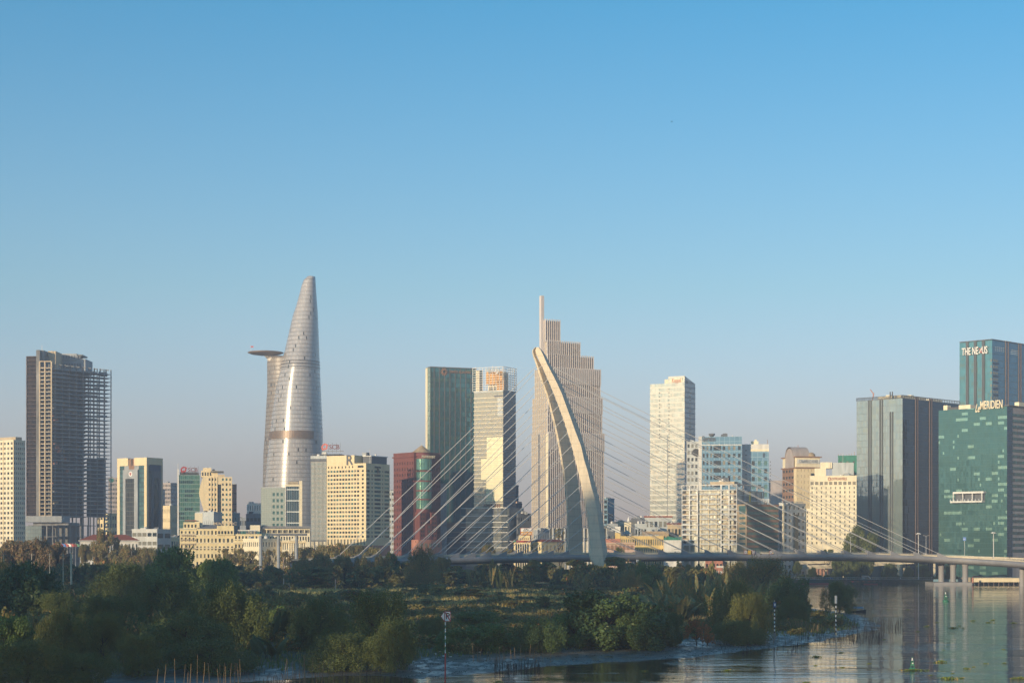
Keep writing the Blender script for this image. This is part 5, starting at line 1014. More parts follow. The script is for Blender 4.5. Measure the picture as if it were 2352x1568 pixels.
# ------------------------------------------------------------------ land and water
def wpt(x, y): Y = PY(y); return (PX(x, Y), Y)
PEN = [(-420,262),(-120,266),wpt(0,1572),wpt(400,1573),wpt(560,1566),wpt(700,1556),wpt(800,1550),wpt(900,1551),wpt(945,1558),wpt(969,1560),wpt(1141,1541),wpt(1233,1533),wpt(1320,1527),wpt(1407,1520),wpt(1504,1515),wpt(1587,1508),wpt(1691,1497),wpt(1781,1486),wpt(1854,1478),wpt(1935,1462),wpt(2010,1446),wpt(2030,1438),wpt(1995,1422),wpt(1975,1410),wpt(1885,1400),wpt(1856,1392),wpt(1848,1370),wpt(1840,1347),(120,1022),(-420,1022)]
PA = np.array(PEN)
def sdist(P):
    """signed distance to the shoreline, positive on land"""
    x, y = P[:,0], P[:,1]; d = np.full(len(P), 1e9); ins = np.zeros(len(P), bool); n = len(PA)
    for i in range(n):
        a, b = PA[i], PA[(i+1) % n]; ab = b-a; t = np.clip(((x-a[0])*ab[0]+(y-a[1])*ab[1])/(ab@ab), 0, 1)
        d = np.minimum(d, np.hypot(x-a[0]-t*ab[0], y-a[1]-t*ab[1]))
        c = ((a[1] > y) != (b[1] > y)); xi = a[0]+(y-a[1])/(b[1]-a[1]+1e-12)*ab[0]; ins ^= c & (x < xi)
    return np.where(ins, d, -d)
def wob(P):
    x, y = P[:,0], P[:,1]
    return (np.sin(x*.23+y*.11)+np.sin(x*.09-y*.17+1.3)+.7*np.sin(x*.61+y*.37)+.5*np.sin(x*1.3-y*.9)+.4*np.sin(x*2.1+y*2.6+.5))/3.6
def gh(P):
    d = sdist(P) + wob(P)*1.3
    return np.where(d < 0, d*.12, np.where(d < 30, d*.0165, .495+(np.minimum(d,90)-30)*.02)) + np.where(d > 0, wob(P*1.7)*.06, 0)
def gz(x, y): return float(gh(np.array([[x, y]]))[0])
xs = np.concatenate([np.arange(-430,-110,8), np.arange(-110,120,1.6), np.arange(120,260,6)]); ys = np.concatenate([np.arange(250,560,1.6), np.arange(560,1032,5)])
XX, YY = np.meshgrid(xs, ys); P_ = np.stack([XX.ravel(), YY.ravel()], 1); Z_ = gh(P_)
nx, ny = len(xs), len(ys)
idx = np.arange(nx*ny).reshape(ny, nx); keep = np.maximum.reduce([Z_[idx[:-1,:-1]], Z_[idx[1:,:-1]], Z_[idx[:-1,1:]], Z_[idx[1:,1:]]]) > -.7
fq = np.stack([idx[:-1,:-1], idx[:-1,1:], idx[1:,1:], idx[1:,:-1]], -1)[keep]
me = bpy.data.meshes.new('peninsula_ground'); me.vertices.add(nx*ny); me.vertices.foreach_set('co', np.stack([P_[:,0], P_[:,1], Z_], 1).astype(np.float32).ravel())
me.loops.add(fq.size); me.loops.foreach_set('vertex_index', fq.ravel().astype(np.int32)); me.polygons.add(len(fq)); me.polygons.foreach_set('loop_start', np.arange(0, fq.size, 4, dtype=np.int32)); me.polygons.foreach_set('use_smooth', np.ones(len(fq), bool)); me.update(); me.validate()
m, nt, p = new_mat('mudflat_and_soil'); geo = nd(nt,"ShaderNodeNewGeometry"); sp = nd(nt,"ShaderNodeSeparateXYZ"); nt.links.new(geo.outputs['Position'], sp.inputs[0])
mp = nd(nt,"ShaderNodeMapping"); mp.inputs[3].default_value = (.5, .14, 1); nt.links.new(geo.outputs['Position'], mp.inputs[0])
n1 = nd(nt,"ShaderNodeTexNoise"); n1.inputs['Scale'].default_value = 1.0; n1.inputs['Detail'].default_value = 7; n1.inputs['Roughness'].default_value = .65; nt.links.new(mp.outputs[0], n1.inputs[0])
zn = math_n(nt,'ADD', sp.outputs[2], math_n(nt,'MULTIPLY', math_n(nt,'SUBTRACT', n1.outputs[0], .5), .9))
dry = nd(nt,"ShaderNodeMapRange"); dry.inputs[1].default_value = .28; dry.inputs[2].default_value = .55; nt.links.new(zn, dry.inputs[0])
mudc = mixc(nt, n1.outputs[0], (.05,.042,.034), (.17,.14,.11)); soil = mixc(nt, n1.outputs[0], (.05,.06,.03), (.16,.13,.08))
nt.links.new(mixc(nt, dry.outputs[0], mudc, soil), p.inputs['Base Color'])
pud = nd(nt,"ShaderNodeMapRange"); pud.inputs[1].default_value = .42; pud.inputs[2].default_value = .53; pud.inputs[3].default_value = .28; pud.inputs[4].default_value = .6; nt.links.new(n1.outputs[0], pud.inputs[0])
rr = nd(nt,"ShaderNodeMix", data_type='FLOAT'); nt.links.new(dry.outputs[0], rr.inputs[0]); nt.links.new(pud.outputs[0], rr.inputs[2]); rr.inputs[3].default_value = .95; nt.links.new(rr.outputs[0], p.inputs['Roughness'])
bp_ = nd(nt,"ShaderNodeBump"); bp_.inputs['Strength'].default_value = .5; bp_.inputs['Distance'].default_value = .25; nt.links.new(n1.outputs[0], bp_.inputs['Height']); nt.links.new(bp_.outputs[0], p.inputs['Normal'])
me.materials.append(m); o = bpy.data.objects.new('peninsula_ground', me); COL.objects.link(o); tag(o, kind='structure')

m, nt, p = new_mat('river_water'); geo = nd(nt,"ShaderNodeNewGeometry"); p.inputs['Base Color'].default_value = (.016,.026,.023,1); p.inputs['Roughness'].default_value = .03; p.inputs['IOR'].default_value = 1.333
try: p.inputs['Specular IOR Level'].default_value = .5
except Exception: pass
def wave(scale, sx, sy, det, rot=0):
    mp = nd(nt,"ShaderNodeMapping"); mp.inputs[3].default_value = (sx, sy, 1); mp.inputs[2].default_value = (0,0,R(rot)); nt.links.new(geo.outputs['Position'], mp.inputs[0])
    n = nd(nt,"ShaderNodeTexNoise"); n.inputs['Scale'].default_value = scale; n.inputs['Detail'].default_value = det; n.inputs['Roughness'].default_value = .55; nt.links.new(mp.outputs[0], n.inputs[0]); return n.outputs[0]
w1 = wave(1.0, .055, .34, 3, 3); w2 = wave(1.0, .018, .035, 2, -8); w3 = wave(1.0, .9, 1.6, 2, 10)
calm = nd(nt,"ShaderNodeMapRange"); calm.inputs[1].default_value = .38; calm.inputs[2].default_value = .62; calm.inputs[3].default_value = .25; calm.inputs[4].default_value = 1.0; nt.links.new(w2, calm.inputs[0])
hgt = math_n(nt,'ADD', math_n(nt,'MULTIPLY', math_n(nt,'MULTIPLY', w1, calm.outputs[0]), .24), math_n(nt,'MULTIPLY', w3, .006))
bw = nd(nt,"ShaderNodeBump"); bw.inputs['Strength'].default_value = 1.0; bw.inputs['Distance'].default_value = 1.0; nt.links.new(hgt, bw.inputs['Height']); nt.links.new(bw.outputs[0], p.inputs['Normal'])
o = MB().quad((-4900,-1400,0),(4900,-1400,0),(4900,1300,0),(-4900,1300,0)).build('river_water', m); tag(o, kind='structure')

gm = plain('city_ground_paving', (.16,.15,.13), .9, .3, .05)
o = MB().quad((-4900,1090,2.3),(4900,1090,2.3),(4900,6950,2.3),(-4900,6950,2.3)).build('city_ground', gm); tag(o, kind='structure')
# far bank: sloped embankment and promenade
b_ = MB(); b_.quad((-2500,1084,-.5),(520,1084,-.5),(520,1088,2.0),(-2500,1088,2.0)); b_.quad((-2500,1088,2.0),(520,1088,2.0),(520,1090.5,2.31),(-2500,1090.5,2.31))
o = b_.build('river_bank', plain('overgrown_bank', (.07,.075,.04), .95, .5, .3)); tag(o, kind='structure')
o = MB().quad((-2500,1092,2.306),(520,1092,2.306),(520,1097,2.306),(-2500,1097,2.306)).build('promenade_path', M['deck']); tag(o, kind='structure')
o = MB().quad((-2500,1104,2.306),(1500,1104,2.306),(1500,1114,2.306),(-2500,1114,2.306)).build('riverside_road', M['asphalt']); tag(o, kind='structure')

# ------------------------------------------------------------------ cable-stayed bridge
E_px = [(735,889,1288),(780,896,1286),(830,903,1284),(1000,920,1280),(1165,937,1276),(1307,952,1273.5),(1462,967,1272.5),(1700,990,1271.5),(1900,1012,1272),(2000,1024,1273),(2100,1034,1275.5),(2155,1038,1278),(2210,1036,1281),(2252,1026,1284),(2300,1006,1287),(2352,978,1291),(2420,940,1297),(2520,890,1306)]
EP = np.array([(PX(x,Y), Y, PZ(y,Y)) for x,Y,y in E_px])
def spl(P, n=12):
    out = []
    for i in range(len(P)-1):
        p0, p1, p2, p3 = P[max(i-1,0)], P[i], P[i+1], P[min(i+2,len(P)-1)]
        for k in range(n):
            t = k/n; out.append(.5*((2*p1)+(-p0+p2)*t+(2*p0-5*p1+4*p2-p3)*t*t+(-p0+3*p1-3*p2+p3)*t**3))
    out.append(P[-1]); return np.array(out)
E = spl(EP)
T = np.gradient(E[:,:2], axis=0); T /= np.linalg.norm(T, axis=1)[:,None]; Vn = np.stack([-T[:,1], T[:,0]], 1)
bridge = empty('cable_stayed_bridge', (PX(1372,960), 960, 0)); tag(bridge, 'cable-stayed bridge with one tall curved pylon and a long low deck', 'bridge')
BL = Vector(bridge.location)
def bl(x, y, z): return (x-BL.x, y-BL.y, z)
sec = [(1.8,0),(.5,-.35),(0,-1.1),(.15,-1.9),(.9,-2.7),(2.6,-3.4),(6,-3.8),(22,-3.8),(25.4,-3.4),(27.1,-2.7),(27.9,-1.9),(28,-1.1),(27.5,-.35),(26.2,0)]
def sweep(section, name, mat, closed=True, smooth=False, i0=0, i1=None):
    m = MB(); n = len(section); i1 = len(E) if i1 is None else i1
    for i in range(i0, i1):
        for d, z in section: m.v.append(bl(E[i,0]+Vn[i,0]*d, E[i,1]+Vn[i,1]*d, E[i,2]+z))
    for i in range(i1-i0-1):
        for k in range(n if closed else n-1):
            k2 = (k+1) % n; m.f.append((i*n+k, i*n+k2, (i+1)*n+k2, (i+1)*n+k))
    return m.build(name, mat, bridge, smooth)
sweep(sec, 'deck_girder', M['deck']); sweep([(2.4,.002),(2.4,.95),(2.75,.95),(2.75,.002)], 'parapet', M['conc2']); sweep([(25.2,.002),(25.2,.95),(25.5,.95),(25.5,.002)], 'parapet', M['conc2'])
sweep([(2.76,.004),(25.19,.004)], 'roadway', M['asphalt'], closed=False)
sweep([(2.5,1.35),(2.5,1.45),(2.6,1.45),(2.6,1.35)], 'hand_rail', M['steel'])
m = MB()
for i in range(0, len(E), 3):
    q = E[i]+np.array([Vn[i,0]*2.55, Vn[i,1]*2.55, 0]); a_ = bl(*q); m.box(a_[0]-.06, a_[0]+.06, a_[1]-.06, a_[1]+.06, a_[2]+.9, a_[2]+1.4)
m.build('railing', M['steel'], bridge)
Epx = E[:,0]/E[:,1]*F+HX
def deck_at(px, d=0, dz=0):
    f = np.interp(px, Epx[:200], np.arange(len(Epx[:200]))); i = int(f); t = f-i; q = E[i]*(1-t)+E[min(i+1,len(E)-1)]*t; v = Vn[i]
    return Vector((q[0]+v[0]*d, q[1]+v[1]*d, q[2]+dz)), Vector((T[i][0], T[i][1], 0)), Vector((v[0], v[1], 0))
# pylon: picture columns of left edge, ridge, right edge against rows
K1 = lambda c: 1194.3+.1832*c
near = [(1300,930,1060,1125),(1294,915,1052,1118),(1284,872,1040,1110),(1262,869,1035,1100),(1233,866,1005,1075),(1203,848,992,1055),(1173,825,965,1030),(1143.5,798,935,1000),(1114,768,890,955),(1083,732,850,905),(1054,692,802,860),(1023.4,650,765,815),(993.2,600,700,770),(962,545,640,705),(931.8,485,580,640),(901.6,420,520,575),(870.5,350,440,500),(839.3,275,350,395),(827,240,318,360),(814.6,207,290,325),(806,192,266,292),(801,194,248,262),(797,206,230,236)]
far = [(1290,578,598,806),(1268,580,602,800),(1233,590,608,793),(1203,590,606,786),(1173,582,602,776),(1143.5,575,597,766),(1114,560,582,742),(1083,535,558,718),(1054,505,530,690),(1026,482,506,655),(997,450,474,605),(966,412,436,550),(935,368,392,490),(904,322,346,425),(874,262,286,356),(841,205,228,280),(831,190,210,250),(822,172,190,220),(814,158,172,205),(806,150,160,200),(801,158,170,205),(797,185,195,215)]
def pyl(rows, D_of, prof, name):
    m = MB(); seg = len(prof(0,1,2,0)); n = 0; A = np.array(rows, float); ys_ = np.linspace(A[0,0], A[-1,0], 80)
    for yy in ys_:
        l, r_, g = [np.interp(-yy, -A[:,0], A[:,k]) for k in (1,2,3)]; D = D_of(yy); s_ = D/F
        xl, xr_, xg = (K1(l)-HX)*s_, (K1(r_)-HX)*s_, (K1(g)-HX)*s_; z = CAM_H-(yy-HY)*s_
        for (x, y) in prof(xl, xr_, xg, D): m.v.append(bl(x, y, z))
        n += 1
    for i in range(n-1):
        for k in range(seg): k2 = (k+1) % seg; m.f.append((i*seg+k, i*seg+k2, (i+1)*seg+k2, (i+1)*seg+k))
    m.f.append(tuple(range(seg))); m.f.append(tuple((n-1)*seg+k for k in range(seg-1,-1,-1)))
    return m.build(name, M['pylonc'], bridge)
def prof_near(l, r_, g, D):
    w = g-r_; return [(l, D+.9),(l+.75, D),(r_, D-.35),(g, D-.35+w*2.2),(l+1.2, D+3+w*2.0)]
def prof_far(l, r_, g, D):
    w = g-r_; return [(l, D+1.3),(r_, D),(g, D+w*1.25),(l+1.0, D+w*1.25+1.0)]
pyl(near, lambda y: 956 + np.interp(y,[797,1290],[8,0]), prof_near, 'pylon_leg'); pyl(far, lambda y: np.interp(y,[797,830,1290],[965.5,967.5,984]), prof_far, 'pylon_leg')
nl = [(K1(c), r) for c, r in ((273,839.5),(350,870.5),(418,901.6),(485,931.8),(545,962),(600,993.2),(650,1023.4),(692,1054),(732,1083),(768,1114),(798,1143.5),(825,1173),(848,1203),(866,1233))]
flr = [(K1(c), r) for c, r in ((205,841),(262,873),(322,904),(368,935),(412,966),(450,996),(482,1026),(510,1056),(538,1086),(565,1116),(577,1145),(585,1175),(591,1205),(590,1234))]
m_c = plain('stay_cable_sheath', (.62,.60,.58), .5, .08)
def cable(a, b, r=.155):
    a = Vector(bl(*a)); b = Vector(bl(*b)); pts = []
    for k in range(7):
        t = k/6; q = a.lerp(b, t); q.z -= 4*t*(1-t)*(b-a).length*.0035; pts.append(q)
    MB().tube(pts, r, 5).build('stay_cable', m_c, bridge)
def fin(px, side, d):
    c, t, v = deck_at(px, d); h = 2.1; L = 6.5; a = c; w = v*.45; sgn = 1 if side == 'r' else -1
    pts = [a - t*.25*sgn, a + t*L*sgn, a + t*.5*sgn + Vector((0,0,h)), a - t*.35*sgn + Vector((0,0,h+.25))]
    pts[0].z -= 1.6; pts[1].z -= .6; m = MB(); P0 = [bl(*(q-w)) for q in pts]; P1 = [bl(*(q+w)) for q in pts]
    m.poly(P0); m.poly(P1[::-1])
    for k in range(4): m.quad(P0[k], P0[(k+1)%4], P1[(k+1)%4], P1[k])
    m.build('cable_anchor', M['deck'], bridge)
near_right = [(K1(c), r) for c, r in ((395,839),(470,860),(545,893),(590,925),(650,957),(712,990),(772,1020),(815,1050),(860,1080),(905,1112),(945,1142),(985,1172),(1020,1203),(1050,1232))]
for k in range(14):
    f = k/13
    pxl = 829.7+(1307.3-829.7)*(f**.97); c, t, v = deck_at(pxl, .6, 1.9); fin(pxl, 'l', .9)
    x, y = nl[k]; D = 957+ (1290-y)/493*8; cable((PX(x,D), D, PZ(y,D)), c)
    c2, _, _ = deck_at(pxl, 27.4, 1.9); x, y = flr[k]; D = np.interp(y,[797,830,1290],[965.5,967.5,984])+.7; cable((PX(x,D), D, PZ(y,D)), c2); fin(pxl, 'l', 27.1)
    pxr = 2155.5-(2155.5-1462)*f; c, t, v = deck_at(pxr, .6, 1.9); fin(pxr, 'r', .9)
    x, y = near_right[k]; D = 958+(1290-y)/493*8+1.5; cable((PX(x,D)-1, D, PZ(y,D)), c)
    c2, _, _ = deck_at(pxr, 27.4, 1.9); x2, y2 = near[0][0], 0; y = near_right[k][1]+2; D = np.interp(y,[797,1290],[970,994]); g = np.interp(-y, -np.array([r[0] for r in far]), [r[3] for r in far]); cable((PX(K1(g)-3,D), D, PZ(y,D)), c2); fin(pxr, 'r', 27.1)
# piers standing on the far bank and their caps
for (x, Y, w) in ((2162,1052,1.7),(2189,1047,1.7),(2217,1041,1.7),(2348,1000,1.6)):
    zt = 14.0; MB().lathe([(w*1.0,-.5),(w*.95,6),(w*.98,10),(w*1.3,zt-1.2),(w*1.5,zt)], PX(x,Y)-BL.x, Y-BL.y, 20).build('pier', M['deck'], bridge, True)
MB().box(PX(2143,1036)-BL.x, PX(2231,1036)-BL.x, 1034-BL.y, 1056-BL.y, -.8, 1.6).build('pile_cap', M['deck'], bridge)
MB().tube([bl(PX(2231,1036)+.8,1036,-1), bl(PX(2231,1036)+.8,1036,4.3)], .55, 10).build('mooring_post', M['salmon'], bridge)

# height boards and warning panels hung on the deck edge
def board(px, y0, y1, w, mat, fr, label, txt=None, d=-.25):
    c, t, v = deck_at(px, d); Y = c.y; z0, z1 = PZ(y1,Y), PZ(y0,Y); o = empty('waterway_board', (c.x, c.y, z0), math.atan2(t.y,t.x)); tag(o, label, 'sign')
    MB().box(-w/2,w/2,-.06,.06,0,z1-z0).build('board', M[fr], o); MB().box(-w/2+.18,w/2-.18,-.1,-.061,.18,z1-z0-.18).build('face', M[mat], o)
    if txt: text_part('lettering', txt, (z1-z0)*.5, (0,-.12,(z1-z0)*.42), (R(90),0,0), M['black'], o, extrude=.02)
    MB().box(-w*.2,w*.2,.061,.5,.2,.5).build('bracket', M['dsteel'], o)
board(1712,1263.5,1272,2.0,'wpaint','red','red-framed white clearance board left of the yellow panel on the deck','7m')
board(1721,1263,1272.6,1.9,'ygold','ygold','plain yellow panel hanging between two red-framed boards on the deck')
board(1730,1263.5,1272,1.7,'wpaint','red','red-framed white clearance board right of the yellow panel on the deck','N')
board(1770,1264,1272,1.8,'wpaint','red','solitary red-framed board on the deck, further right than the yellow panel','7m')
board(1466,1284.6,1290.2,1.8,'wpaint','wpaint','small white height board reading 7m under the deck beside the pylon','7m', d=.6)
board(1900,1266,1269.5,1.3,'wpaint','bgreen','tiny green and white board on the deck below the cream hotel', None)

# street lamps on the deck
def lamp(px, ytop, d, label, double=False, head=.9, big=False, base_z=None, Y=None):
    if Y is None: c, t, v = deck_at(px, d, .9)
    else: c = Vector((PX(px,Y), Y, 2.3)); t = Vector((1,0,0))
    H = PZ(ytop, c.y)-c.z; o = empty('street_lamp', c, math.atan2(t.y,t.x)); tag(o, label, 'street lamp'); r = .28 if big else .13
    MB().tube([(0,0,0),(0,0,H*.5),(0,0,H)], [r,r*.8,r*.55], 8).build('pole', M['steel'], o)
    if big:
        m = MB(); m.lathe([(.3,-.35),(1.1,-.25),(1.1,.05),(.3,.15)], 0, 0, 14); m.build('lamp_ring', M['steel'], o, loc=(0,0,H))
        for k in range(6): m = MB().box(-.25,.25,-.2,.2,-.3,0); q = m.build('lamp_head', M['wpaint'], o, loc=(1.2*math.cos(k*1.047), 1.2*math.sin(k*1.047), H-.25))
    else:
        for s_ in ((-1,1) if double else (1,)):
            MB().tube([(0,0,H-.2),(s_*head*.6,0,H+.35),(s_*head*1.4,0,H+.5)], [.08,.06,.05], 5).build('arm', M['steel'], o); MB().box(min(s_*head*1.2,s_*head*2),max(s_*head*1.2,s_*head*2),-.14,.14,H+.42,H+.56).build('lamp_head', M['wpaint'], o)
    return o
lamp(2010,1233,25,'thin street lamp on the bridge before the navy glass tower', True)
lamp(2157.5,1231,25,'thin double-armed street lamp where the two right glass towers meet', True)
lamp(2291,1232,25,'thin double-armed street lamp before the lower right corner of the green hotel', True)
lamp(2109.7,1224,0,'tall thick lamp mast with a ring of heads standing behind the bridge', big=True, Y=1092)
lamp(2268,1222,4,'tall thick lamp mast on the bridge before the green glass hotel', big=True)
lamp(1921,1233,25,'thin street lamp on the bridge beside the dark round tree'); lamp(1949,1240,25,'short lamp post on the bridge before the edge of the navy tower')
def road_sign(px, ytop, label, n=1, mat='bluep'):
    c, t, v = deck_at(px, 4, .9); H = PZ(ytop, c.y)-c.z; o = empty('road_sign', c, math.atan2(t.y,t.x)); tag(o, label, 'road sign'); MB().tube([(0,0,0),(0,0,H)], .1, 6).build('pole', M['steel'], o)
    for k in range(n):
        x0 = -1.9+k*2.0 if n > 1 else -.9; MB().box(x0, x0+1.8, -.12,-.04, H-1.9, H).build('panel', M[mat], o); MB().box(x0+.3, x0+.9+.3, -.15,-.121, H-1.2, H-1.0).build('symbol', M['wpaint'], o)
road_sign(2211,1233,'single blue road sign on a post on the bridge deck'); road_sign(2341,1232,'pair of blue road signs on one post at the right end of the bridge', 2)
# jacket dots: riders and vehicles passing on the deck
def scooter(px, d, label, coat):
    c, t, v = deck_at(px, d, .02); o = empty('motorbike_rider', c, math.atan2(t.y,t.x)); tag(o, label, 'motorbike')
    for s_ in (-.6,.6):
        w = MB().lathe([(.16,-.05),(.28,-.06),(.28,.06),(.16,.05)], 0, 0, 12).build('wheel', M['black'], o, loc=(s_,0,.28)); w.rotation_euler = (R(90),0,0)
    MB().box(-.55,.45,-.14,.14,.35,.72).build('body', M['red'], o); m = MB().tube([(-.1,0,.75),(-.05,0,1.05),(.02,0,1.35),(.05,0,1.45)], [.17,.2,.2,.08], 8); m.tube([(.03,.18,1.32),(.3,.2,1.1),(.5,.15,1.02)], .05, 5); m.tube([(.03,-.18,1.32),(.3,-.2,1.1),(.5,-.15,1.02)], .05, 5); m.tube([(-.05,.12,.8),(.28,.16,.75),(.3,.16,.35)], .07, 5); m.tube([(-.05,-.12,.8),(.28,-.16,.75),(.3,-.16,.35)], .07, 5); m.build('rider', M[coat], o)
    MB().lathe([(0,-.15),(.13,-.08),(.15,.03),(.1,.13),(0,.16)], .06, 0, 10).build('helmet', M['wpaint'], o, loc=(0,0,1.6))
scooter(1405, 4.5, 'motorbike rider in pale clothing on the bridge just right of the pylon', 'cloth'); scooter(2265, 4.5, 'motorbike rider on the deck left of the tall lamp mast', 'dcloth'); scooter(2330, 4.5, 'motorbike rider near the right end of the deck', 'cloth'); scooter(1560, 5, 'motorbike rider in dark clothing on the deck left of the white framed block', 'dcloth')

# ------------------------------------------------------------------ far bank furniture
def pillar(px, label):
    Y = 1100; o = empty('concrete_pillar', (PX(px,Y), Y, 2.3)); tag(o, label, 'pillar', 'concrete pillars of an unfinished viaduct')
    MB().lathe([(.95,0),(.95,5.0),(1.02,5.05),(1.02,5.5),(.95,5.55),(.95,PZ(1229.5,Y)-2.3)], 0, 0, 16).build('shaft', M['grey'], o, True)
    return o
pillar(598.7,'lone round concrete pillar without a beam, left of the two that carry one'); pillar(639.6,'round concrete pillar under the left part of the beam'); pillar(680.8,'round concrete pillar under the right part of the beam')
o = MB().box(PX(619,1100)+0, PX(705,1100), 1098.6, 1101.4, PZ(1230.6,1100)+.25, PZ(1224.6,1100)); o = o.build('viaduct_beam', M['dgrey']); tag(o, 'dark concrete crossbeam lying on two round pillars over the left riverbank', 'beam')
# viaduct ramps at right
def ramp(name, pts, w, th, label, mat):
    m = MB(); P3 = [(PX(x,Y), Y, PZ(y,Y)) for x,Y,y in pts]; n = len(P3)
    for (x,y,z) in P3: m.v += [(x,y,z),(x,y+w,z),(x,y+w,z-th),(x,y+.4,z-th)]
    for i in range(n-1):
        for k in range(4): k2 = (k+1)%4; m.f.append((i*4+k, (i+1)*4+k, (i+1)*4+k2, i*4+k2))
    m.f.append((0,1,2,3)); m.f.append(tuple((n-1)*4+k for k in (3,2,1,0)))
    o = empty(name, P3[0]); tag(o, label, 'road ramp')
    q = m.build('deck', mat, o); q.location = -Vector(P3[0]); r2 = MB()
    for i in range(n-1):
        a, b = P3[i], P3[i+1]; r2.quad((a[0],a[1]-.02,a[2]),(b[0],b[1]-.02,b[2]),(b[0],b[1]-.02,b[2]+.9),(a[0],a[1]-.02,a[2]+.9)); r2.quad((b[0],b[1]+.2,b[2]),(a[0],a[1]+.2,a[2]),(a[0],a[1]+.2,a[2]+.9),(b[0],b[1]+.2,b[2]+.9))
    q = r2.build('parapet', M['conc2'], o); q.location = -Vector(P3[0])
    return o, P3
o, P3 = ramp('viaduct_ramp', [(1835,1130,1290),(1900,1125,1288),(2000,1120,1285.5),(2080,1118,1281),(2150,1118,1278.5)], 8, 1.4, 'curved concrete road ramp crossing behind the bridge at the upper level', M['conc2'])
for k in (1,2,3,4): q = MB().tube([(P3[k][0]-P3[0][0], P3[k][1]+4-P3[0][1], 2.3-P3[0][2]), (P3[k][0]-P3[0][0], P3[k][1]+4-P3[0][1], P3[k][2]-1.3-P3[0][2])], .8, 10).build('pier', M['conc2'], o)
o, P3 = ramp('viaduct_ramp', [(1838,1105,1301),(1900,1105,1299.5),(1980,1108,1296),(2060,1110,1290),(2100,1110,1288)], 7, 1.5, 'lower sunlit concrete road ramp curving behind the promenade fence', M['conc2'])
for k in (1,2,3): q = MB().tube([(P3[k][0]-P3[0][0], P3[k][1]+4-P3[0][1], 2.3-P3[0][2]), (P3[k][0]-P3[0][0], P3[k][1]+4-P3[0][1], P3[k][2]-1.3-P3[0][2])], .7, 10).build('pier', M['conc2'], o)
# promenade fence
o = empty('railing_fence', (PX(1820,1091), 1091, 2.3)); tag(o, 'pale metal railing along the far riverside promenade', 'fence'); L_ = PX(2143,1091)-PX(1820,1091); m = MB()
for k in range(int(L_/1.2)): m.box(k*1.2-.04, k*1.2+.04, -.04, .04, 0, 1.2)
m.build('posts', M['steel'], o); MB().box(0, L_, -.05,.05, 1.1, 1.25).build('top_rail', M['steel'], o); MB().box(0, L_, -.04,.04, .15, .25).build('bottom_rail', M['steel'], o)
# old jetty, red boom, wharf
o = empty('old_jetty', (PX(1934,1070), 1070, 0)); tag(o, 'rusty dark jetty on piles at the foot of the far bank', 'jetty'); L_ = PX(2082,1070)-PX(1934,1070); MB().box(0, L_, 0, 6, 1.6, 2.1).build('deck', M['dwood'], o); m = MB()
for k in range(26): m.tube([(k*L_/25,.3,-1),(k*L_/25,.3,1.6)], .14, 6)
for k in range(25): m.tube([(k*L_/25,.25,-.1),((k+1)*L_/25,.25,1.5)], .06, 4)
m.build('piles', M['dwood'], o)
for (xa, xb) in ((0,2.6),(L_*.62,L_*.70)): m = MB().box(xa, xb, -.8, .2, -1, 2.6); m.build('fender', M['black'], o)
for k in range(7): MB().box(L_*.15+k*3.2, L_*.15+k*3.2+1.2, .1, .5, 1.2+.1*(k%2), 1.6).build('tyre_fender', M['red' if k%3==0 else 'brown'], o)
o = MB().tube([(PX(1839,1078),1078,.12),(PX(1880,1077),1077,.12),(PX(1933,1076),1076,.12)], .3, 8).build('floating_boom', M['red']); tag(o, 'long thin red floating boom on the water below the far bank', 'floating boom')
o = MB().tube([(PX(1984,1067),1067,.12),(PX(2016,1067),1067,.12)], .22, 8).build('floating_boom', M['red']); tag(o, 'short red floating boom beneath the old jetty', 'floating boom')
o = empty('wharf', (PX(2236,1045), 1045, 0)); tag(o, 'concrete wharf on rusty piles at the right edge under the bridge', 'wharf'); L_ = PX(2420,1045)-PX(2236,1045); MB().box(0, L_, .4, 30, 1.5, 4.0).build('deck', M['conc2'], o); MB().box(0, L_, 0, .39, 1.6, 3.6).build('fascia', M['cream2'], o)
m = MB()
for k in range(17): m = MB().tube([(k*L_/16+.4,1,-1),(k*L_/16+.4,1,1.5)], .32, 8); m.build('pile', M['rust'], o)
MB().box(-20, L_, 12, 13, 0, 3).build('retaining_wall', M['bluel'], o)
# salmon villa and low houses under the deck on the right
b = Bld('pavilion', 'low salmon pavilion with columns behind the ramp under the bridge', 1858, 1903, 1903, 1292, 1140, 4, 'pavilion', dep=8)
b.box('roof_slab', -.6, b.a+.6, -.8, b.b, b.H-1.4, b.H, M['salmon']); b.box('back_wall', .5, b.a-.5, 2, b.b-.5, 0, b.H-1.41, M['pink'])
for k in range(6): b.box('column', .6+k*(b.a-1.6)/5, 1.1+k*(b.a-1.6)/5, -.3, .2, 0, b.H-1.41, M['salmon'])
for lab, xl, xr, yt, wm in (('low peach house seen under the bridge deck left of the palms', 1620, 1660, 1290, 'salmon'),('small white kiosk under the bridge deck beside the peach house', 1646, 1662, 1302, 'white'),('dim brown house under the bridge between the ramps', 1716, 1760, 1290, 'brown'),('dim mauve row house under the bridge left of the salmon pavilion', 1770, 1835, 1288, 'mauve')):
    b = block(lab, xl, xr, xr+.2, yt, 1150, M[wm], (5,2), th=4, clutter=0, dep=8, name='house', cat='house'); b.finish()
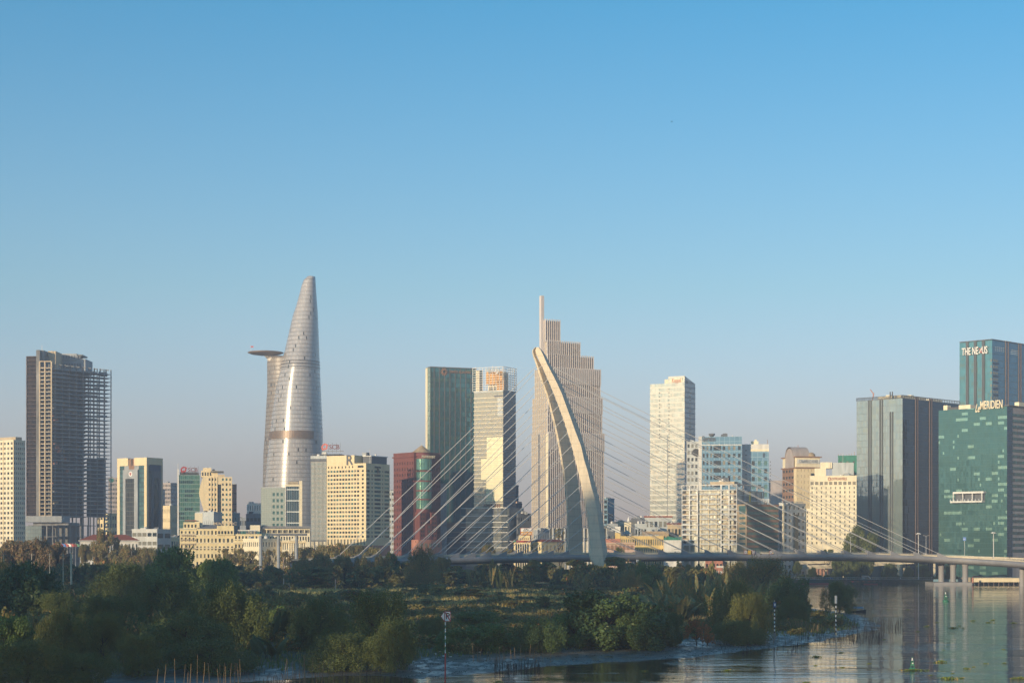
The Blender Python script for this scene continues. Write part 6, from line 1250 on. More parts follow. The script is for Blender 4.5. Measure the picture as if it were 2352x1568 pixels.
# flagpoles
fpz = 2.3
for k in range(9):
    Y = 1105; o = empty('flagpole', (PX(123+k*6.3,Y), Y, 2.3)); tag(o, 'slender flagpole in the row of flags before the unfinished tower', 'flagpole', 'row of flagpoles by the left riverbank'); H = PZ(1246,Y)-2.3
    MB().tube([(0,0,0),(0,0,H)], [.12,.06], 6).build('pole', M['steel'], o)
    m = MB(); mt = M[('red','wpaint','red','bluep','red','wpaint','red','darkred','bgreen')[k]]
    for j in range(6): x0, x1 = .08+j*.4, .08+(j+1)*.4; z0 = H-.2-.25*j*.6; z1 = z0-.15; yy = .15*math.sin(j); y2 = .15*math.sin(j+1); m.quad((x0,yy,z0-1.5),(x1,y2,z1-1.5),(x1,y2,z1),(x0,yy,z0))
    m.build('flag', mt, o)
o = empty('flagpole', (PX(14,1100),1100,2.3)); tag(o, 'lone flagpole with a drooping red flag at the far left edge', 'flagpole'); H = PZ(1238,1100)-2.3; MB().tube([(0,0,0),(0,0,H)], .1, 6).build('pole', M['steel'], o)
m = MB()
for j in range(6): m.quad((.1,0,H-j*1.2-1.2),(.9+.3*math.sin(j),.1,H-j*1.2-1.3),(.9+.3*math.sin(j-1),.1,H-j*1.2-.1),(.1,0,H-j*1.2))
m.build('flag', M['red'], o)
# utility poles
for (px, yt, th_, lab) in ((8,1271,.16,'thin concrete utility pole at the very left edge'),(73,1270,.17,'thin pale utility pole before the orange-brown trees, second from the left'),(114,1270,.17,'thin grey utility pole at the right side of the orange-brown trees'),(145,1271,.2,'mottled utility pole just left of the thick pale one'),(163.5,1268,.5,'thickest pale utility pole with a crossarm above the left trees'),(138.5,1290,.0,'')):
    if not lab: continue
    Y = 760; o = empty('utility_pole', (PX(px,Y), Y, gz(PX(px,Y),Y))); tag(o, lab, 'utility pole'); H = PZ(yt,Y)-o.location.z
    MB().tube([(0,0,0),(0,0,H)], [max(.13,th_),max(.09,th_*.7)], 8).build('pole', M['conc2'], o); MB().box(-1.3,1.3,-.08,.08,H-.7,H-.5).build('crossarm', M['dsteel'], o)
    m = MB()
    for k in (-1.1,-.5,.5,1.1): m.tube([(k,0,H-.5),(k,0,H-.2)], .06, 5)
    m.build('insulators', M['brown'], o)
for (px, y0, y1, Y, lab) in ((770,1330,1364,760,'short weathered post standing in the scrub below the concrete pillars'),(651,1328,1353,760,'thin rusty post in the scrub left of the taller weathered post'),(651.5,1280,1306,900,'grey post above the scrub, in front of the viaduct pillars')):
    g_ = gz(PX(px,Y),Y); o = MB().tube([(0,0,0),(.1,0,PZ(y0,Y)-g_)], [.28,.2], 7).build('wooden_post', M['pink']); o.location = (PX(px,Y),Y,g_); tag(o, lab, 'post')

# ------------------------------------------------------------------ navigation marks
def marker(px, Y, ytop, ybot, label, kind):
    x = PX(px,Y); zb = min(PZ(ybot,Y), -.3); H = PZ(ytop,Y)-zb; o = empty('navigation_mark', (x,Y,zb)); tag(o, label, 'navigation mark'); zr_ = lambda y: PZ(y,Y)-zb; return o, H, zr_
o, H, zr_ = marker(1022.5, 272, 1400, 1575, 'striped navigation mark with an arrow board, red at its foot, in the mud', 'a')
lean = (-.2/H)
zw = [1427,1436,1446,1456,1466,1475,1485,1494.5]; r_ = .075
MB().tube([(0,0,0),(.02,0,zr_(1499))], .12, 10).build('lower_pole', M['red'], o)
for k in range(9):
    ya, yb = 1427+(k)*8.0, 1427+(k+1)*8.0; MB().tube([(.02,0,zr_(yb)),(.02,0,zr_(ya))], .075, 8).build('pole_band', M['wpaint' if k%2==0 else 'bgreen'], o)
zb_ = zr_(1427)+.02; s = (zr_(1401)-zb_); w = .98
MB().box(-.12, -.12+w*1.0, -.03, .03, zb_, zb_+s-.1).build('sign_board', M['red'], o)
MB().box(-.12+.1, -.12+w-.1, -.045, -.031, zb_+.1, zb_+s-.2).build('sign_face', M['wpaint'], o)
MB().poly([(-.14,-.03,zb_+.12),(-.14,-.03,zb_+s-.2),(-.62,-.03,zb_+s*.5-.05)]).poly([(-.14,.03,zb_+s-.2),(-.14,.03,zb_+.12),(-.62,.03,zb_+s*.5-.05)]).build('arrow', M['wpaint'], o)
m = MB().tube([(-.14,-.04,zb_+.1),(-.64,-.04,zb_+s*.5-.05),(-.14,-.04,zb_+s-.18)], .035, 4); m.build('arrow_edge', M['red'], o)
text_part('letter', 'P', 1.3, (.37,-.055,zb_+s*.48), (R(90),0,0), M['black'], o, extrude=.01); MB().poly([(-.03,-.075,zb_+s-.32),(.10,-.075,zb_+s-.22),(.78,-.075,zb_+.22),(.66,-.075,zb_+.12)]).build('diagonal', M['red'], o)
for (px, Y, yt, yb, lab, blue) in ((1779,396,1377,1480,'slim banded navigation mark with a small blue board before the palms',True),(1920,428,1367,1476,'banded navigation mark with a long white cap, before the lone bush',False)):
    o, H, zr_ = marker(px, Y, yt, yb, lab, 'b')
    if blue: ys_ = (1394,1453,'dsteel',1480)
    else: ys_ = (1385,1452,'wpaint',1476)
    n = 13
    for k in range(n):
        ya = ys_[0]+(ys_[1]-ys_[0])*k/n; yb2 = ys_[0]+(ys_[1]-ys_[0])*(k+1)/n; MB().tube([(0,0,zr_(yb2)),(0,0,zr_(ya))], .14, 8).build('pole_band', M['wpaint' if k%2==1 else 'black'], o)
    MB().tube([(0,0,0),(0,0,zr_(ys_[1]))], .26, 10).build('lower_pole', M['conc2' if not blue else 'conc'], o)
    if blue: MB().box(-.28,.36,-.05,.05,zr_(1394),zr_(1382)).build('sign_board', plain('faded_blue_board', (.05,.12,.28)), o); MB().tube([(0,.1,zr_(1394)),(0,.1,zr_(1377))], .05, 6).build('top_rod', M['steel'], o); MB().box(-.05,.2,-.08,-.051,zr_(1391),zr_(1385)).build('symbol', M['wpaint'], o)
    else: MB().tube([(0,0,zr_(1385)),(0,0,zr_(1367))], .3, 12).build('top_daymark', M['steel'], o)
def buoy(px, ywater, ytop, label):
    Y = PY(ywater); o = empty('channel_buoy', (PX(px,Y), Y, 0)); tag(o, label, 'buoy'); H = PZ(ytop,Y); w = H*.27
    MB().lathe([(0,-.4),(w*.85,-.3),(w*1.15,.0),(w*1.15,H*.06),(w*.8,H*.14),(w*.3,H*.17),(0,H*.17)], 0, 0, 20).build('float', M['bgreen'], o, True)
    for k in range(4): a_ = math.pi/4+k*math.pi/2; MB().tube([(w*.7*math.cos(a_),w*.7*math.sin(a_),H*.15),(w*.28*math.cos(a_),w*.28*math.sin(a_),H*.72)], w*.07, 5).build('lattice_leg', M['bgreen'], o)
    m = MB()
    for k in range(4):
        a_, c_ = math.pi/4+k*math.pi/2, math.pi/4+(k+1)*math.pi/2; r0, r1 = w*.62, w*.38; m.quad((r0*math.cos(a_),r0*math.sin(a_),H*.33),(r0*math.cos(c_),r0*math.sin(c_),H*.33),(r1*math.cos(c_),r1*math.sin(c_),H*.58),(r1*math.cos(a_),r1*math.sin(a_),H*.58))
    m.build('radar_panel', M['bgreen'], o); MB().box(-w*.18,w*.18,-w*.47,-w*.43,H*.46,H*.54).build('number_plate', M['wpaint'], o)
    MB().lathe([(0,H*.72),(w*.3,H*.72),(w*.3,H*.75),(w*.14,H*.78),(w*.14,H*.9),(0,H*.92)], 0, 0, 12).build('lantern', M['wpaint'], o); m = MB().lathe([(0,H*.9),(w*.2,H*.93),(w*.2,H*.96),(0,H)], 0, 0, 10); m.build('top_mark', M['bgreen'], o)
buoy(2095.5,1537,1484+24-1,'larger green lattice buoy with a small white plate, floating near the bottom right'); buoy(2172,1380,1357,'smaller green cone buoy in mid river below the bridge piers')
# moored boat with a tarp
Y = 585; o = empty('moored_boat', (PX(1965,Y), Y, 0), .25); tag(o, 'small dark wooden boat with a blue-grey tarp roof moored by the lone bush', 'boat'); m = MB(); n = 12
for k in range(n+1):
    t = k/n*2-1; hw = .9*(1-abs(t)**3*.85); x = t*3.6; zz_ = .55+.35*t*t; m.v += [(x,-hw,zz_),(x,-hw*.6,-.1),(x,hw*.6,-.1),(x,hw,zz_)]
for k in range(n):
    for j in range(3): m.f.append((k*4+j,(k+1)*4+j,(k+1)*4+j+1,k*4+j+1))
m.build('hull', M['dwood'], o); m = MB()
for k in range(9): a0 = math.pi*k/8; m.v += [(-2.4,-1.0*math.cos(a0),1.3+.5*math.sin(a0)),(2.2,-1.0*math.cos(a0),1.3+.5*math.sin(a0))]
for k in range(8): m.f.append((2*k,2*k+1,2*k+3,2*k+2))
m.build('tarp_roof', M['bluel'], o)
for x_ in (-2.2,0,2.0):
    for y_ in (-.9,.9): MB().tube([(x_,y_,.5),(x_,y_,1.35)], .04, 5).build('roof_post', M['wood'], o)
MB().box(2.6,2.7,-.1,.1,.8,2.0).build('flag_stick', M['wpaint'], o)
# people on the jetty and promenade
def person(px, Y, z, h, label, shirt, rot=0):
    o = empty('person', (PX(px,Y), Y, z), rot); tag(o, label, 'person'); k = h/1.7
    me_ = bpy.data.meshes.new('body'); V = [(0,0,.92),(0,0,1.15),(0,0,1.40),(0,0,1.50),(0,0,1.62),(.09,0,.88),(.11,.02,.48),(.12,-.02,.06),(.12,-.14,.03),(-.09,0,.88),(-.12,-.03,.48),(-.13,.02,.06),(-.13,-.1,.03),(.19,0,1.38),(.25,.02,1.12),(.24,-.12,.92),(-.19,0,1.38),(-.26,.03,1.12),(-.22,-.1,.9)]
    Eg = [(0,1),(1,2),(2,3),(3,4),(0,5),(5,6),(6,7),(7,8),(0,9),(9,10),(10,11),(11,12),(2,13),(13,14),(14,15),(2,16),(16,17),(17,18)]
    me_.from_pydata([(a*k,b_*k,c*k) for a,b_,c in V], Eg, []); q = bpy.data.objects.new('body', me_); COL.objects.link(q); q.parent = o; me_.materials.append(M[shirt])
    md = q.modifiers.new('skin','SKIN'); rr_ = [.14,.13,.14,.06,.10,.09,.065,.05,.04,.09,.065,.05,.04,.055,.045,.035,.055,.045,.035]
    for i, r0 in enumerate(rr_): me_.skin_vertices[0].data[i].radius = (r0*k, r0*k)
    me_.skin_vertices[0].data[0].use_root = True; s2 = q.modifiers.new('sub','SUBSURF'); s2.levels = 1; s2.render_levels = 1
    MB().lathe([(0,1.52),(.08,1.56),(.105,1.66),(.09,1.76),(0,1.80)], 0, .01, 10).build('hair', M['black'], o, loc=(0,0,0)).scale = (k,k,k)
person(1924, 1072, 2.1, 1.7, 'person in pale clothes on the old jetty, left of the other one', 'cloth'); person(1938.5, 1072, 2.1, 1.7, 'person in dark clothes on the old jetty, right of the other one', 'dcloth', .6); person(2140, 1098, 2.35, 1.7, 'person walking on the far promenade beside the railing', 'cloth')
# birds
def bird(x, y, Y, w, label, mat, bank=.3):
    o = empty('bird', (PX(x,Y), Y, PZ(y,Y)), .4); tag(o, label, 'bird'); m = MB(); s = w/2
    m.tube([(-.3*s,0,0),(-.05*s,0,.02*s),(.25*s,0,.03*s),(.42*s,0,.05*s)], [.015*s,.09*s,.08*s,.02*s], 6)
    for g_ in (-1,1): m.v += [(-.12*s,0,.05*s),(.15*s,0,.05*s),(.08*s,g_*.5*s,.05*s+bank*s),(-.1*s,g_*.5*s,.05*s+bank*s),(-.16*s,g_*s,.0)]; n = len(m.v)-5; m.f += [(n,n+1,n+2,n+3),(n+3,n+2,n+4)]
    m.build('body', M[mat], o)
bird(1543, 280, 350, .8, 'tiny dark bird high in the empty sky', 'black'); bird(1461, 1536, 312, 1.0, 'white egret flying low over the dark water right of the mud', 'wpaint', .5); bird(1561, 1515, 327, 1.1, 'white egret landing at the edge of the mudflat', 'wpaint')
# apartment towers behind the viewpoint: they shade the near bank and are mirrored in the glass
hx_, hy_ = -math.sin(R(SUN_AZ)), -math.cos(R(SUN_AZ)); px_, py_ = -hy_, hx_
gmt = glass_grid('riverside_apartment_wall', 3.2, 3.2, (.42,.38,.33), (.42,.38,.33), metal=0, lw=.0, lh=.0, rough=.8, tilt=0, bright=(.05,.07,.08), pb=1.1)
for (q0, q1, H) in ((-760,-715,190),(-708,-664,205),(-656,-612,218),(-603,-566,238),(-562,-541,284),(-540.5,-517,271),(-512,-478,258),(-470,-432,262),(-424,-384,226),(-376,-336,222),(-328,-288,214),(-281,-244,196),(-237,-200,190),(-192,-150,176)):
    s_ = 640; qc = (q0+q1)/2; cx, cy = hx_*s_+px_*qc, hy_*s_+py_*qc; ang = math.atan2(py_, px_)
    o = empty('apartment_tower', (cx, cy, 0), ang); tag(o, 'tall apartment tower on the near bank behind the viewpoint', 'tower', 'apartment towers behind the viewpoint')
    w = q1-q0; MB().box(-w/2, w/2, -12, 12, 0, H).build('wall', gmt, o); MB().box(-w/4, w/4, -8, 8, H, H+7).build('roof_block', gmt, o)

# downstream towers left of the frame, mirrored in the glass fronts on the right
tag(MB().quad((-2600,300,1.5),(-440,300,1.5),(-440,1010,1.5),(-2600,1010,1.5)).build('left_bank_ground', gm), kind='structure')
for k, (x, y, w, d, H) in enumerate(((-1130,560,46,30,88),(-1170,640,38,40,112),(-1120,715,52,30,74),(-1190,790,34,34,126),(-1150,860,60,28,82),(-1400,610,50,40,140),(-1380,740,44,40,120),(-1420,900,70,40,96),(-1000,500,40,30,60),(-1040,930,44,30,66))):
    o = empty('apartment_tower', (x, y, 1.5), .3*k); tag(o, 'apartment tower on the bank far left, outside the frame', 'tower', 'apartment towers left of the viewpoint'); MB().box(-w/2,w/2,-d/2,d/2,0,H).build('wall', gmt, o); MB().box(-w/5,w/5,-d/4,d/4,H,H+5).build('roof_block', gmt, o)
# vehicles on the riverside road
def car_mesh(kind):
    m = MB(); L_, Wd, Hh = {'car':(4.4,1.8,1.45),'van':(5.2,1.9,2.1),'bus':(10.5,2.5,3.1)}[kind]; b0 = .32
    if kind == 'car':
        prof = [(-L_/2,b0),(-L_/2,.85),(-L_*.42,.95),(-L_*.28,.98),(-L_*.16,Hh),(L_*.17,Hh),(L_*.33,.95),(L_*.48,.80),(L_/2,.6),(L_/2,b0)]
    elif kind == 'van': prof = [(-L_/2,b0),(-L_/2,Hh-.1),(-L_*.46,Hh),(L_*.22,Hh),(L_*.36,1.15),(L_*.5,.95),(L_*.5,b0)]
    else: prof = [(-L_/2,b0),(-L_/2,Hh-.15),(-L_*.48,Hh),(L_*.47,Hh),(L_*.5,Hh-.4),(L_*.5,b0)]
    n = len(prof); m.v += [(x,-Wd/2,z) for x,z in prof] + [(x,Wd/2,z) for x,z in prof]; m.f += [tuple(range(n)), tuple(range(2*n-1,n-1,-1))] + [(i,(i+1)%n,n+(i+1)%n,n+i) for i in range(n)]
    win = MB(); z0, z1 = {'car':(.98,Hh-.08),'van':(1.2,Hh-.3),'bus':(1.4,2.5)}[kind]; xa, xb = {'car':(-.8,1.0),'van':(-2.2,1.2),'bus':(-4.8,4.9)}[kind]; xa2, xb2 = (xa+.25, xb-.45) if kind == 'car' else (xa, xb-.2)
    for s_ in (-1,1): y = s_*(Wd/2+.012); win.quad((xa,y,z0),(xb,y,z0),(xb2,y,z1),(xa2,y,z1))
    wh = MB().lathe([(0,-.11),(.3,-.11),(.34,-.09),(.34,.09),(.3,.11),(0,.11)], 0, 0, 14); return m, win, wh, L_, Wd
def vehicle(kind, mat, x, y, rot, label, group):
    m, win, wh, L_, Wd = car_mesh(kind); o = empty(kind if kind != 'car' else 'parked_car', (x, y, 2.31), rot); tag(o, label, kind, group); m.build('body', M[mat], o); win.build('windows', W['dark'], o); me_ = wh.mesh('wheel', M['black'])
    for sx in (-.31,.31):
        for sy in (-1,1): q = link('wheel', me_, o, (sx*L_, sy*(Wd/2-.1), .34)); q.rotation_euler = (R(90),0,0)
cm = ('wpaint','wpaint','lgrey','red','black','wpaint','bluep','ygold')
for k, px in enumerate((318,352,441,458,489,503,531,548,566,590,622,655,691,1108,1131,1150)):
    kd = ('car','van','car','bus','car','car','van','car')[k%8]; Y = 1101.5 if k%3 else 1107; vehicle(kd, cm[k%8], PX(px,Y), Y, 0 if k%2 else math.pi, {'car':'small car','van':'van','bus':'city bus'}[kd]+' on the riverside road behind the promenade trees', 'vehicles on the riverside road')
for k, px in enumerate((1650,1672,1700,1905,1946,1990,2060,2105,2240,2262,2300)):
    kd = ('car','car','van')[k%3]; Y = 1099.5; vehicle(kd, cm[(k+3)%8], PX(px,Y), Y, 0 if k%2 else math.pi, {'car':'small car','van':'van'}[kd]+' seen under the bridge deck on the far bank', 'vehicles under the bridge')
# ------------------------------------------------------------------ vegetation
def unit(v): return v/np.maximum(np.linalg.norm(v, axis=1), 1e-9)[:,None]
def leafquads(C, N, size, aspect=.55):
    n = len(C); r = rng.normal(size=(n,3)); t = unit(np.cross(N, r)); b = unit(np.cross(N, t)); s = (size*rng.uniform(.6,1.35,n))[:,None]
    return np.stack([C-t*s, C-b*s*aspect, C+t*s, C+b*s*aspect], 1).reshape(-1,3)
def blobs(centers, radii, n, size, jit=.55, aspect=.55, flat=1.0):
    centers = np.array(centers, float); radii = np.array(radii, float); w = radii**2; idx = rng.choice(len(centers), n, p=w/w.sum())
    d = unit(rng.normal(size=(n,3))); rad = radii[idx]*(1-rng.random(n)**1.6*.45); off = d*rad[:,None]; off[:,2] *= flat
    C = centers[idx]+off; N = unit(d*1.0+rng.normal(size=(n,3))*jit+np.array([0,0,.35])); return C, N
def shoots(C, N, n, size, r, L=.16, asp=.4):
    idx = r.integers(0, len(C), n*3); o_ = C[idx]; ctr = np.array([0,0,.45]); out = unit(o_-ctr); keep = np.linalg.norm((o_-ctr)*np.array([1,1,1.6]), axis=1) > .62; o_ = o_[keep][:n]; out = out[keep][:n]
    d = unit(out*.8+np.array([0,0,.55])+r.normal(size=out.shape)*.35); P, Q = [], []
    for k in range(9):
        P.append(o_+d*(L*(k+1)/9*r.uniform(.5,1.2,(len(o_),1)))+r.normal(size=o_.shape)*.008); Q.append(unit(r.normal(size=o_.shape)+d*.4))
    return leafquads(np.concatenate(P), np.concatenate(Q), size, asp)
def crown_airy(n=15000, size=.032, seed=0):
    r = np.random.default_rng(seed); cs, rs = [], []
    for k in range(95):
        a = r.uniform(0,2*math.pi); h = r.uniform(.06,.94); R_ = (1-(max(0,h-.35)/.66)**2)**.5*r.uniform(.2,.9) if h < 1 else .1
        cs.append((R_*math.cos(a)*.95, R_*math.sin(a)*.95, h)); rs.append(r.uniform(.12,.24)*(1-.3*h))
    C, N = blobs(cs, rs, n, size, .9, .4, 1.15); return np.concatenate([leafquads(C, N, size, .38), shoots(C, N, 420, size*.9, r)])
def crown_dense(n=13000, size=.04, seed=1, low=.05):
    r = np.random.default_rng(seed); cs, rs = [], []
    for k in range(40):
        a = r.uniform(0,2*math.pi); h = r.uniform(low,.9); R_ = math.sqrt(max(0.02,1-((h-.4)/.62)**2))*r.uniform(.3,.85)
        cs.append((R_*math.cos(a), R_*math.sin(a), h)); rs.append(r.uniform(.15,.30))
    C, N = blobs(cs, rs, n, size, .6, .6, .85); return np.concatenate([leafquads(C, N, size, .6), shoots(C, N, n//90, size*.9, r, .12, .6)])
def crown_layer(n=9000, size=.045, seed=2):
    r = np.random.default_rng(seed); cs, rs = [], []
    for tier in range(5):
        h = .30+.15*tier; R0 = 1.0-.13*tier-(.15 if tier == 0 else 0)
        for k in range(9):
            a = r.uniform(0,2*math.pi); q = R0*r.uniform(.15,.95); cs.append((q*math.cos(a), q*math.sin(a), h+r.uniform(-.05,.05))); rs.append(r.uniform(.18,.30))
    C, N = blobs(cs, rs, n, size, .5, .6, .22); N = unit(N*.5+np.array([0,0,1.0])+rng.normal(size=N.shape)*.3); return leafquads(C, N, size, .6)
def crown_sparse(n=5000, size=.03, seed=3):
    r = np.random.default_rng(seed); cs, rs = [], []
    for k in range(46):
        a = r.uniform(0,2*math.pi); h = r.uniform(.32,1.0); q = r.uniform(.1,.95)*math.sqrt(max(.05,1-((h-.6)/.55)**2)); cs.append((q*math.cos(a), q*math.sin(a), h)); rs.append(r.uniform(.07,.17))
    C, N = blobs(cs, rs, n, size, .9, .5, .8); return leafquads(C, N, size, .5)
def trunk_mesh(seed=0, hgt=.75, r0=.035, spread=.5, name='trunk'):
    r = random.Random(seed); m = MB(); top = (r.uniform(-.08,.08), r.uniform(-.08,.08), hgt)
    m.tube([(0,0,-.06),(r.uniform(-.03,.03),0,hgt*.4),top], [r0*1.2,r0*.8,r0*.35], 7)
    for k in range(8):
        z = r.uniform(.12,hgt*.85); a = r.uniform(0,6.28); L = spread*r.uniform(.5,1.0); m.tube([(0,0,z),(L*.5*math.cos(a),L*.5*math.sin(a),z+.12),(L*math.cos(a),L*math.sin(a),z+.25*r.uniform(.6,1.2))], [r0*.5,r0*.35,r0*.12], 5)
        for j in range(2):
            a2 = a+r.uniform(-.8,.8); bx = (L*.5*math.cos(a), L*.5*math.sin(a), z+.12); m.tube([bx,(bx[0]+L*.4*math.cos(a2),bx[1]+L*.4*math.sin(a2),bx[2]+.15)], [r0*.25,r0*.08], 4)
    return m.mesh(name, M['bark'])
LM = dict(
 mang=leaf_mat('mangrove_leaves', (0.085,0.117,0.040), (0.171,0.193,0.053)), mangy=leaf_mat('yellowish_mangrove_leaves', (0.119,0.132,0.037), (0.213,0.207,0.057)),
 dark=leaf_mat('dark_glossy_leaves', (0.059,0.100,0.040), (0.117,0.169,0.053), rough=.45), green=leaf_mat('broad_green_leaves', (0.094,0.155,0.040), (0.215,0.264,0.058), rough=.45),
 alm=leaf_mat('almond_tree_leaves', (0.099,0.135,0.034), (0.254,0.225,0.054), (0.561,0.159,0.045), .05), brown=leaf_mat('orange_brown_leaves', (.20,.13,.065), (.34,.22,.105), (.14,.15,.06), .22),
 flame=leaf_mat('flame_tree_leaves', (0.084,0.135,0.034), (0.169,0.204,0.045), (0.600,0.159,0.030), .07), haz=leaf_mat('riverside_tree_leaves', (0.149,0.155,0.053), (0.300,0.239,0.081), (0.531,0.239,0.090), .08),
 scrub=leaf_mat('scrub_leaves', (0.132,0.138,0.044), (0.316,0.250,0.076), (0.600,0.287,0.109), .05, cl=.05), nipa=leaf_mat('palm_fronds_warm_lit', (.14,.155,.06), (.32,.29,.125), (0.561,0.293,0.092), .12), nipad=leaf_mat('dark_palm_fronds', (0.059,0.090,0.035), (0.132,0.146,0.045)),  # palm frond colour brightened in place of warm sunlight on the stand
 dry=leaf_mat('dry_reed_grass', (0.561,0.315,0.115), (0.600,0.540,0.200), (0.281,0.225,0.076), .2, rough=.9, cl=.03), redd=leaf_mat('reddish_dry_shrub', (0.338,0.124,0.054), (0.561,0.204,0.076), (0.140,0.135,0.045), .3), wat=leaf_mat('water_hyacinth_leaves', (0.112,0.169,0.030), (0.281,0.337,0.062), (0.561,0.360,0.092), .08),
 sedge=leaf_mat('sedge_grass', (0.125,0.127,0.055), (0.213,0.184,0.083), (0.325,0.207,0.110), .15, rough=.9), grass=leaf_mat('green_bank_grass', (0.099,0.135,0.030), (0.198,0.225,0.045), (0.394,0.270,0.076), .15, rough=.9))
KQ = dict(airy=[crown_airy(26000,.021,seed=s) for s in (1,2,3,4)], dense=[crown_dense(20000,.03,seed=s) for s in (11,12,13)], layer=[crown_layer(seed=s) for s in (21,22,23)], sparse=[crown_sparse(seed=s) for s in (31,32)], lod=[crown_dense(1500,.11,seed=s,low=.0) for s in (41,42,43)], lodl=[crown_layer(1100,.12,seed=s) for s in (51,52)])
def nipa_clump(nf=12, seed=5, leaflets=64):
    r = random.Random(seed); Q = []
    for k in range(nf):
        a = r.uniform(0,6.28); out = r.uniform(.2,.95); H = r.uniform(.65,1.0); bx, by = r.uniform(-.3,.3), r.uniform(-.3,.3); da = np.array([math.cos(a), math.sin(a), 0]); side = np.array([-math.sin(a), math.cos(a), 0]); P = []
        for j in range(9):
            t = j/8; P.append(np.array([bx,by,0])+da*out*(t**1.7)+np.array([0,0,H*(t-.30*out*t**3)]))
        P = np.array(P)
        for j in range(8):    # rachis ribbon
            w = .018*(1-j/9); Q += [P[j]-side*w, P[j]+side*w, P[j+1]+side*w*.8, P[j+1]-side*w*.8]
        twist = r.uniform(-.5,.5)
        for j in range(leaflets):
            t = .16+.84*j/leaflets; f = t*8; i = min(7,int(f)); p = P[i]*(1-(f-i))+P[i+1]*(f-i); tan = unit((P[i+1]-P[i])[None])[0]
            for s_ in (-1,1):
                L = .125*math.sin(math.pi*min(1,t*.9+.12))+.03; d = unit((tan*.75+side*s_*(.8+.3*twist*s_)+np.array([0,0,-.12+twist*s_*.4]))[None])[0]; w = tan*.0125; e = p+d*L; Q += [p-w, p+w, e+w*.25, e-w*.25]
    return np.array(Q)
NQ = [nipa_clump(seed=s) for s in (5,6,7)]
_crm = {}
def crown_me(kind, i, lm):
    k = (kind, i, lm)
    if k not in _crm: _crm[k] = np_mesh('crown', KQ[kind][i], 4, LM[lm])
    return _crm[k]
_trm = [trunk_mesh(s) for s in (1,2,3)]
_nm = {}
def tree(label, x, ytop, wpx, Y, kind='airy', lm='mang', name=None, cat='tree', z=None, seed=0, group=None, depth=1.0, crown_low=None):
    X = PX(x, Y); z0 = (gz(X, Y) if Y < 1030 else 2.3) if z is None else z; z0 = max(z0, -.1); H = max(1.0, PZ(ytop, Y)-z0); rad = wpx/2/F*Y*(1.2 if kind == 'dense' else 1.08)
    o = empty(name or {'airy':'mangrove_tree','dense':'broadleaf_tree','layer':'almond_tree','sparse':'riverside_tree'}.get(kind,'tree'), (X, Y, z0-.05), (seed*1.7+x*.01) % 6.28); tag(o, label, cat, group)
    n = len(KQ[kind]); hc = min(H, (2.0 if kind != 'sparse' else 2.3)*rad) if Y > 560 else H
    link('crown', crown_me(kind, seed % n, lm), o, loc=(0,0,H-hc), scale=(rad, rad*depth, hc)); link('trunk', _trm[seed % 3], o, scale=(max(rad,H*.35), max(rad,H*.35), H)); return o
def palm(label, x, ytop, wpx, Y, lm='nipa', seed=0, n=1, name='nipa_palm', group=None, z=None):
    X = PX(x, Y); z0 = max(-.1, (gz(X,Y) if Y < 1030 else 2.3) if z is None else z); H = PZ(ytop,Y)-z0; rad = wpx/2/F*Y
    o = empty(name, (X,Y,z0-.05), seed*1.3); tag(o, label, 'palm', group); k = (seed%3, lm)
    if k not in _nm: _nm[k] = np_mesh('fronds', NQ[seed%3], 4, LM[lm])
    link('fronds', _nm[k], o, scale=(rad/.75, rad/.75, H)); MB().tube([(0,0,-.1),(0,0,H*.12)], [H*.06,H*.03], 7).build('stump', M['bark'], o); return o
# --- near left bank (all within about 250-650 m)
T = tree
T('yellowish fine-leaved mangrove bush in the bottom left corner', 62, 1474, 210, 270, 'airy', 'mangy', seed=0)
T('low dark bush at the bottom edge, right of the yellowish corner bush', 190, 1500, 170, 272, 'airy', 'mang', seed=1)
T('yellow-green mangrove crown catching light above the corner bush', 140, 1401, 150, 300, 'airy', 'mangy', seed=2)
T('yellow-green mangrove crown right of the brightest left crown', 238, 1418, 120, 305, 'airy', 'mangy', seed=3)
T('ragged pale-tipped bush on the bottom left, third crown from the corner', 318, 1462, 130, 288, 'airy', 'mangy', seed=0)
T('leafy green crown at the left edge above the corner bush', 12, 1423, 130, 305, 'dense', 'green', seed=1)
T('huge dark bluish tree mass at the left edge', 60, 1303, 190, 430, 'dense', 'dark', seed=0)
T('dark tree drooping right beside the huge left edge tree', 128, 1362, 130, 420, 'airy', 'mang', seed=1)
T('dark spreading tree top at the very left below the utility pole', -4, 1292, 120, 520, 'airy', 'mang', seed=2)
palm('small pale fan of palm fronds standing in the dark left thicket', 76, 1382, 50, 380, 'nipa', 0)
T('tall rounded mangrove rising mid left, below the bank tower', 277, 1302, 160, 500, 'airy', 'mang', seed=3)
T('broad soft mangrove crown left of centre in the left woods', 250, 1372, 190, 360, 'airy', 'mang', seed=0)
T('broad soft mangrove crown below the big dark green tree', 385, 1323, 230, 400, 'airy', 'mang', seed=1)
T('wide mangrove crown filling the bottom between the yellowish bushes and the stakes', 430, 1412, 260, 318, 'airy', 'mang', seed=2)
T('tall mangrove with its crown under the right end of the big dark tree', 520, 1348, 200, 345, 'airy', 'mang', seed=3)
T('big dense dark green tree standing out against the city on the left', 398, 1267, 150, 600, 'dense', 'green', seed=0)
T('darker shoulder of dense foliage right of the big dark green tree', 494, 1291, 115, 590, 'dense', 'green', seed=1)
T('lower dark lobe left of the big dark green tree', 338, 1302, 80, 610, 'dense', 'green', seed=2)
T('low mangrove fringe above the first group of stakes', 480, 1470, 240, 295, 'airy', 'mang', seed=1)
palm('dark palm clump in shade between two big soft mangroves', 632, 1392, 130, 370, 'nipad', 1)
palm('dark drooping palm just right of the shaded palm clump', 680, 1415, 120, 345, 'nipad', 2)
